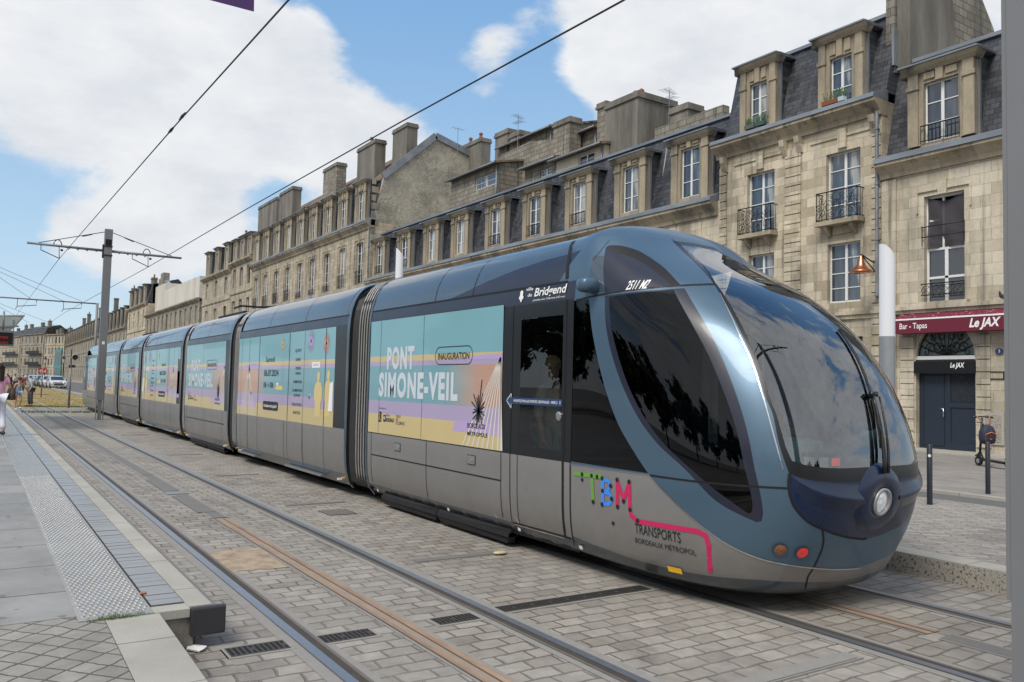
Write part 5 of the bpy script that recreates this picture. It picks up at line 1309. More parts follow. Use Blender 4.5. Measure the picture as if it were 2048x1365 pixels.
def railing(parent, x, ya, yb, z, h, kind='bars', proj=.0, slab=False):
    w_ = round(yb-ya, 2); key = (w_, round(h, 2), kind, proj)
    if key not in _rc:
        mb = MB(); r = .012
        mb.box((-.02, 0, h-.03), (.02, w_, h)); mb.box((-.012, 0, .05), (.012, w_, .075))
        if proj:
            for yv in (0, w_): mb.box((0, yv-.012, h-.03), (proj, yv+.012, h)); mb.box((0, yv-.012, .05), (proj, yv+.012, .075)); mb.box((-.012, yv-.012, 0), (.012, yv+.012, h))
            for yv in (0, w_):
                for i in range(3): mb.box((proj*(i+1)/4-.006, yv-.006, .07), (proj*(i+1)/4+.006, yv+.006, h-.03))
        if kind == 'bars':
            n = max(4, int(w_/.11))
            for i in range(n+1): mb.box((-.007, w_*i/n-.007, 0), (.007, w_*i/n+.007, h-.02))
        elif kind == 'lattice':
            n = max(3, int(w_/.28))
            for i in range(n): 
                c = w_*(i+.5)/n; ww = w_/n/2
                mb.tube([(0, c+ww*.9*math.cos(t), h*.5+h*.34*math.sin(t)) for t in [2*math.pi*j/12 for j in range(12)]], .009, 4, True); mb.tube([(0, c-ww, .06), (0, c+ww, h-.03)], .008, 4); mb.tube([(0, c+ww, .06), (0, c-ww, h-.03)], .008, 4)
        else:
            # scrolled ironwork: S scrolls either side of a central heart with rings
            def spiral(cy, cz, r0, turns, s_, a0): return [(0, cy+s_*r0*(1-t*.85)*math.cos(a0+turns*2*math.pi*t), cz+r0*(1-t*.85)*math.sin(a0+turns*2*math.pi*t)) for t in [j/16 for j in range(17)]]
            for s_ in (-1, 1):
                for (cy, cz, r0, a0) in ((w_*.36, h*.28, h*.17, 0), (w_*.36, h*.72, h*.15, math.pi), (w_*.20, h*.5, h*.20, 1.6), (w_*.13, h*.22, h*.12, 3), (w_*.13, h*.80, h*.11, 0), (w_*.43, h*.5, h*.13, 4)):
                    mb.tube(spiral(w_/2+s_*cy, cz, r0, 1.35, s_, a0), r*.9, 4)
                mb.tube([(0, w_/2+s_*w_*t, z_) for t, z_ in ((.48, .08), (.40, h*.2), (.30, h*.5), (.38, h*.8), (.48, h-.04))], r, 4)
                mb.tube([(0, w_/2+s_*w_*t, z_) for t, z_ in ((.02, .07), (.10, h*.3), (.04, h*.55), (.12, h*.8), (.02, h-.05))], r, 4); mb.box((-.01, w_/2+s_*w_*.24-.008, .06), (.01, w_/2+s_*w_*.24+.008, h-.02))
            mb.tube([(0, w_/2+h*.12*math.cos(t), h*.5+h*.17*math.sin(t)) for t in [2*math.pi*j/14 for j in range(14)]], r, 4, True); mb.box((-.012, -.012, 0), (.012, .012, h)); mb.box((-.012, w_-.012, 0), (.012, w_+.012, h))
        _rc[key] = mb.mesh('railing', M['iron_r'])
    return link_mesh('railing', _rc[key], parent, (x, ya, z))
def chimney(parent, x0, x1, y0, y1, z0, z1, mat='cement', cap=True, pots=0, name='chimney', lean=0):
    mb = MB(); mb.box((x0, y0, z0), (x1, y1, z1))
    if cap: mb.cur = 1; mb.box((x0-.08, y0-.08, z1-.30), (x1+.08, y1+.08, z1-.16)); mb.box((x0-.04, y0-.04, z1-.16), (x1+.04, y1+.04, z1+.02))
    c = build(parent, mb, name, [M[mat], M['cement']])
    for i in range(pots):
        p = MB(); yy = y0+(y1-y0)*(i+.5)/pots; p.lathe(((x0+x1)/2, yy, z1), [(.15, 0), (.13, .35), (.10, .42), (.16, .5), (.15, .62), (.09, .66)], 10); build(c, p, 'chimney_pot', M['pot'], True)
    return c
def aerial(y, x, z, h, label, n=6, rot=0.0, k_=1):
    r = empty('tv_aerial', (x, y, z), rot, label, 'tv aerial'); mb = MB(); mb.tube([(0, 0, 0), (0, 0, h)], .02, 5); mb.build('mast', M['zinc'], r, world=False)
    for j in range(k_):
        mb = MB(); zt = h-.1-j*.35; L = .9-.2*j; d = Vector((math.cos(j*1.1), math.sin(j*1.1), .05)); a = Vector((0, 0, zt))-d*L*.6; b = Vector((0, 0, zt))+d*L*.6; mb.tube([a, b], .012, 4)
        e_ = d.cross(Vector((0, 0, 1))).normalized()
        for i in range(n): p = a+(b-a)*i/(n-1); w_ = .32-.02*i; mb.tube([p-e_*w_, p+e_*w_], .008, 3)
        mb.build('antenna', M['zinc'], r, world=False)
    return r
def mansard(parent, y0, y1, zg, zt, xg=.25, xt=1.15, mat='slate', side=True):
    mb = MB(); mb.poly([(xg, y0, zg), (xt, y0, zt), (xt, y1, zt), (xg, y1, zg)][::-1]); mb.poly([(xg, y0, zg), (xt, y0, zt), (xt, y0, zg)]); mb.poly([(xg, y1, zg), (xt, y1, zg), (xt, y1, zt)])
    o = build(parent, mb, 'mansard_roof', M[mat])
    mb = MB(); mb.poly([(xt, y0, zg-.1), (10.5, y0, zg-.1), (10.5, y0, zt), (xt, y0, zt)]); mb.poly([(xt, y1, zg-.1), (xt, y1, zt), (10.5, y1, zt), (10.5, y1, zg-.1)]); mb.poly([(xt, y0, zt), (10.5, y0, zt), (10.5, y1, zt), (xt, y1, zt)]); mb.poly([(10.5, y0, zg-.1), (10.5, y1, zg-.1), (10.5, y1, zt), (10.5, y0, zt)]); build(parent, mb, 'attic_wall', M['rough_wall'])
    mb = MB(); mb.bar((xt-.03, y0, zt+.02), (xt-.03, y1, zt+.02), .16, .12); build(parent, mb, 'ridge_flashing', M['zinc']); return o
def gutter(parent, y0, y1, z, mat='mould', d=.42, h=.5):
    y0 -= .02; y1 += .015
    mb = MB(); mb.extr([(0.01, y0, z-h), (-.10, y0, z-h), (-.13, y0, z-h*.75), (-d*.6, y0, z-h*.5), (-d, y0, z-h*.28), (-d, y0, z-.05), (0.3, y0, z-.05), (0.3, y0, z-h)], (0, y1-y0, 0)); build(parent, mb, 'cornice', M[mat])
    mb = MB(); mb.extr([(-d-.05, y0, z-.045), (-d-.03, y0, z+.10), (.05, y0, z+.30), (.33, y0, z+.32), (.33, y0, z-.045)], (0, y1-y0, 0)); build(parent, mb, 'gutter', M['zinc'])
def downpipe(parent, y, z0, z1, x=-.08):
    mb = MB(); mb.tube([(x, y, z0), (x, y, z1)], .055, 8); 
    for i in range(int((z1-z0)/1.8)+1): mb.box((x-.065, y-.065, z0+i*1.8), (x+.09, y+.065, z0+i*1.8+.05))
    build(parent, mb, 'downpipe', M['zinc'], 40)
def block_back(mb, y0, y1, z1, depth=11.0):
    """side, rear and top faces of a block"""
    mb.poly([(0, y0, 0), (depth, y0, 0), (depth, y0, z1), (0, y0, z1)]); mb.poly([(0, y1, 0), (0, y1, z1), (depth, y1, z1), (depth, y1, 0)]); mb.poly([(depth, y0, 0), (depth, y1, 0), (depth, y1, z1), (depth, y0, z1)]); mb.poly([(0.3, y0, z1), (depth, y0, z1), (depth, y1, z1), (0.3, y1, z1)])

# ---- bar building (right) ---------------------------------------------------
A0 = yy_(17.03); B_LEFT = A0
bar = empty('stone_house', (XF, 0, 0), label='pale stone house on the right with the bar, its red sign and dark blue doors', cat='house')
ZC = zz_(10.0); y0, y1 = 5.0, A0
win1 = (yy_(14.11), yy_(15.48), zz_(4.96), zz_(8.62)); ac = yy_(14.79)
mb = MB(); arch_r = yy_(.98); zs_ = zz_(3.13); ztop = 4.05
da, db = ac-arch_r-.02, ac+arch_r+.02
other = [(yy_(10.2), yy_(11.6), zz_(4.96), zz_(8.62)), (yy_(6.4), yy_(7.7), zz_(4.96), zz_(8.62)), (yy_(9.9), yy_(11.9), .15, 3.6)]
holes = [win1, (da, db, .1, ztop)]+other
wall_holes(mb, 0, y0, y1, 0, ZC, holes); 
# arch spandrels
n = 18
def zar(t): return zs_+(ztop-.10-zs_)*math.sin(t)
for i in range(n):
    a, b = math.pi*i/n, math.pi*(i+1)/n; ya, yb = ac-arch_r*math.cos(a), ac-arch_r*math.cos(b); 
    mb.poly([(0, ya, zar(a)), (0, ya, ztop), (0, yb, ztop), (0, yb, zar(b))]); mb.poly([(0, ya, zar(a)), (0, yb, zar(b)), (.35, yb, zar(b)), (.35, ya, zar(a))])
mb.poly([(0, da, zs_), (0, da, ztop), (0, da+.02, ztop), (0, da+.02, zs_)]); block_back(mb, y0, y1, ZC)
build(bar, mb, 'wall', M['stone_p'])
gutter(bar, y0, y1, ZC+.05, 'mould'); mansard(bar, y0, y1, ZC+.3, zz_(13.95), .25, 1.0)
dormer(bar, -.02, yy_(14.85), 2.0, zz_(10.42), zz_(13.3), 1.06, zz_(10.46), zz_(12.58), rail=True)
dormer(bar, -.02, yy_(10.9), 2.0, zz_(10.42), zz_(13.3), 1.06, zz_(10.46), zz_(12.58), rail=False)
# first-floor window with its sagging net, middle casements and ironwork
f = MB(); a, b, c, d = win1; x = .16; t = .07
f.box((x, a, c), (x+.07, a+t, d)); f.box((x, b-t, c), (x+.07, b, d)); f.box((x, a+t, d-t), (x+.07, b-t, d)); zm0, zm1 = zz_(5.83), zz_(6.74)
for z_ in (zm0-.06, zm1): f.box((x-.01, a+t, z_), (x+.07, b-t, z_+.07))
f.box((x-.01, (a+b)/2-.05, c), (x+.07, (a+b)/2+.05, zm1)); f.box((x-.006, b-.55, zm1+.07), (x+.04, b-.49, d-t)); f.box((x-.006, b-.40, zm1+.9), (x+.04, b-t, zm1+.95))
wf = build(bar, f, 'window', M['wframe']); f = MB(); f.poly([(x+.03, a, c), (x+.03, a, zm1), (x+.03, b, zm1), (x+.03, b, c)]); build(wf, f, 'pane', M['dpane'])
f = MB(); f.poly([(x+.35, a-.1, zm1), (x+.35, a-.1, d+.1), (x+.35, b+.1, d+.1), (x+.35, b+.1, zm1)]); build(wf, f, 'dark_room', M['black'])
k = NT('dark_net'); k.col((.06, .055, .065)); k.set(Roughness=.9, Alpha=.80); M['net'] = k.m
f = MB(); rows = []
for i in range(15):
    u = i/14; rows.append([(x-.03-.05*math.sin(u*9+v_*.6)*(.3+.7*v_/10), a+.05+(b-a-.1)*u, zm1+.05+(d-zm1-.08)*(1-v_/10)-(.16*math.sin(math.pi*u) if v_ == 0 else 0)) for v_ in range(11)])
f.grid(rows); build(wf, f, 'net_curtain', M['net'], True)
r_ = railing(bar, -.10, a-.04, b+.04, zz_(5.0)+.55, .0+zz_(5.83)-zz_(5.0)-.32, 'lattice'); r_.location.z = zz_(5.12)
f = MB()
for z_ in (zz_(7.2), zz_(7.55)): f.tube([(-.06, a-.05, z_), (-.06, b+.05, z_)], .016, 5)
f.tube([(-.06, a-.03, zz_(6.9)), (-.06, a-.03, zz_(7.6))], .012, 5); f.tube([(-.06, b+.03, zz_(6.9)), (-.06, b+.03, zz_(7.6))], .012, 5); build(bar, f, 'guard_rail', M['iron_r'], True)
for (ya, yb, za, zb) in other[:2]: window(bar, .16, ya, yb, za, zb, 'white', 5)
window(bar, .16, *other[2], 'dark', 3)
# mouldings
f = MB()
for (ya, yb, za, zb) in (win1, other[0], other[1]):
    f.box((-.05, ya-.22, zb+.14), (.0, yb+.22, zb+.19)); f.box((-.05, ya-.22, zb-.5), (0, ya-.17, zb+.14)); f.box((-.05, yb+.17, zb-.5), (0, yb+.22, zb+.14)); f.box((-.10, (ya+yb)/2-.13, zb-.02), (0, (ya+yb)/2+.13, zb+.42)); f.box((-.16, ya-.15, za-.14), (0, yb+.15, za))
f.box((-.06, y1-.5, .3), (0, y1-.02, ZC-.5)) ; f.box((-.20, y0, zz_(4.72)), (0, y1, zz_(4.85))); f.box((-.12, y0, zz_(4.60)), (0, y1, zz_(4.718)))
for i in range(9): f.box((-.045, ac+arch_r+.06, .35+i*.36), (-.0, ac+arch_r+.50, .35+i*.36+.33)); f.box((-.045, ac-arch_r-.45, .35+i*.36), (-.0, ac-arch_r-.06, .35+i*.36+.33))
build(bar, f, 'moulding', M['stone_p'])
# doors, black blind, fanlight
M['door'] = plain('dark_blue_door_paint', (.018, .026, .042, 1), .4, nz=.1)
zb_ = zz_(2.78)
f = MB(); X = .20; f.box((X, da, .12), (X+.06, ac+.06, zb_)); 
f.box((X-.03, da+.0, .12), (X, da+.12, zb_)); f.box((X-.03, ac-.08, .12), (X, ac+.06, zb_)); f.box((X-.03, da+.12, 1.45), (X, ac-.08, 1.6)); f.box((X-.03, da+.12, .12), (X, ac-.08, .4)); f.box((X-.03, da+.12, zb_-.2), (X, ac-.08, zb_))
d1 = build(bar, f, 'door', M['door'])
f = MB(); f.box((X-.012, da+.14, 1.62), (X-.002, ac-.10, zb_-.22)); build(d1, f, 'pane', M['dpane'])
f = MB(); f.box((X, ac+.07, .12), (X+.06, db, zb_)); f.box((X-.02, ac+.12, .3), (X, ac+.16, zb_-.15)); f.box((X-.02, db-.14, .3), (X, db-.10, zb_-.15)); f.box((X-.02, ac+.16, zb_-.19), (X, db-.14, zb_-.15)); f.box((X-.02, ac+.16, .3), (X, db-.14, .34)); d2 = build(bar, f, 'door', M['door'])
f = MB(); f.tube([(X-.06, ac+.12, 1.15), (X-.06, ac+.12, 1.42)], .015, 6); f.tube([(X-.05, ac+.12, 1.40), (X-.05, ac+.22, 1.40)], .013, 5); build(d2, f, 'handle', M['chrome'], True)
f = MB(); f.extr([(-.06, da-.02, zb_-.22), (-.06, da-.02, zb_+.12), (.2, da-.02, zb_+.32), (.2, da-.02, zb_-.05)], (0, db-da+.04, 0)); f.cur = 1
put_text(f, 'Le JAX', lambda q: Vector((-.068, ac-.20-q.x, zb_-.04+q.y)), 0, 0, .14, .42, .03, .25); build(bar, f, 'door_blind', [M['trim'], M['txtw']])
f = MB(); f.extr([(.17, ac-arch_r*math.cos(math.pi*i/n), zar(math.pi*i/n)) for i in range(n+1)], (.03, 0, 0)); fl = build(bar, f, 'fanlight', plain('fanlight_glass', (.17, .22, .22, 1), .15, nz=.3))
f = MB(); Hh = ztop-.12-zs_
for s_ in (-1, 1):
    for (cy, cz, r0, a0, tn) in ((.30, .30, .20, 3.1, 1.2), (.55, .25, .18, 0, 1.3), (.20, .62, .16, 1, 1.2), (.48, .60, .13, 2, 1.2), (.72, .12, .12, 1, 1.1), (.12, .22, .13, 0, 1)):
        f.tube([(.12, ac+s_*(cy*arch_r+r0*arch_r*(1-t*.8)*math.cos(a0+tn*6.28*t)), zs_+cz*Hh+r0*Hh*1.15*(1-t*.8)*math.sin(a0+tn*6.28*t)) for t in [j/16 for j in range(17)]], .014, 4)
    for sp_a in (.35, .62, .9, 1.2, 1.45): f.tube([(.12, ac+s_*arch_r*.95*math.cos(sp_a)*t, zs_+Hh*.95*math.sin(sp_a)*(t**1.2)) for t in (0, .3, .6, 1)], .013, 4)
f.tube([(.12, ac-arch_r*.97*math.cos(math.pi*i/20), zs_+Hh*.97*math.sin(math.pi*i/20)) for i in range(21)], .02, 5); f.tube([(.12, ac-arch_r, zs_+.01), (.12, ac+arch_r, zs_+.01)], .022, 5)
build(fl, f, 'grille', M['iron_r'], True)
f = MB(); f.box((.05, da, zs_-.14), (.3, db, zs_)); build(bar, f, 'transom', M['wframe'])
f = MB(); f.box((-.25, da-.3, 0), (.2, db+.3, .17)); build(bar, f, 'doorstep', M['kerb'])
# red sign box
M['red'] = plain('burgundy_sign', (.125, .012, .030, 1), .45, nz=.06)
k = NT('speckled_burgundy'); c = k.coord(); k.col(k.mix(k.ramp(k.noise(c, 14, 3), [(.62, 0), (.68, 1)]), (.14, .014, .035), (.5, .35, .37))); k.set(Roughness=.6)
yl_, yr_ = yy_(16.62), 6.0; zt_, zm_, zb2 = zz_(4.58), zz_(4.36), zz_(3.885)
s0, s1, s2, s3 = [cam.px(v, 655, XF-.456).y for v in (1799, 1854, 1938, 2002)]; yl_ = cam.px(1788, 650, XF-.45).y
f = MB(); f.cur = 0; f.extr([(-.45, yr_, zm_), (-.45, yr_, zb2), (.0, yr_, zb2), (0, yr_, zm_)], (0, yl_-yr_, 0)); f.cur = 1; f.extr([(-.45, yr_, zm_+.002), (0, yr_, zm_+.002), (0, yr_, zt_+.06), (-.12, yr_, zt_)], (0, yl_-yr_, 0)); f.cur = 2; f.box((-.458, yr_, zm_-.02), (-.452, yl_, zm_+.025))
f.cur = 2; put_text(f, 'Bar - Tapas', lambda q: Vector((-.456, s0-q.x, zb2+.14+q.y)), 0, 0, .17, s0-s1, .01); put_text(f, 'Le JAX', lambda q: Vector((-.456, s2-q.x, zb2+.11+q.y)), 0, 0, .25, s2-s3, .035, .3)
sg = build(bar, f, 'shop_sign', [M['red'], k.m, M['txtw']])
# number plate, vents
f = MB(); f.disc2((0, 0), .11, lambda q: Vector((-.05, yy_(13.02)+q.x*1.05, zz_(3.24)+q.y*.75)), 16); f.cur = 1; put_text(f, '5', lambda q: Vector((-.055, yy_(13.02)+.02-q.x, zz_(3.24)-.04+q.y)), 0, 0, .085); build(bar, f, 'house_number', [M['bluetape'], M['txtw']])
f = MB(); ya, yb, za, zb = yy_(12.4), yy_(13.40), zz_(2.36), zz_(2.58); f.box((-.01, ya, za), (.0, yb, zb)); f.cur = 1
for i in range(26): f.box((-.03, ya+(yb-ya)*i/26, za-.02), (-.012, ya+(yb-ya)*(i+.6)/26, za+.015)); f.box((-.03, ya+(yb-ya)*i/26, zb-.015), (-.012, ya+(yb-ya)*(i+.6)/26, zb+.02))
f.box((-.03, yb-.03, za), (-.01, yb, zb)); f.box((-.03, (ya+yb)/2-.02, za), (-.01, (ya+yb)/2+.02, zb)); build(bar, f, 'vent_grille', [M['stone_p'], M['iron_r']])
f = MB(); f.box((-.05, yy_(12.9), .45), (0, yy_(13.55), 1.35)); f.cur = 1; f.box((-.06, yy_(12.98), .52), (-.045, yy_(13.47), 1.28)); build(bar, f, 'meter_box', [M['kerb'], M['kerb_spot']])
# tall party wall with chimney breast behind the bar roof
pf = lambda *q: [cam.py(x, y, A0-.02) for x, y in q]
def party(name, pts, th, mat, parent): 
    f = MB(); P = [(p.x-XF, A0-.02, p.z) for p in pts]; f.extr(P, (0, th, 0)); return build(parent, f, name, M[mat])

# ---- two-bay house ----------------------------------------------------------
A1 = yy_(24.7)
h2 = empty('stone_house', (XF, 0, 0), label='tall warm-toned stone house with scrolled iron balconies and two dormers, left of the bar', cat='house')
ZC2 = zz_(12.5)
def w4(a, b, c, d): return (yy_(min(a, b)), yy_(max(a, b)), zz_(c), zz_(d))
W_ = [w4(21.78, 23.2, 8.35, 10.96), w4(17.89, 19.35, 8.3, 10.96), w4(21.78, 23.1, 5.2, 7.5), w4(17.89, 19.28, 5.2, 7.46), w4(21.7, 23.2, 1.2, 3.9), w4(17.8, 19.3, .15, 3.9)]
mb = MB(); wall_holes(mb, 0, A0+.01, A1, 0, ZC2, W_); block_back(mb, A0+.01, A1, ZC2); build(h2, mb, 'wall', M['stone_w'])
gutter(h2, A0+.01, A1+.12, ZC2+.05, 'mould', .45, .55); mansard(h2, A0+.01, A1, ZC2+.3, zz_(16.05), .25, .95)
dormer(h2, -.02, yy_(22.62), 1.62, zz_(12.82), zz_(15.75), .80, zz_(12.9), zz_(14.82)); 
dd = dormer(h2, -.02, yy_(18.70), 1.66, zz_(12.66), zz_(15.62), .84, zz_(12.85), zz_(14.66))
for i, (a, b, c, d) in enumerate(W_[:5]): window(h2, .17, a, b, c, d, 'white', 4)
window(h2, .17, *W_[5], 'dark', 3)
for (a, b, c, d) in W_[:2]:
    s_ = MB(); s_.extr([(-.42, a-.17, c-.16), (-.42, a-.17, c-.02), (0, a-.17, c-.02), (0, a-.17, c-.16)], (0, b-a+.34, 0)); s_.extr([(-.30, a+.1, c-.16), (-.3, a+.1, c-.26), (-.05, a+.1, c-.5), (0, a+.1, c-.5), (0, a+.1, c-.16)], (0, .14, 0)); s_.extr([(-.30, b-.24, c-.16), (-.3, b-.24, c-.26), (-.05, b-.24, c-.5), (0, b-.24, c-.5), (0, b-.24, c-.16)], (0, .14, 0)); s_.box((-.06, a+.3, c-.45), (0, b-.3, c-.16))
    sb = build(h2, s_, 'balcony', M['mould']); railing(sb, -.36, a-.12, b+.12, c-.02, 1.0, 'scroll', .36)
f = MB()
for (a, b) in ((A0+.35, A0+.36+yy_(2.6)), ): pass
cm = (A0+A1)/2
for i in range(30):      # rusticated strip between the bays and at the edges
    z_ = .3+i*.34
    if z_ > ZC2-1.0: break
    f.box((-.05, cm-.34, z_), (0, cm+.34, z_+.30)); f.box((-.05, A0+.02, z_), (0, A0+.35, z_+.30)); f.box((-.05, A1-.35, z_), (0, A1, z_+.30))
for (a, b, c, d) in W_[:2]: f.box((-.045, a-.62, d+.48), (0, b+.62, d+.53)); f.box((-.09, (a+b)/2-.16, d+.10), (0, (a+b)/2+.16, d+.75))
f.box((-.14, A0+.02, zz_(4.70)), (0, A1, zz_(4.82))); f.box((-.08, A0+.02, zz_(4.55)), (0, A1, zz_(4.698)))
for yv in (cm-.42, cm+.22, A0+.12, A1-.4): f.extr([(-.30, yv, ZC2-.5), (-.26, yv, ZC2-.72), (-.06, yv, ZC2-1.05), (0, yv, ZC2-1.05), (0, yv, ZC2-.5)], (0, .2, 0))
build(h2, f, 'moulding', M['stone_w']); downpipe(h2, A0+.10, 4.9, ZC2-.4, -.12)
# party wall of the tall house seen over the bar roof
P = pf((1789, 145), (1789, -60), (1850, -110), (1930, -90), (1988, 60), (1996, 75)); party('party_wall', [P[0], P[1], P[2], P[3], P[4], cam.py(1996, 180, A0)], .3, 'rough_wall', h2)
P = pf((1793, 140), (1793, -40), (1868, -60), (1880, 20), (1886, 120)); f = MB(); f.extr([(p.x-XF, A0-.04, p.z) for p in P], (0, -.45, 0)); build(h2, f, 'chimney_breast', M['cement'])
f = MB(); p = pf((1789, 40), (1790, 130))[0]; f.box((.55, A0-.08, zz_(13.9)), (.8, A0-.0, zz_(15.3))); build(h2, f, 'flashing', M['zinc'])
# flower pots on sills
def planter(yc, x, z, col_, label, n, w_=.36):
    r = empty('flower_pot', (x, yc, z), label=label, cat='flower pot'); f = MB(); f.extr([(-.08, -w_/2, 0), (.08, -w_/2, 0), (.10, -w_/2, .14), (-.10, -w_/2, .14)], (0, w_, 0)); f.build('pot', col_, r, world=False)
    f = MB(); rr = random.Random(int(yc*10))
    for i in range(n): a = rr.uniform(-w_/2, w_/2); h = rr.uniform(.08, .30); q = Vector((rr.uniform(-.08, .08), a, .12)); t = q+Vector((rr.uniform(-.08, .08), rr.uniform(-.1, .1), h)); f.bar(q, t, .008); f.poly([t+Vector((0, -.03, 0)), t+Vector((0, .03, .01)), t+Vector((0, .02, .05)), t+Vector((0, -.02, .05))])
    f.build('plant', plain('pot_plant', (.05, .12, .03, 1), .7, nz=.4, nscale=30), r, world=False)
planter(yy_(22.9), XF-.16, zz_(12.86), plain('grey_trough', (.1, .11, .12, 1), .7), 'grey trough of thin plants on the sill of the left dormer of the tall house', 40, .45)
planter(yy_(22.35), XF-.16, zz_(12.86), plain('green_trough', (.05, .09, .08, 1), .7), 'dark green trough of herbs beside the grey trough on the dormer sill', 30, .4)
planter(yy_(19.0), XF-.2, zz_(12.80), M['pot'], 'long terracotta trough on the sill under the open dormer window', 25, .6)
planter(yy_(18.5), XF-.2, zz_(12.80), plain('pale_pot', (.4, .5, .52, 1), .6), 'small pale blue pot with bright leaves on the open dormer sill', 25, .22)
# copper wall lamp
wl = empty('wall_lamp', (XF, A0+.25, zz_(6.9)), label='copper wall lamp on a scrolled black bracket above the bar sign', cat='lamp')
f = MB(); q = cam.px(1722, 513, XF-1.0); ly = q.y-(A0+.25); lz = q.z-zz_(6.9)
f.tube([(0, 0, lz-.35), (-.95, ly, lz+.02)], .02, 6); f.tube([(0, 0, lz-.1), (-1.0, ly, lz+.06)], .022, 6); f.tube([(-.75+.07*math.cos(t), ly*.75, lz-.12+.09*math.sin(t)) for t in [k_*.5 for k_ in range(11)]], .012, 4); f.tube([(0, 0, lz-.4), (0, 0, lz)], .03, 6); f.build('bracket', M['iron_r'], wl, True, world=False)
f = MB(); f.lathe((-1.0, ly, lz-.52), [(.0, .0), (.33, .0), (.345, .02), (.33, .06), (.22, .12), (.15, .22), (.11, .32), (.08, .42), (.045, .50), (.02, .58)], 20); f.build('lamp_shade', plain('copper', (.50, .19, .09, 1), .25, .9, nz=.25), wl, True, world=False)

# ---- mid row with nine dormers ---------------------------------------------
A2 = yy_(63.0)
h3 = empty('stone_row', (XF, 0, 0), label='low stone row with a long slate mansard and nine stone dormers', cat='row of houses')
ZC3 = zz_(10.15)
ctr = [26.52, 30.6, 34.78, 39.0, 43.3, 47.8, 51.95, 56.45, 61.0]
W3 = []
for c_ in ctr: W3 += [w4(c_-.65, c_+.65, 5.6, 8.2), w4(c_-.7, c_+.7, 1.2, 4.2)]
mb = MB(); wall_holes(mb, 0, A1+.01, A2, 0, ZC3, W3); block_back(mb, A1+.01, A2, ZC3); build(h3, mb, 'wall', M['stone_w'])
gutter(h3, A1+.13, A2, ZC3+.03, 'mould', .42, .6); mansard(h3, A1+.01, A2, ZC3+.3, zz_(14.25), .25, .9)
for i, c_ in enumerate(ctr): dormer(h3, -.02, yy_(c_), 2.02, zz_(10.42), zz_(13.55), 1.04, zz_(10.62), zz_(12.95), rail=i in (2, 3, 4, 7, 8), name='dormer')
for w_ in W3: window(h3, .17, *w_, 'white', 4)
f = MB()
for w_ in W3[::2]: f.box((-.05, w_[0]-.25, w_[3]+.2), (0, w_[1]+.25, w_[3]+.26)); f.box((-.05, w_[0]-.25, w_[2]), (0, w_[0]-.18, w_[3]+.2)); f.box((-.05, w_[1]+.18, w_[2]), (0, w_[1]+.25, w_[3]+.2)); f.box((-.15, w_[0]-.2, w_[2]-.14), (0, w_[1]+.2, w_[2]))
f.box((-.12, A1+.02, zz_(4.75)), (0, A2, zz_(4.95))); build(h3, f, 'moulding', M['stone_w'])
for y_ in (yy_(36.6), yy_(29.0)): 
    f = MB(); f.tube([(.33, y_, ZC3+.3), (.86, y_, zz_(14.1))], .04, 6); build(h3, f, 'downpipe', M['zinc'], True)
# things on the roofs behind, placed at their own depth
def roofbox(parent, X, pts, depth, mat, name, cap=False, pots=0, zlow=None):
    """pts = left, right, top, bottom in the view, measured on plane X"""
    l, r, t, b_ = pts; pl = cam.px(l, t, X); pr = cam.px(r, t, X); zt = (pl.z+pr.z)/2; zb = zlow or min(cam.px((l+r)/2, b_, X).z, 12.3)
    return chimney(parent, X-XF, X-XF+depth, pr.y, pl.y, zb, zt, mat, cap, pots, name)
X1 = 26.2
roofbox(h3, X1, (1212, 1276, 196, 320), 2.6, 'cement', 'chimney', True, 0); 
pt = cam.px(1268, 196, X1+1.1)
for i, (px_, tp) in enumerate(((1271, 182), (1283, 178))):
    q = cam.px(px_, tp, X1+1.2); f = MB(); f.lathe((q.x-XF, q.y, q.z-.75), [(.14, 0), (.12, .45), (.09, .52), (.15, .58), (.14, .68), (.06, .75)], 10); build(h3, f, 'chimney_pot', M['pot'], True)
roofbox(h3, X1+1, (1195, 1212, 206, 262), .9, 'rough_wall', 'chimney', True)
roofbox(h3, X1+.8, (1108, 1140, 240, 300), .8, 'rough_wall', 'chimney', True)
roofbox(h3, X1+2.2, (991, 1016, 263, 310), .9, 'cement', 'chimney', True); roofbox(h3, X1+2.2, (1020, 1040, 265, 300), .9, 'rough_wall', 'chimney', True)
roofbox(h3, X1+1.2, (1341, 1376, 212, 275), 1.0, 'cement', 'chimney', True); roofbox(h3, X1+.6, (1310, 1446, 235, 275), .4, 'rough_wall', 'parapet_wall')
roofbox(h3, X1+6, (922, 962, 285, 322), .9, 'cement', 'chimney', True, 2)
def rear_house(X, yl, yr, z0, z1, mat, label, drop=.9, wins=()):
    r = empty('rear_house', (X, 0, 0), label=label, cat='house'); mb = MB(); H = [(a, b, c, d) for a, b, c, d in wins]
    wall_holes(mb, 0, yr, yl, z0, z1, H, .12); mb.poly([(0, yr, z0), (4, yr, z0), (4, yr, z1+drop), (0, yr, z1)]); mb.poly([(0, yl, z0), (0, yl, z1), (4, yl, z1+drop), (4, yl, z0)]); build(r, mb, 'wall', M[mat])
    f = MB(); f.extr([(-.4, yr-.15, z1-.05), (4.1, yr-.15, z1+drop), (4.1, yr-.15, z1+drop+.12), (-.4, yr-.15, z1+.08)], (0, yl-yr+.3, 0)); build(r, f, 'roof', M['tile'])
    f = MB(); f.tube([(-.42, yr-.15, z1-.02), (-.42, yl+.15, z1-.02)], .06, 6); f.tube([(-.1, yr+.1, z0), (-.1, yr+.1, z1-.1)], .05, 6); build(r, f, 'gutter', M['zinc'], True)
    for w_ in H: window(r, .08, *w_, 'white', 2)
    return r
q1 = lambda x, y, X: cam.px(x, y, X)
Xa = 25.9
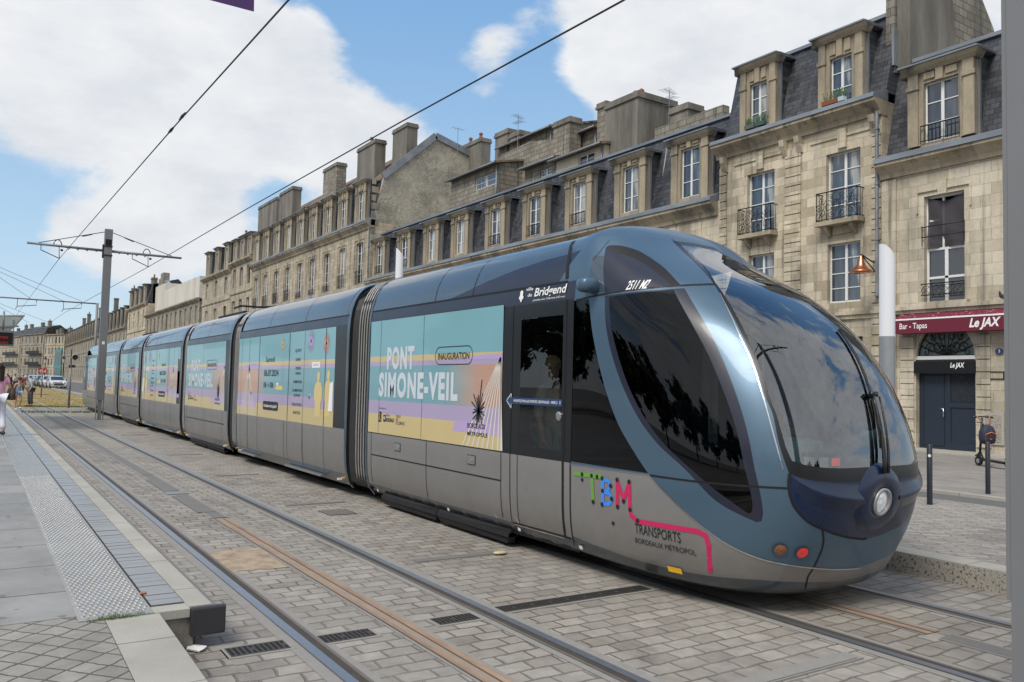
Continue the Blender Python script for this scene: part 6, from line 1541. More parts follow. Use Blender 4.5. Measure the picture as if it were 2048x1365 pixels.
a = q1(1209, 293, Xa); b = q1(1115, 320, Xa); c = q1(1185, 300, Xa); d = q1(1158, 325, Xa)
rear_house(Xa, b.y+.2, a.y+.0, 12.2, (a.z+b.z)/2, 'cream', 'small cream rear house with one window under a tiled eave behind the slate roof', .7, [(q1(1189, 310, Xa).y, q1(1157, 310, Xa).y, q1(1170, 331, Xa).z, q1(1170, 309, Xa).z)])
a = q1(1116, 318, Xa); b = q1(1047, 338, Xa); rear_house(Xa+.1, b.y, a.y+.1, 12.2, (a.z+b.z)/2, 'rough_wall', 'low dark rear house with a small white window behind the dormers', .6, [(q1(1101, 338, Xa).y, q1(1078, 338, Xa).y, q1(1089, 352, Xa).z, q1(1089, 337, Xa).z)])
Xb = 25.8; a = q1(998, 330, Xb); b = q1(903, 362, Xb); rear_house(Xb, b.y, a.y, 12.2, (a.z+b.z)/2, 'rough_wall', 'rear house with a band of dark windows below a tiled lean-to roof', .9, [(q1(995, 350, Xb).y, q1(950, 360, Xb).y, q1(975, 374, Xb).z, q1(975, 350, Xb).z)])
Xc = 28.5; a = q1(1106, 262, Xc); b = q1(1003, 294, Xc); rear_house(Xc, b.y, a.y, 13, (a.z+b.z)/2, 'rough_wall', 'taller rear house with a sloping tiled roof behind the middle of the row', 1.2)
Xc = 27.5; a = q1(1040, 300, Xc); b = q1(1004, 312, Xc); f = MB(); f.extr([(0+Xc-XF, q1(1109, 300, Xc).y, 12.5), (Xc-XF, q1(1109, 275, Xc).y, q1(1109, 280, Xc).z), (Xc-XF, q1(1060, 275, Xc).y, q1(1060, 283, Xc).z), (Xc-XF, q1(1003, 310, Xc).y, q1(1003, 310, Xc).z), (Xc-XF, q1(1003, 310, Xc).y, 12.5)], (.4, 0, 0)); build(h3, f, 'stone_parapet', M['rough_wall'])
Xd = 28; a = q1(1196, 258, Xd); b = q1(1152, 272, Xd); rear_house(Xd, b.y, a.y, 13, (a.z+b.z)/2, 'rough_wall', 'brick-edged attic house just left of the big cement chimney', .8)
ae = q1(1035, 300, 28); aerial(ae.y, 28, ae.z-1, q1(1035, 232, 28).z-ae.z+1, 'two-tier television aerial above the middle of the slate roof', 7, .5, 2)
ae = q1(1338, 235, 27.5); aerial(ae.y, 27.5, ae.z-.5, q1(1338, 180, 27.5).z-ae.z+.5, 'tall television aerial between the cement chimneys on the right', 8, .3, 3)
ae = q1(915, 300, 30); aerial(ae.y, 30, ae.z-.5, q1(915, 256, 30).z-ae.z+.5, 'thin television aerial beside the gable top', 4, .2, 1)

# ---- gabled terrace ---------------------------------------------------------
A3 = yy_(97.8)
h4 = empty('stone_row', (XF, 0, 0), label='grey stone terrace with a rough gable end and tall chimneys', cat='row of houses')
ZC4 = zz_(15.25)
dc = [64.9, 69.3, 73.2, 76.8, 80.6, 84.5, 88.6, 92.8, 96.3]; dc = [65.3, 69.3, 73.1, 77.0, 80.8, 84.7, 88.6, 92.5, 96.3]
W4 = []
for i, c_ in enumerate(dc): W4 += [w4(c_-.75, c_+.75, 10.2, 13.75), w4(c_-.75, c_+.75, 5.6, 8.6), w4(c_-.75, c_+.75, 1, 4.2)]
mb = MB(); wall_holes(mb, 0, A2+.01, A3, 0, ZC4, W4); block_back(mb, A2+.01, A3, ZC4); build(h4, mb, 'wall', M['stone_g'])
gutter(h4, A2+.01, A3, ZC4+.05, 'mould', .4, .55)
ZM = zz_(19.0); mansard(h4, A2+.35, A3, ZC4+.3, ZM, .25, .85)
for c_ in dc: dormer(h4, -.02, yy_(c_), 2.05, zz_(15.6), zz_(19.1), 1.05, zz_(15.75), zz_(18.2), mat='mould', detail=True)
for w_ in W4: window(h4, .17, *w_, 'white', 4)
for i, w_ in enumerate(W4[::3]): railing(h4, -.06, w_[0]-.03, w_[1]+.03, w_[2], 1.0 if i in (0, 1, 5, 6, 7, 8) else .45, 'bars')
f = MB()
for w_ in W4[::3]: f.box((-.05, w_[0]-.28, w_[3]+.2), (0, w_[1]+.28, w_[3]+.27)); f.box((-.05, w_[0]-.28, w_[2]), (0, w_[0]-.2, w_[3]+.2)); f.box((-.05, w_[1]+.2, w_[2]), (0, w_[1]+.28, w_[3]+.2)); f.box((-.09, (w_[0]+w_[1])/2-.12, w_[3]), (0, (w_[0]+w_[1])/2+.12, w_[3]+.4))
for y_ in [A2+.3]+[yy_((dc[i]+dc[i+1])/2) for i in range(8)]: f.box((-.03, y_-.04, .3), (0, y_+.04, ZC4-.5))
f.box((-.12, A2+.01, zz_(9.4)), (0, A3, zz_(9.6))); build(h4, f, 'moulding', M['stone_g']); downpipe(h4, A2+.12, 1, ZC4-.4, -.1)
YG = A2+.02
apx = cam.py(871, 273, YG); rt = cam.py(966, 322, YG); lf = cam.py(760, 353, YG)
gb = MB(); xs = apx.x-XF; gpts = [(.02, YG, zz_(10)), (.02, YG, ZC4+.1), (.35, YG, ZC4+.5), (.95, YG, lf.z), (xs, YG, apx.z), (xs+(rt.x-apx.x)*1.5, YG, apx.z-(apx.z-rt.z)*1.5), (xs+(rt.x-apx.x)*1.5, YG, zz_(10))]
gb.extr(gpts, (0, .35, 0)); build(h4, gb, 'gable_wall', M['gable'])
f = MB()
for i in range(7): f.box((-.02, YG-.03, ZC4-.9+i*.62), (.55 if i % 2 else .3, YG+.01, ZC4-.9+i*.62+.45))
build(h4, f, 'quoin', M['mould_d'])
f = MB(); zt = ZM+.05; f.poly([(.85, YG+.3, lf.z-.05), (.85, A3, lf.z-.05), (xs, A3, apx.z-.05), (xs, YG+.3, apx.z-.05)][::-1]); f.poly([(xs, YG+.3, apx.z-.05), (xs, A3, apx.z-.05), (xs*2, A3, ZM), (xs*2, YG+.3, ZM)][::-1]); build(h4, f, 'roof', M['tile'])
f = MB(); f.bar((xs, YG-.06, apx.z+.03), (xs*0+.8, YG-.06, lf.z+.02), .12, .5); f.bar((xs, YG-.06, apx.z+.03), (gpts[5][0], YG-.06, gpts[5][2]), .12, .5); build(h4, f, 'verge', M['zinc'])
def cp(x, y): return (380+x*.3077, 240+y*.3077)
for (a, b, t, bo, X, mt, pots) in ((1305, 1412, 60, 300, 26.6, 'cement', 0), (1072, 1205, 178, 420, 25.8, 'cement', 1), (855, 955, 315, 500, 26.2, 'rough_wall', 0), (572, 668, 470, 650, 25.9, 'cement', 0), (428, 562, 555, 690, 26.5, 'cement', 0)):
    if a == 1305: X = cam.py(*cp(b, t), YG+.45).x
    pl, pr = cam.px(*cp(a, t), X), cam.px(*cp(b, t), X); zt_ = (pl.z*2+pr.z)/3
    chimney(h4, X-XF, X-XF+.9, pr.y, pr.y+(pl.y-pr.y)*.85, zt_-4.6, zt_, mt, True, pots)
# blue rag on a sill
f = MB(); f.poly([(XF-.14, yy_(77.0), zz_(10.3)), (XF-.2, yy_(77.3), zz_(9.5)), (XF-.16, yy_(76.6), zz_(9.8))]); tag(f.build('blue_cloth', plain('blue_cloth', (.03, .2, .55, 1), .8)), 'small bright blue cloth hanging from a balcony rail of the terrace', 'cloth')

# ---- generic far blocks ------------------------------------------------------
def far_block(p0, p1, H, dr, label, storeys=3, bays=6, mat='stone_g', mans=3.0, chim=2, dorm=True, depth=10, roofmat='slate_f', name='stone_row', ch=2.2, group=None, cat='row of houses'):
    """p0 (right) -> p1 (left) ground points of the front"""
    p0 = Vector((p0[0], p0[1], 0)); p1 = Vector((p1[0], p1[1], 0)); L = (p1-p0).length; d = (p1-p0)/L
    rz = math.atan2(-d.x, d.y); r = empty(name, p0, rz, label, cat, group)
    mb = MB(); hol = []; bw = L/bays; sh = (H-.8)/storeys; ww = min(1.25, bw*.42)
    for i in range(bays):
        for s_ in range(storeys): c_ = bw*(i+.5); hol.append((c_-ww/2, c_+ww/2, .8+s_*sh+(.7 if s_ else .0), .8+s_*sh+sh*.78))
    wall_holes(mb, 0, 0, L, 0, H, hol, .25); block_back(mb, 0, L, H, depth); build(r, mb, 'wall', M[mat])
    mb = MB(); mb.extr([(0, 0, H-.4), (-.12, 0, H-.4), (-.42, 0, H-.1), (-.42, 0, H+.08), (.1, 0, H+.1), (.3, 0, H-.4)], (0, L, 0)); 
    for s_ in range(1, storeys): mb.box((-.1, 0, .8+s_*sh-.05), (0, L, .8+s_*sh+.12))
    build(r, mb, 'cornice', M['mould_d' if mat == 'stone_d' else 'mould'])
    for h in hol: window(r, .2, h[0], h[1], h[2], h[3], 'white' if rnd.random() < .75 else 'dark', 3, detail=False)
    if mans:
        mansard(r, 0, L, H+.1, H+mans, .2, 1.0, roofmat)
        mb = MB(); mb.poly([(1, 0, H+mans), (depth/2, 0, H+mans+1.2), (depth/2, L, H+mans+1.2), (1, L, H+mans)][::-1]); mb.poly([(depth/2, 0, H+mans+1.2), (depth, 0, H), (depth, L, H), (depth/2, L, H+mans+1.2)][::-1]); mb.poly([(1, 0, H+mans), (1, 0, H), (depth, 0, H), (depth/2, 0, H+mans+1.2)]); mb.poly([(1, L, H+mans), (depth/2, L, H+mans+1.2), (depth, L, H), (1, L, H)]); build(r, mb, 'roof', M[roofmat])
        if dorm:
            for i in range(bays): dormer(r, -.02, bw*(i+.5), min(1.9, bw*.6) if L < 60 else 1.35, H+.25, H+mans+.1, min(1.0, bw*.34) if L < 60 else .8, H+.4, H+mans*.82, mat='mould', detail=False, cheek='slate')
    for i in range(chim):
        c_ = L*(i+.5+rnd.uniform(-.15, .15))/chim; x_ = rnd.uniform(1.6, 3.5); chimney(r, x_, x_+.9, c_-.7, c_+.7, H+max(0, mans-1), H+mans+ch+rnd.uniform(-.4, .6), 'cement' if i % 2 else 'rough_wall', True, 1 if i % 3 == 0 else 0)
    return r
far_block((XF, yy_(97.9)), (XF, yy_(107.6)), zz_(16.6), 0, 'narrow stone house with three dormers left of the long terrace', 4, 3, 'stone_g', 2.6, 0)
far_block((XF, yy_(107.7)), (XF, yy_(123.2)), zz_(16.1), 0, 'corner stone house with three dormers and a curved slate roof edge', 4, 3, 'stone_g', 3.2, 1)
b5 = far_block((XF, yy_(125)), (XF, yy_(170)), zz_(13.6), 0, 'low grey stone building with paired windows below a tall blank plaster wall', 3, 12, 'stone_d', 0, 0)
mb = MB(); a = cam.py(405, 560, yy_(126)); 
for (xl, xr, yt, mt) in ((291, 331, 573, 'cement'), (331, 391, 566, 'pale_render'), (391, 400, 551, 'pale_render')):
    X = XF+1.4; pl, pr = cam.px(xl, yt+6, X), cam.px(xr, yt, X); f = MB(); f.box((1.4, pr.y-yy_(125), zz_(13.6)), (5, pl.y-yy_(125), (pl.z*.5+pr.z*.5))); build(b5, f, 'blank_wall', M['pale_render'])
f = MB(); q = cam.px(327, 547, XF+2); f.box((1.8, q.y-yy_(125)-1.2, q.z-4), (2.8, q.y-yy_(125)+1.2, q.z)); f.box((1.8, q.y-yy_(125)+1.4, q.z-4), (2.8, q.y-yy_(125)+3.0, q.z-.8)); build(b5, f, 'chimney', M['rough_wall'])
f = MB(); f.tube([(2.2, q.y-yy_(125)-1.3, q.z-1.6), (2.2, q.y-yy_(125)-3.5, q.z-1.8), (2.2, q.y-yy_(125)-5, q.z-2.4)], .3, 8); build(b5, f, 'duct', M['zinc'], True)
far_block((XF, yy_(170.5)), (XF, yy_(193)), zz_(16.2), 0, 'warm stone house with four tall narrow dormers beside the blank wall', 3, 4, 'stone_w', 3.4, 1)
far_block((XF, yy_(194)), (XF+.5, yy_(345)), 11.5, 0, 'long low stone terrace with a row of small slate dormers in the far middle', 3, 24, 'stone_d', 4.2, 5, ch=4.5)
# beyond, the quay curves towards the river
curve = [((24.2, 307), (19.4, 322), 15.5), ((19.2, 323), (13.2, 345), 16), ((13.0, 346), (7.0, 385), 15.6), ((6.8, 386), (-6, 430), 15.8), ((-7, 431), (-30, 490), 15)]
labs = ['ornate pale stone building with a turquoise shop arcade, first of the far curve', 'tall stone building with dark balconies on the far curve of the quay', 'stone building with a long iron balcony, third on the far curve', 'hazy stone building near the vanishing end of the quay', 'last hazy stone building visible at the left edge of the street']
tq = None
for (a, b, H), lb in zip(curve, labs):
    r = far_block(a, b, H, 0, lb, 4, 6, 'stone_g' if H != 16 else 'stone_d', 2.2 if H > 15.5 else 0, 3, dorm=False, ch=2.0)
    if tq is None: tq = r
    else:
        f = MB(); L = math.hypot(b[0]-a[0], b[1]-a[1])
        for z_ in (5.2, 9.0): f.box((-1.0, 1, z_), (0, L*.6, z_+.15)); f.box((-1.0, 1, z_+.15), (-.95, L*.6, z_+1.1))
        build(r, f, 'balcony', M['iron_r'])
f = MB(); M['turq'] = plain('turquoise_timber', (.06, .22, .23, 1), .6, nz=.2)
f.box((-.35, 1.0, 0), (-.05, 6.2, 10.5)); f.cur = 1
for i in range(4): f.box((-.38, 1.4+i*1.2, .5), (-.36, 2.2+i*1.2, 4.2)); f.box((-.38, 1.4+i*1.2, 5.2), (-.36, 2.2+i*1.2, 9.6))
build(tq, f, 'shop_arcade', [M['turq'], M['dpane']])
# ------------------------------------------------------------------ catenary poles and wires
M['pole'] = plain('grey_pole_paint', (.165, .172, .185, 1), .5, .1, nz=.10, nscale=1.2)
M['wire'] = plain('wire', (.03, .03, .035, 1), .6, .3, nz=0)
def pole(Y, h, label, arms=True):
    r = empty('catenary_pole', (4.28, Y, 0), label=label, cat='catenary pole')
    def B(a, b, name, mat, tp=0): f = MB(); f.box(a, b); return f.build(name, M[mat], r, world=False)
    w_, d_ = .145, .11
    f = MB()
    f.box((-w_, -d_, .8), (w_, -d_+.02, h)); f.box((-w_, d_-.02, .8), (w_, d_, h))                                  # box column with recessed foot
    f.box((-w_, -d_+.021, 0), (-w_+.02, d_-.021, h)); f.box((w_-.02, -d_+.021, 0), (w_, d_-.021, h)); f.box((-.06, -d_+.03, .0), (.06, d_-.03, .80)); f.box((-w_, -d_, h), (w_, d_, h+.02))
    f.build('column', M['pole'], r, world=False)
    f = MB(); f.box((-w_+.03, -d_-.003, h-.72), (w_-.03, -d_-.001, h-.40)); f.build('vent_slot', M['black'], r, world=False)
    f = MB(); f.box((-.05, -d_-.004, 3.05), (.05, -d_-.001, 3.17)); f.build('number_tag', M['txtw'], r, world=False)
    if arms:
        za = 6.88
        f = MB(); f.box((-w_-.03, -d_-.02, za-.22), (w_+.02, d_+.02, za-.16)); f.box((-w_-.03, -d_-.02, za+.16), (w_+.02, d_+.02, za+.20)); f.box((-w_-.06, -.06, za-.3), (-w_, .06, za+.25)); f.build('clamp', M['wire'], r, world=False)
        for s_ in (-1, 1):
            e_ = MB(); e_.tube([(s_*w_, 0, za), (s_*2.85, 0, za+.01)], [.055, .045], 8); a = e_.build('bracket_arm', M['pole'], r, True, world=False)
            e_ = MB(); e_.tube([(s_*w_, 0, h-.1), (s_*2.45, 0, za+.06)], .016, 5); e_.tube([(s_*.6, 0, h-.1-(h-za-.1)*.2), (s_*.95, 0, h-.1-(h-za-.1)*.36)], .025, 5); e_.build('stay_cable', M['wire'], r, True, world=False)
            xw = -1.75 if s_ < 0 else 1.52
            e_ = MB(); x2 = xw-.62 if s_ < 0 else xw-.60
            e_.tube([(x2, 0, za), (x2, 0, za-.22), (xw+.05, 0, za-.50)], .018, 5); e_.tube([(xw, 0, za), (xw+.03, 0, za-.5)], .014, 5)
            e_.tube([(xw-.05+.14*math.cos(t), 0, za+.03+.22*math.sin(t)) for t in [math.pi*k_/8 for k_ in range(9)]], .02, 5); e_.lathe((xw+.1, 0, za-.2), [(.0, 0), (.05, .02), (.05, .08), (0, .1)], 8)
            for k_ in range(4): e_.tube([(s_*(.35+.33*k_), 0, za+.01), (s_*(.42+.33*k_), 0, za-.07-.01*k_), (s_*(.5+.33*k_), 0, za)], .018, 4)
            e_.build('registration_arm', M['wire'], r, True, world=False)
    return r
pole(36.8, 7.75, 'grey steel catenary pole with two bracket arms standing between the tracks by the tram')
pole(1.865, 7.75, 'close grey steel catenary pole filling the right edge of the view')
# contact wires (each hangs on the arms)
def wire(name, pts, r, label, grp=None):
    f = MB(); f.tube(pts, r, 5); return tag(f.build(name, M['wire'], None, True), label, 'overhead wire', grp)
wire('overhead_wire', [(2.42, 1.9, 5.36), (2.4, 7.83, 5.51), (2.4, 13.2, 5.665), (2.44, 22.6, 5.92), (2.56, 36.8, 6.38), (2.9, 76, 7.15), (2.7, 110, 7.0), (2.7, 200, 7.0)], .0105, 'thin contact wire running over the nearer track')
wire('overhead_wire', [(5.78, 1.9, 6.15), (6.0, 7.0, 6.21), (6.03, 12.95, 6.35), (5.95, 22.3, 6.40), (5.83, 36.8, 6.38), (6.0, 76, 7.0), (6.0, 110, 7.0), (6.0, 200, 7.0)], .013, 'thin contact wire running above the tram')
f = MB()
for q in ((365, 233), (342, 261)): p = cam.px(q[0], q[1], 2.4); f.tube([p+Vector((0, -.22, -.006)), p+Vector((0, 0, 0)), p+Vector((0, .22, .006))], [.012, .026, .012], 6)
tag(f.build('wire_insulator', M['wire'], None, True), 'pair of small insulators threaded on the nearer contact wire', 'insulator')
# far portal beam and more wires over the track
r = empty('catenary_portal', (4.3, 75, 0), label='far catenary portal beam crossing above both tracks behind the platform roof', cat='catenary pole')
f = MB(); f.tube([(-8.5, 0, 7.74), (3.85, 0, 7.74)], .06, 6); f.build('beam', M['pole'], r, True, world=False)
f = MB(); f.tube([(3.85, 0, 0), (3.85, 0, 7.8)], .10, 8); f.build('post', M['pole'], r, True, world=False)
f = MB(); f.tube([(-8.5, 0, 0), (-8.5, 0, 7.8)], .10, 8); f.build('post', M['pole'], r, True, world=False)
for xx in (-1.4, 1.8):
    f = MB(); f.tube([(xx+.9, 0, 7.7), (xx+.9, 0, 7.3), (xx-.4, 0, 7.12), (xx-.5, 0, 6.9)], .03, 5); f.tube([(xx-.4, 0, 7.7), (xx-.4, 0, 7.15)], .02, 4); f.build('registration_arm', M['wire'], r, True, world=False)
for i, (a, b) in enumerate((((0, 532), (165, 604)), ((0, 541), (128, 603)), ((0, 554), (63, 599)), ((0, 605), (108, 650)), ((0, 613), (58, 646)))):
    p, q = cam.py(a[0]-160, a[1]-(b[1]-a[1])/(b[0]-a[0])*160, 70), cam.py(*b, 75+(i//3)*30); lab = ['uppermost slack span wire left of the catenary pole', 'second slack span wire, just under the uppermost', 'third slack span wire ending above the contact wire', 'fourth slack span wire below the portal beam', 'lowest slack span wire beside the shelter roof'][i]
    wire('span_wire', [p, (p+q)/2+Vector((0, 0, -.12)), q], .014, lab)
# ------------------------------------------------------------------ station shelter and display
r = empty('shelter', (-.2, 30, 0), label='glass and steel platform shelter roof with an upturned edge at the left', cat='shelter')
P = lambda x, y, Y=30: cam.py(x, y, Y)-Vector((-.2, 30, 0))
a, b, c, d = P(50, 630), P(-60, 631), P(27, 660), P(-60, 664)
M['canopy'] = plain('pale_canopy', (.42, .44, .43, 1), .35, .2, nz=.1)
f = MB(); t0 = Vector((0, 0, .035)); f.extr([a, a-t0, b-t0, b], (0, 9, 0)); f.build('roof', M['canopy'], r, world=False)
f = MB(); e1, e2 = P(44, 634), P(22, 662); f.poly([e1, e2, e2+Vector((0, 9, 0)), e1+Vector((0, 9, 0))]); f.poly([P(44, 634), P(22, 662), P(-60, 664), P(-60, 634)]); f.build('soffit_glass', plain('canopy_glass', (.33, .37, .36, 1), .15, .1, nz=.25, nscale=1), r, world=False)
f = MB(); f.bar(P(38, 653), P(-60, 656), .05); f.bar(P(27, 640), P(27, 665), .03); f.build('rib', M['pole'], r, world=False)
f = MB(); x_ = -2.4; f.tube([(x_, .5, PZ), (x_, .5, 3.9)], .08, 8); f.build('post', M['pole'], r, True, world=False); f = MB(); f.tube([(x_, 8.5, PZ), (x_, 8.5, 3.9)], .08, 8); f.build('post', M['pole'], r, True, world=False)
dz = empty('departure_display', (-.2, 29.6, 0), label='dark departure board with dim red LED text hanging under the shelter roof', cat='display')
P2 = lambda x, y, Y=29.6: cam.py(x, y, Y)-Vector((-.2, 29.6, 0))
a, c = P2(29, 662), P2(-50, 690); f = MB(); f.box((c.x, 0, c.z), (a.x, .35, a.z)); f.build('casing', M['pole'], dz, world=False)
a2, c2 = P2(26, 666), P2(-50, 686); f = MB(); f.box((c2.x, -.02, c2.z), (a2.x, -.002, a2.z)); f.build('screen', M['black'], dz, world=False)
f = MB(); led = plain('red_led', (.3, .01, .01, 1), .5, emit=(1, .04, .02), es=.10)
rr = random.Random(2)
for row in range(2):
    x0 = a2.x-.10
    put_text(f, '2 min' if row else 'Pyrenees', lambda q: Vector((a2.x-.62+q.x, -.03, a2.z-.19-.17*row+q.y)), 0, 0, .10, .5)
f.build('led_text', led, dz, world=False); f = MB(); f.tube([(a.x-.3, .15, a.z), (a.x-.3, .15, a.z+.6)], .03, 6); f.build('hanger', M['pole'], dz, True, world=False)
# ------------------------------------------------------------------ signals, signs, lanterns
r = empty('track_signal', (4.36, 50.6, 0), label='round tram signal lamp on a slim grey post beside the catenary pole', cat='signal')
f = MB(); f.tube([(0, 0, 0), (0, 0, 2.35)], .055, 8); f.build('post', M['pole'], r, True, world=False); f = MB(); f.tube([(0, 0, 2.3), (.0, 0, 3.2)], .03, 6); f.box((-.1, -.05, 2.2), (.22, .05, 2.34)); f.build('bracket', M['wire'], r, world=False)
f = MB(); f.lathe((.18, -.1, 2.75), [(.10, .25), (.17, .2), (.18, -.12), (.19, -.14), (.15, -.14), (.14, -.02), (0, -.02)], 16, 'y'); o = f.build('lamp_head', plain('signal_grey', (.32, .3, .28, 1), .5), r, True, world=False); f = MB(); f.lathe((.18, -.13, 2.75), [(.0, 0), (.12, .0), (.12, .03), (0, .03)], 14, 'y'); f.build('lens', plain('dark_red_lens', (.08, .02, .018, 1), .2), o, world=False)
r = empty('route_sign', (4.34, 72.5, 0), label='small red route board reading C-I on a thin post in the grass', cat='sign')
f = MB(); f.tube([(0, 0, 0), (0, 0, 2.5)], .05, 6); f.build('post', M['pole'], r, True, world=False); f = MB(); f.box((-.28, -.04, 1.85), (.28, -.02, 2.28)); f.cur = 1; put_text(f, 'C-I', lambda q: Vector((-.2+q.x, -.05, 1.96+q.y)), 0, 0, .2, .4, .03); f.build('board', [plain('red_board', (.35, .015, .03, 1), .5), M['txtw']], r, world=False)
f = MB(); f.box((-.5, -.02, .25), (.5, .02, .28)); f.build('foot_shadow_plate', M['under'], r, world=False)
def lantern(x, y, label, s_=1.0):
    r = empty('street_lantern', (x, y, .2), label=label, cat='street lamp'); f = MB(); f.lathe((0, 0, 0), [(.16, 0), (.14, .5), (.07, .7), (.05, 2.9), (.07, 3.0), (.03, 3.2)], 8); f.build('post', M['iron_r'], r, True, world=False)
    f = MB(); f.lathe((0, 0, 3.2), [(.10, 0), (.19, .5), (.20, .52)], 6); f.build('glass', plain('lantern_glass', (.45, .45, .42, 1), .3), r, world=False); f = MB(); f.lathe((0, 0, 3.72), [(.24, 0), (.12, .22), (.06, .3), (.02, .48)], 6); f.lathe((0, 0, 3.15), [(.12, 0), (.1, .06)], 6); f.build('cap', M['iron_r'], r, world=False); r.scale = (s_, s_, s_)
q = cam.z(163, 800, .2); lantern(11.5, 66, 'black lantern on a post behind the rear end of the tram', 1.0)
lantern(9.9, 96, 'black lantern on a post in front of the turquoise arcade', 1.0); lantern(9.5, 120, 'farther black lantern left of the red route board', 1.0); lantern(9.3, 150, 'farthest black lantern by the line of parked cars', 1.1)
# light columns
k = NT('light_column_diffuser'); k.col((.55, .57, .60)); k.set(Roughness=.35); k.b.inputs['Emission Color'].default_value = (.8, .85, .95, 1); k.b.inputs['Emission Strength'].default_value = .12; M['diff'] = k.m
def column(x, y, zt, label):
    r = empty('light_column', (x, y, 0), label=label, cat='street lamp'); f = MB(); R_ = .165; n = 20
    rows = []
    for (zz, sl) in ((.2, 0), (zt*.60, 0)): rows.append([(R_*math.cos(2*math.pi*j/n), R_*math.sin(2*math.pi*j/n), zz) for j in range(n+1)])
    f.grid(rows); f.build('base_tube', plain('column_aluminium', (.30, .32, .34, 1), .4, .5), r, True, world=False)
    f = MB(); dx, dy = cam.X.x, cam.X.y; top = [(R_*.985*math.cos(2*math.pi*j/n), R_*.985*math.sin(2*math.pi*j/n), zt-.28*(1+ (math.cos(2*math.pi*j/n)*dx+math.sin(2*math.pi*j/n)*dy))**1.4*.45) for j in range(n+1)]
    rows = [[(p[0], p[1], zt*.60) for p in top], top]; f.grid(rows); f.poly(top[:-1]); f.build('light_tube', M['diff'], r, True, world=False)
p = cam.px(1774, 489, 16.5); column(16.5, p.y, p.z, 'tall pale light column with a slanted top standing before the bar')
for X in (16.5,):
    pass
D_ = 1630*.33/15.5; dr = cam.ray(800, 497); dr = dr*(D_/dr.dot(cam.F)); column(dr.x, dr.y, cam.h+dr.z, 'farther pale light column showing above the tram roof')
# purple banner on its mast cable above the street
r = empty('banner', (2.3, 10, 6.9), label='purple banner hanging at the top edge above the tracks', cat='banner')
a, b, c = cam.py(418, -2, 10), cam.py(508, 24, 10), cam.py(508, -60, 10); f = MB(); f.poly([Vector(q)-Vector((2.3, 10, 6.9)) for q in (cam.py(417, 0, 10), cam.py(508, 24, 10), cam.py(510, -130, 10), cam.py(415, -150, 10))]); f.build('cloth', plain('purple_cloth', (.07, .035, .14, 1), .8, nz=.12), r, world=False)
f = MB(); f.tube([Vector(q)-Vector((2.3, 10, 6.9)) for q in (cam.py(380, -150, 10), cam.py(540, -130, 10))], .03, 6); f.tube([Vector((cam.py(380, -150, 10).x-2.3, 0, .1)), Vector((-12, 0, 1.2))], .015, 4); f.tube([Vector((cam.py(540, -130, 10).x-2.3, 0, .1)), Vector((1.98, -8.07, .85))], .015, 4); f.build('hanging_bar', M['wire'], r, True, world=False)
# ------------------------------------------------------------------ bollards
def bollard(x, y, z, h, label, tagged):
    r = empty('bollard', (x, y, z), label=label, cat='bollard', group='slim black steel bollards before the bar'); f = MB(); f.lathe((0, 0, 0), [(.038, -.05), (.038, h-.01), (.030, h)], 12); f.build('post', plain('bollard_paint', (.02, .024, .032, 1), .4, .2), r, 40, world=False)
    if tagged: f = MB(); f.disc2((0, 0), .024, lambda q: Vector((-.033-.006, -.021+q.x, h-.16+q.y)), 10); f.build('sticker', M['txtw'], r, world=False)
bollard(11.60, 6.58, .2, .86, 'slim black bollard nearest the tram nose, with a white sticker', True)
bollard(14.08, 7.0, .17, .86, 'slim black bollard in front of the parked scooter', False)
# ------------------------------------------------------------------ scooter and backpack
sx, sy = 22.0, 10.55
dr = cam.z(1965, 933, .17); 
r = empty('electric_scooter', (dr.x, dr.y, .17), R(-25), label='black electric scooter standing near the bar wall', cat='scooter')
f = MB(); f.bar((0, 0, .16), (0, -.75, .14), .15, .05); f.bar((0, .02, .17), (0, .10, .3), .08, .06); f.build('deck', M['trim'], r, world=False)
f = MB(); f.tube([(0, .08, .28), (0, .0, 1.12)], .026, 8); f.build('steering_stem', M['trim'], r, True, world=False)
f = MB(); f.tube([(-.24, -.02, 1.13), (0, 0, 1.15), (.24, -.02, 1.13)], .017, 6); f.tube([(-.25, -.02, 1.13), (-.14, -.01, 1.14)], .024, 6); f.tube([(.25, -.02, 1.13), (.14, -.01, 1.14)], .024, 6); f.build('handlebar', M['trim'], r, True, world=False)
for y_ in (.12, -.82):
    f = MB(); f.lathe((0, y_, .115), [(.06, -.02), (.105, -.025), (.118, 0), (.105, .025), (.06, .02)], 18, 'x'); w_ = f.build('wheel', M['under'], r, 40, world=False); f = MB(); f.lathe((0, y_, .115), [(.0, -.028), (.055, -.026), (.055, .026), (0, .028)], 12, 'x'); f.build('hub', M['chrome'], w_, world=False)
    f = MB(); f.tube([(0, y_-.13, .12), (0, y_-.09, .22), (0, y_, .26), (0, y_+.1, .23)], .025, 5); f.build('mudguard', M['trim'], r, True, world=False)
bp = empty('backpack', (dr.x, dr.y, .17), R(-25), label='navy backpack with orange straps hanging on the scooter handlebar', cat='backpack')
f = MB(); rows = []
for (z_, wx, wy) in ((.52, .05, .04), (.54, .15, .09), (.64, .175, .12), (.80, .165, .12), (.92, .12, .09), (.97, .03, .03)): rows.append([(wx*math.copysign(abs(math.cos(t))**.6, math.cos(t)), -.16+wy*math.copysign(abs(math.sin(t))**.6, math.sin(t)), z_) for t in [2*math.pi*j/20 for j in range(21)]])
f.grid(rows); f.build('bag', plain('navy_nylon', (.022, .025, .05, 1), .7, nz=.2), bp, True, world=False)
ora = plain('orange_webbing', (.55, .16, .03, 1), .7)
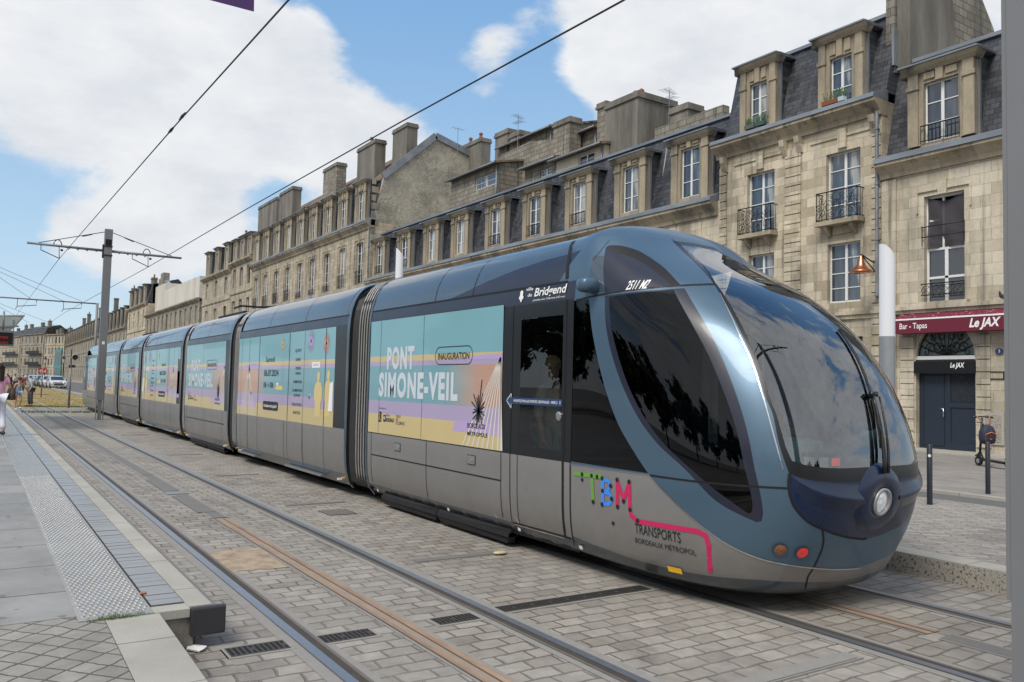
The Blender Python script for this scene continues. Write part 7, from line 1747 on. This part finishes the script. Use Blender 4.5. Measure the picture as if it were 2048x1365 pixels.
f = MB(); f.tube([(-.12, -.27, .60), (-.13, -.28, .75), (0, -.29, .80), (.13, -.28, .75), (.12, -.27, .60)], .012, 5); f.tube([(-.15, -.2, .66), (.0, -.285, .64), (.15, -.2, .66)], .01, 5); f.build('piping', ora, bp, True, world=False)
for s_ in (-1, 1): f = MB(); f.tube([(s_*.06, -.14, .93), (s_*.12, -.12, 1.05), (s_*.16, -.02, 1.16)], .02, 5); f.build('strap', plain('tan_strap', (.22, .12, .07, 1), .8), bp, True, world=False)
# ------------------------------------------------------------------ parked cars
def car(x, y, col_, label, rz=0.0, sc_=1.0):
    r = empty('parked_car', (x, y, .16), rz, label, 'car', 'cars parked along the kerb'); r.scale = (sc_,)*3
    # side profile lofted across, nose towards the viewer (-y)
    prof_ = [(-1.95, .32, .74), (-1.98, .55, .82), (-1.9, .72, .84), (-1.1, .90, .86), (-.95, .95, .86), (-.30, 1.38, .66), (.3, 1.45, .65), (1.1, 1.42, .64), (1.75, 1.05, .76), (1.95, .95, .80), (2.0, .55, .82), (1.95, .32, .78)]
    f = MB(); rows = []
    for (yy, z_, w_) in prof_: rows.append([(-w_*.98, yy, max(.28, z_-.10)), (-w_, yy, z_-.03), (-w_*.85, yy, z_), (0, yy, z_+.02), (w_*.85, yy, z_), (w_, yy, z_-.03), (w_*.98, yy, max(.28, z_-.10))])
    f.grid(rows)
    for s_ in (-1, 1):
        belt = [(-1.95, .30), (-1.98, .55), (-1.9, .70), (-1.05, .88), (.0, .93), (1.2, .95), (1.95, .92), (2.0, .55), (1.95, .30)]; f.poly([(s_*(.83), p[0], p[1]) for p in (belt if s_ < 0 else belt[::-1])])
    f.poly([(-.74, -1.95, .24), (.74, -1.95, .24), (.82, -1.98, .56), (-.82, -1.98, .56)]); f.box((-.8, -1.9, .2), (.8, 1.9, .4)); f.build('body', paint('car_'+label.split()[0], col_, .25, .2, .9), r, 50, world=False)
    f = MB(); f.poly([(-.72, -.97, .97), (.72, -.97, .97), (.60, -.34, 1.38), (-.60, -.34, 1.38)]); f.build('windscreen', M['dpane'], r, world=False)
    for s_ in (-1, 1):
        f = MB(); f.poly([(s_*.845, -.85, .95), (s_*.845, 1.45, .98), (s_*.70, 1.15, 1.36), (s_*.68, -.30, 1.36)]); f.build('side_window', M['dpane'], r, world=False)
        f = MB(); ell(f, (s_*.58, -1.93, .66), (.15, .07, .10)); f.build('headlight', M['chrome'], r, True, world=False)
        f = MB(); ell(f, (s_*.95, -.75, .98), (.10, .07, .07)); f.build('door_mirror', M['trim'], r, True, world=False)
        for yy in (-1.25, 1.3):
            f = MB(); f.lathe((s_*.78, yy, .31), [(.15, -.1), (.30, -.1), (.31, 0), (.30, .1), (.15, .1)], 16, 'x'); w_ = f.build('wheel', M['under'], r, 40, world=False)
            f = MB(); f.lathe((s_*.80, yy, .31), [(0, -.1), (.19, -.1), (.19, .1), (0, .1)], 12, 'x'); f.build('rim', M['chrome'], w_, world=False)
    f = MB(); f.box((-.5, -1.995, .38), (.5, -1.97, .52)); f.box((-.42, -2.0, .60), (.42, -1.97, .70)); f.build('grille', M['under'], r, world=False)
cars = [(112, 762, 3.2, (.62, .63, .64), 'white hatchback facing the viewer, nearest of the parked cars'), (97, 765, 0, (.55, .56, .57), 'silver-white car parked behind the nearest hatchback'), (86, 764, 0, (.05, .055, .06), 'black car parked third in the line'), (78, 764, 0, (.4, .42, .45), 'silver car parked fourth in the line'), (67, 762, 0, (.5, .52, .55), 'pale grey van-like car farthest in the line')]
for i, (px_, py_, _, c_, lb) in enumerate(cars):
    Y = 116+i*8.5; p = cam.py(px_, 770, Y); car(p.x, Y, c_, lb, R(4), 1.05)
def simple_box_van(): pass
# ------------------------------------------------------------------ trees on the river side (mirrored in the tram's glass)
M['bark'] = plain('bark', (.05, .042, .032, 1), .9, nz=.3)
k = NT('leaves'); o_ = k.n('ShaderNodeObjectInfo'); k.col(k.ramp(k.noise(k.coord(), .9, 3), [(.3, (.018, .035, .012)), (.7, (.06, .095, .03))])); k.set(Roughness=.8); M['leaf'] = k.m
def tree(x, y, h, seed, label):
    r = empty('plane_tree', (x, y, 0), label=label, cat='tree', group='plane trees of the riverside promenade'); rr = random.Random(seed); f = MB()
    f.tube([(0, 0, 0), (.05, 0, h*.25), (-.05, .1, h*.5), (0, .05, h*.8)], [.22, .18, .12, .05], 8)
    tips = []
    for i in range(9):
        a = i*2.4; z0 = h*(.3+.05*i); L = h*.28*(1-.05*i); q = Vector((math.cos(a)*L, math.sin(a)*L, z0+L*.7)); f.tube([(0, 0, z0), q*.5+Vector((0, 0, z0*.5)), q], [.09, .06, .02], 5); tips.append(q)
    f.build('trunk', M['bark'], r, True, world=False); g = MB()
    cl = [Vector((rr.gauss(0, 1)*h*.2, rr.gauss(0, 1)*h*.2, h*.52+rr.gauss(0, 1)*h*.17)) for _ in range(26)]+tips
    for c_ in cl:
        for _ in range(95):
            p = c_+Vector((rr.gauss(0, .5), rr.gauss(0, .5), rr.gauss(0, .42)))*h*.09; s_ = rr.uniform(.2, .42)*h/9; u = Vector((rr.gauss(0, 1), rr.gauss(0, 1), rr.gauss(0, 1))).normalized(); v = u.orthogonal().normalized(); g.poly([p-u*s_, p+v*s_*.7, p+u*s_, p-v*s_*.7])
    g.build('crown', M['leaf'], r, world=False); return r
T0 = tree(-34, 14, 11, 1, 'leafy plane tree on the riverside, mirrored dark in the tram windows')
for i, (x, y, s_) in enumerate(((-34, 5, 1.0), (-35, 22, 1.1), (-33, 31, .95), (-35, -4, 1.05), (-36, -13, 1.1), (-34, 40, 1.0), (-36, 50, 1.1), (-35, -22, 1.1), (-36, 61, 1.1), (-34, 73, 1.1), (-33, -32, 1.2), (-26, -42, 1.2), (-14, -50, 1.1), (-2, -56, 1.2), (10, -60, 1.2))):
    c_ = copy_tree(T0); c_.location = (x, y, 0); c_.rotation_euler = (0, 0, i*1.3); c_.scale = (s_,)*3
sheet('promenade', -60, -9.02, -60, 200, .02, M['footway'])
# ------------------------------------------------------------------ people
def skin(name, verts, edges, mat, parent, sub=1):
    """verts: list of (x,y,z,r) ; edges: index pairs. One smooth skinned mesh."""
    me = bpy.data.meshes.new('tmp'); me.from_pydata([v[:3] for v in verts], edges, []); ob = bpy.data.objects.new('tmp', me); COL.objects.link(ob)
    md = ob.modifiers.new('s', 'SKIN'); md.use_smooth_shade = True; md.branch_smoothing = .4
    lay = me.skin_vertices[0].data
    for i, v in enumerate(verts): rr_ = v[3] if isinstance(v[3], tuple) else (v[3], v[3]); lay[i].radius = rr_; lay[i].use_root = (i == 0)
    sb = ob.modifiers.new('u', 'SUBSURF'); sb.levels = sub; sb.render_levels = sub
    dg = bpy.context.evaluated_depsgraph_get(); new = bpy.data.meshes.new_from_object(ob.evaluated_get(dg)); bpy.data.objects.remove(ob); bpy.data.meshes.remove(me)
    new.name = name; new.materials.clear(); new.materials.append(mat); new.polygons.foreach_set('use_smooth', [True]*len(new.polygons)); return link_mesh(name, new, parent)
M['skin'] = plain('skin', (.42, .25, .18, 1), .6, nz=.06)
def person(loc, rz, h, label, J, cloth, hair=None, look=0.0, cat='person'):
    """J: joint overrides (metres for a 1.70 m figure; x right, y forward)"""
    s = h/1.70; r = empty('person', loc, rz, label, cat); r.scale = (s, s, s)
    D = dict(pel=(0, 0, .95), spn=(0, .0, 1.10), cst=(0, .0, 1.30), nck=(0, .0, 1.46), hd0=(0, .015, 1.53), hd1=(0, .02, 1.63),
             shL=(-.17, 0, 1.39), elL=(-.21, -.02, 1.12), wrL=(-.22, .05, .88), shR=(.17, 0, 1.39), elR=(.21, -.02, 1.12), wrR=(.22, .05, .88),
             hpL=(-.09, 0, .92), knL=(-.10, .03, .50), anL=(-.10, -.02, .09), toL=(-.11, .13, .03), hpR=(.09, 0, .92), knR=(.10, .03, .50), anR=(.10, -.02, .09), toR=(.11, .13, .03))
    D.update(J); V = []; E = []; ix = {}
    def add(k_, rad, p=None, frm=None):
        ix[k_] = len(V); q = p if p is not None else D[k_]; V.append((q[0], q[1], q[2], rad))
        if frm: E.append((ix[frm], ix[k_]))
    add('pel', (.14, .10)); add('spn', (.125, .09), frm='pel'); add('cst', (.14, .10), frm='spn'); add('nck', .052, frm='cst'); add('hd0', (.062, .075), frm='nck'); add('hd1', (.074, .088), frm='hd0')
    top = Vector(D['hd1'])+(Vector(D['hd1'])-Vector(D['hd0'])).normalized()*.06; add('hdt', (.045, .055), tuple(top), 'hd1')
    for S_ in 'LR':
        add('sh'+S_, .058, frm='cst'); add('el'+S_, .040, frm='sh'+S_); add('wr'+S_, .026, frm='el'+S_)
        w_ = Vector(D['wr'+S_]); e_ = Vector(D['el'+S_]); d = (w_-e_).normalized(); sd_ = d.cross(Vector((1 if S_ == 'R' else -1, 0, 0)))
        if sd_.length < .1: sd_ = Vector((0, 1, 0))
        sd_.normalize(); nr = d.cross(sd_).normalized(); palm = w_+d*.065; add('pm'+S_, (.034, .016), tuple(palm), 'wr'+S_)
        for i, L in enumerate((.062, .072, .068, .052)):
            b = palm+sd_*(.024-.016*i)+d*.02; m_ = b+d*L*.55+nr*.006; t = m_+d*L*.42+nr*.018; add('f%d%s' % (i, S_), .0085, tuple(b), 'pm'+S_); add('g%d%s' % (i, S_), .008, tuple(m_), 'f%d%s' % (i, S_)); add('h%d%s' % (i, S_), .0065, tuple(t), 'g%d%s' % (i, S_))
        b = w_+d*.03+sd_*.03; t = b+d*.035+sd_*.025+nr*.01; add('t0'+S_, .011, tuple(b), 'wr'+S_); add('t1'+S_, .009, tuple(t), 't0'+S_)
        add('hp'+S_, .085, frm='pel'); add('kn'+S_, .055, frm='hp'+S_); kn = Vector(D['kn'+S_]); an = Vector(D['an'+S_]); c_ = kn.lerp(an, .3)+Vector((0, -.015, 0)); add('cf'+S_, .052, tuple(c_), 'kn'+S_); add('an'+S_, .034, frm='cf'+S_); add('to'+S_, (.036, .022), frm='an'+S_)
    skin('body', V, E, M['skin'], r)
    # face
    hd = Vector(D['hd1']); up = (hd-Vector(D['hd0'])).normalized(); fw = Vector((math.sin(look), math.cos(look), 0)); sd_ = fw.cross(up)
    f = MB(); nb = hd+fw*.088-up*.02; f.tube([hd+fw*.080+up*.02, nb+fw*.012, nb-fw*.01-up*.012], [.007, .011, .006], 6)
    for e in (-1, 1): ell(f, hd+sd_*e*.078-up*.01, (.012, .018, .028), 8, 5)
    f.build('nose_and_ears', M['skin'], r, True, world=False)
    f = MB()
    for e in (-1, 1): ell(f, hd+fw*.078+sd_*e*.030+up*.012, (.011, .008, .007), 8, 5)
    f.cur = 1; f.tube([hd+fw*.080-up*.052-sd_*.022, hd+fw*.087-up*.052, hd+fw*.080-up*.052+sd_*.022], .005, 4); f.build('eyes_and_mouth', [M['trim'], plain('lips', (.25, .08, .07, 1), .5)], r, True, world=False)
    for (kind, mat) in cloth:
        g = lambda n_, e=0.0: D[n_]
        def chain(names, rads, branches=()): pass
        if kind in ('tshirt', 'shirt', 'top'):
            a = .35 if kind == 'tshirt' else (.9 if kind == 'shirt' else .0); Vv = [(*D['pel'][:2], D['pel'][2]-.02, (.165, .125)), (*D['spn'], (.150, .112)), (*D['cst'], (.165, .122)), (D['nck'][0], D['nck'][1], D['nck'][2]-.05, .075)]; Ee = [(0, 1), (1, 2), (2, 3)]
            if kind != 'top':
                for S_ in 'LR':
                    sh, el, wr = (Vector(D[k_+S_]) for k_ in ('sh', 'el', 'wr')); Vv.append((*sh, .078)); Ee.append((2, len(Vv)-1)); 
                    if kind == 'tshirt': Vv.append((*sh.lerp(el, .62), .066)); Ee.append((len(Vv)-2, len(Vv)-1))
                    else: Vv.append((*el, .056)); Ee.append((len(Vv)-2, len(Vv)-1)); Vv.append((*el.lerp(wr, .25), .052)); Ee.append((len(Vv)-2, len(Vv)-1))
            skin('shirt' if kind != 'top' else 'top', Vv, Ee, mat, r)
        if kind in ('trousers', 'shorts'):
            Vv = [(*D['pel'], (.160, .122))]; Ee = []
            for S_ in 'LR':
                hp, kn, an = (Vector(D[k_+S_]) for k_ in ('hp', 'kn', 'an')); Vv.append((*hp, .105)); Ee.append((0, len(Vv)-1))
                if kind == 'shorts': Vv.append((*hp.lerp(kn, .45), .098)); Ee.append((len(Vv)-2, len(Vv)-1))
                else: Vv.append((*kn, .080)); Ee.append((len(Vv)-2, len(Vv)-1)); Vv.append((*kn.lerp(an, .92), .072)); Ee.append((len(Vv)-2, len(Vv)-1))
            skin(kind, Vv, Ee, mat, r)
        if kind == 'shoes':
            for S_ in 'LR': f = MB(); an, to = Vector(D['an'+S_]), Vector(D['to'+S_]); c_ = (an+to)/2; ell(f, (c_.x, c_.y, max(.045, c_.z-.01)), (.048, .14, .045)); f.build('shoe', mat, r, True, world=False)
    if hair:
        hm, kind = hair; f = MB(); c_ = hd-fw*.018+up*.022; ell(f, c_, (.092, .104, .098), 14, 10)
        if kind == 'long':
            b = hd-fw*.07; f.grid([[tuple(b-up*(.32*t)+sd_*(w_*(.095-.02*t))+fw*(-.035*math.cos(w_*1.4)-.02*t)) for w_ in [-1, -.6, -.2, .2, .6, 1]] for t in (-.1, .2, .5, .8, 1)]); f.grid([[tuple(b-up*(.32*t)+sd_*(w_*(.095-.02*t))+fw*(.035)) for w_ in [1, .6, .2, -.2, -.6, -1]] for t in (-.1, .2, .5, .8, 1)])
        if kind == 'bun': ell(f, hd-fw*.06+up*.11, (.04, .04, .035))
        if kind == 'short': pass
        f.build('hair', hm, r, True, world=False)
    return r
dark = plain('dark_brown_hair', (.022, .012, .009, 1), .6, nz=.2); blond = plain('blond_hair', (.42, .33, .19, 1), .6, nz=.2); grey = plain('grey_hair', (.35, .34, .33, 1), .7)
wp_ = cam.z(-8, 872, PZ)
wo_ = person((wp_.x, wp_.y, PZ), R(15), 1.70, 'long-haired woman in a pink top and white trousers on the platform at the left edge', dict(elR=(.25, -.05, 1.14), wrR=(.24, .16, 1.02), anR=(.12, -.10, .12), knR=(.11, .02, .52), toR=(.13, .04, .03), elL=(-.22, .02, 1.13), wrL=(-.15, .2, 1.1)),
       [('tshirt', plain('pink_jersey', (.62, .33, .45, 1), .85, nz=.08)), ('trousers', plain('white_trousers', (.60, .63, .72, 1), .85, nz=.06)), ('shoes', plain('black_sandal', (.015, .015, .015, 1), .6))], (dark, 'long'))
bg_ = empty('shoulder_bag', (wp_.x, wp_.y, PZ), R(15), 'brown leather shoulder bag hanging at the side of the woman in pink', 'bag')
f = MB(); rows = []
for (z_, wx, wy) in ((.86, .10, .16), (.90, .11, .20), (1.05, .09, .18), (1.16, .05, .14)): rows.append([(.27+wx*math.copysign(abs(math.cos(t))**.6, math.cos(t))*.7, .0+wy*math.copysign(abs(math.sin(t))**.6, math.sin(t)), z_) for t in [2*math.pi*j/18 for j in range(19)]])
f.grid(rows); f.poly(rows[0][:-1]); f.poly(rows[-1][:-1][::-1]); f.build('bag', plain('brown_leather', (.055, .035, .025, 1), .5, nz=.25), bg_, True, world=False); f = MB(); f.tube([(.27, -.12, 1.14), (.20, -.05, 1.42), (.18, 0, 1.47), (.22, .06, 1.40), (.27, .12, 1.14)], .013, 5); f.build('strap', plain('dark_strap', (.03, .02, .015, 1), .6), bg_, True, world=False)
q = cam.z(33, 820); 
person((q.x, 46.5, 0), R(205), 1.62, 'young woman in a grey top and pale blue shorts stepping off the platform edge', dict(cst=(0, .05, 1.28), nck=(0, .08, 1.43), hd0=(0, .11, 1.50), hd1=(0, .14, 1.59), shL=(-.17, .05, 1.37), shR=(.17, .05, 1.37), elL=(-.30, .02, 1.18), wrL=(-.45, .08, 1.0), elR=(.22, -.02, 1.10), wrR=(.20, .1, .90), knL=(-.08, .16, .54), anL=(-.08, -.0, .18), toL=(-.08, .12, .10), knR=(.10, -.02, .50)),
       [('top', plain('grey_top', (.30, .30, .31, 1), .85)), ('shorts', plain('denim_shorts', (.22, .36, .58, 1), .85)), ('shoes', plain('white_sneaker', (.5, .5, .5, 1), .7))], (dark, 'bun'))
q = cam.z(57, 812)
person((q.x, 52.0, 0), R(120), 1.76, 'older man in a loose pale grey shirt and dark trousers, stooping beside the track', dict(spn=(0, .04, 1.10), cst=(0, .13, 1.28), nck=(0, .22, 1.40), hd0=(0, .27, 1.46), hd1=(0, .31, 1.54), shL=(-.18, .13, 1.37), shR=(.18, .13, 1.37), elL=(-.24, .10, 1.10), wrL=(-.22, .22, .88), elR=(.25, .02, 1.14), wrR=(.22, .05, .90)),
       [('shirt', plain('grey_shirt', (.34, .39, .39, 1), .9)), ('trousers', plain('dark_trousers', (.05, .055, .06, 1), .9)), ('shoes', plain('black_shoe', (.02, .02, .02, 1), .6))], (grey, 'short'))
pq = cam.px(1102, 800, 5.3); person((5.3, pq.y, .34), R(200), 1.72, 'blonde passenger in a pale green dress seen through the front door glass', dict(elL=(-.2, .1, 1.16), wrL=(-.1, .25, 1.2)), [('shirt', plain('cream_top', (.50, .47, .36, 1), .9)), ('trousers', plain('pale_green_skirt', (.30, .38, .30, 1), .9)), ('shoes', plain('tan_shoe', (.25, .18, .12, 1), .7))], (blond, 'long'))
# distant pedestrians on the quay
pal = [((.5, .5, .5), (.04, .05, .08), 'white shirt and dark trousers'), ((.35, .03, .04), (.03, .03, .04), 'red top and black trousers'), ((.05, .06, .09), (.10, .12, .18), 'navy jacket and blue jeans'), ((.55, .5, .42), (.30, .27, .22), 'beige top and tan trousers'), ((.03, .03, .035), (.03, .03, .035), 'all-black clothes'), ((.20, .30, .42), (.05, .05, .06), 'light blue shirt and black trousers')]
for i, (px_, Y, c_) in enumerate(((44, 84, 1), (30, 95, 0), (22, 108, 4), (14, 118, 3), (36, 130, 2), (52, 140, 5))):
    p = cam.py(px_, 770, Y); a, b, d_ = pal[c_]
    person((p.x, Y, .05), R(40*i), 1.72, 'distant pedestrian in '+d_+' on the quay', dict(knL=(-.09, .10, .5), anL=(-.09, .12, .09), toL=(-.1, .26, .03)), [('shirt', plain('cloth_a%d' % i, (*a, 1), .9)), ('trousers', plain('cloth_b%d' % i, (*b, 1), .9))], (dark if i % 2 else grey, 'short'))
# pigeon on the ledge
r = empty('pigeon', (XF-.14, cam.px(2005, 591, XF-.1).y, zz_(4.87)), R(90), 'grey pigeon perched on the stone ledge above the bar sign', 'pigeon')
f = MB(); rows = []
for (y_, z_, r_) in ((-.17, .05, .006), (-.12, .06, .025), (-.05, .075, .055), (.03, .09, .062), (.08, .12, .045), (.10, .16, .030), (.115, .19, .028), (.135, .195, .012), (.155, .19, .003)): rows.append([(math.cos(t)*r_, y_, z_+math.sin(t)*r_) for t in [2*math.pi*j/12 for j in range(13)]])
f.grid(rows); f.tube([(.02, .0, .06), (.02, .01, 0)], .005, 4); f.tube([(-.02, .0, .06), (-.02, .01, 0)], .005, 4); f.build('body', plain('pigeon_grey', (.08, .085, .10, 1), .7, nz=.3), r, True, world=False)
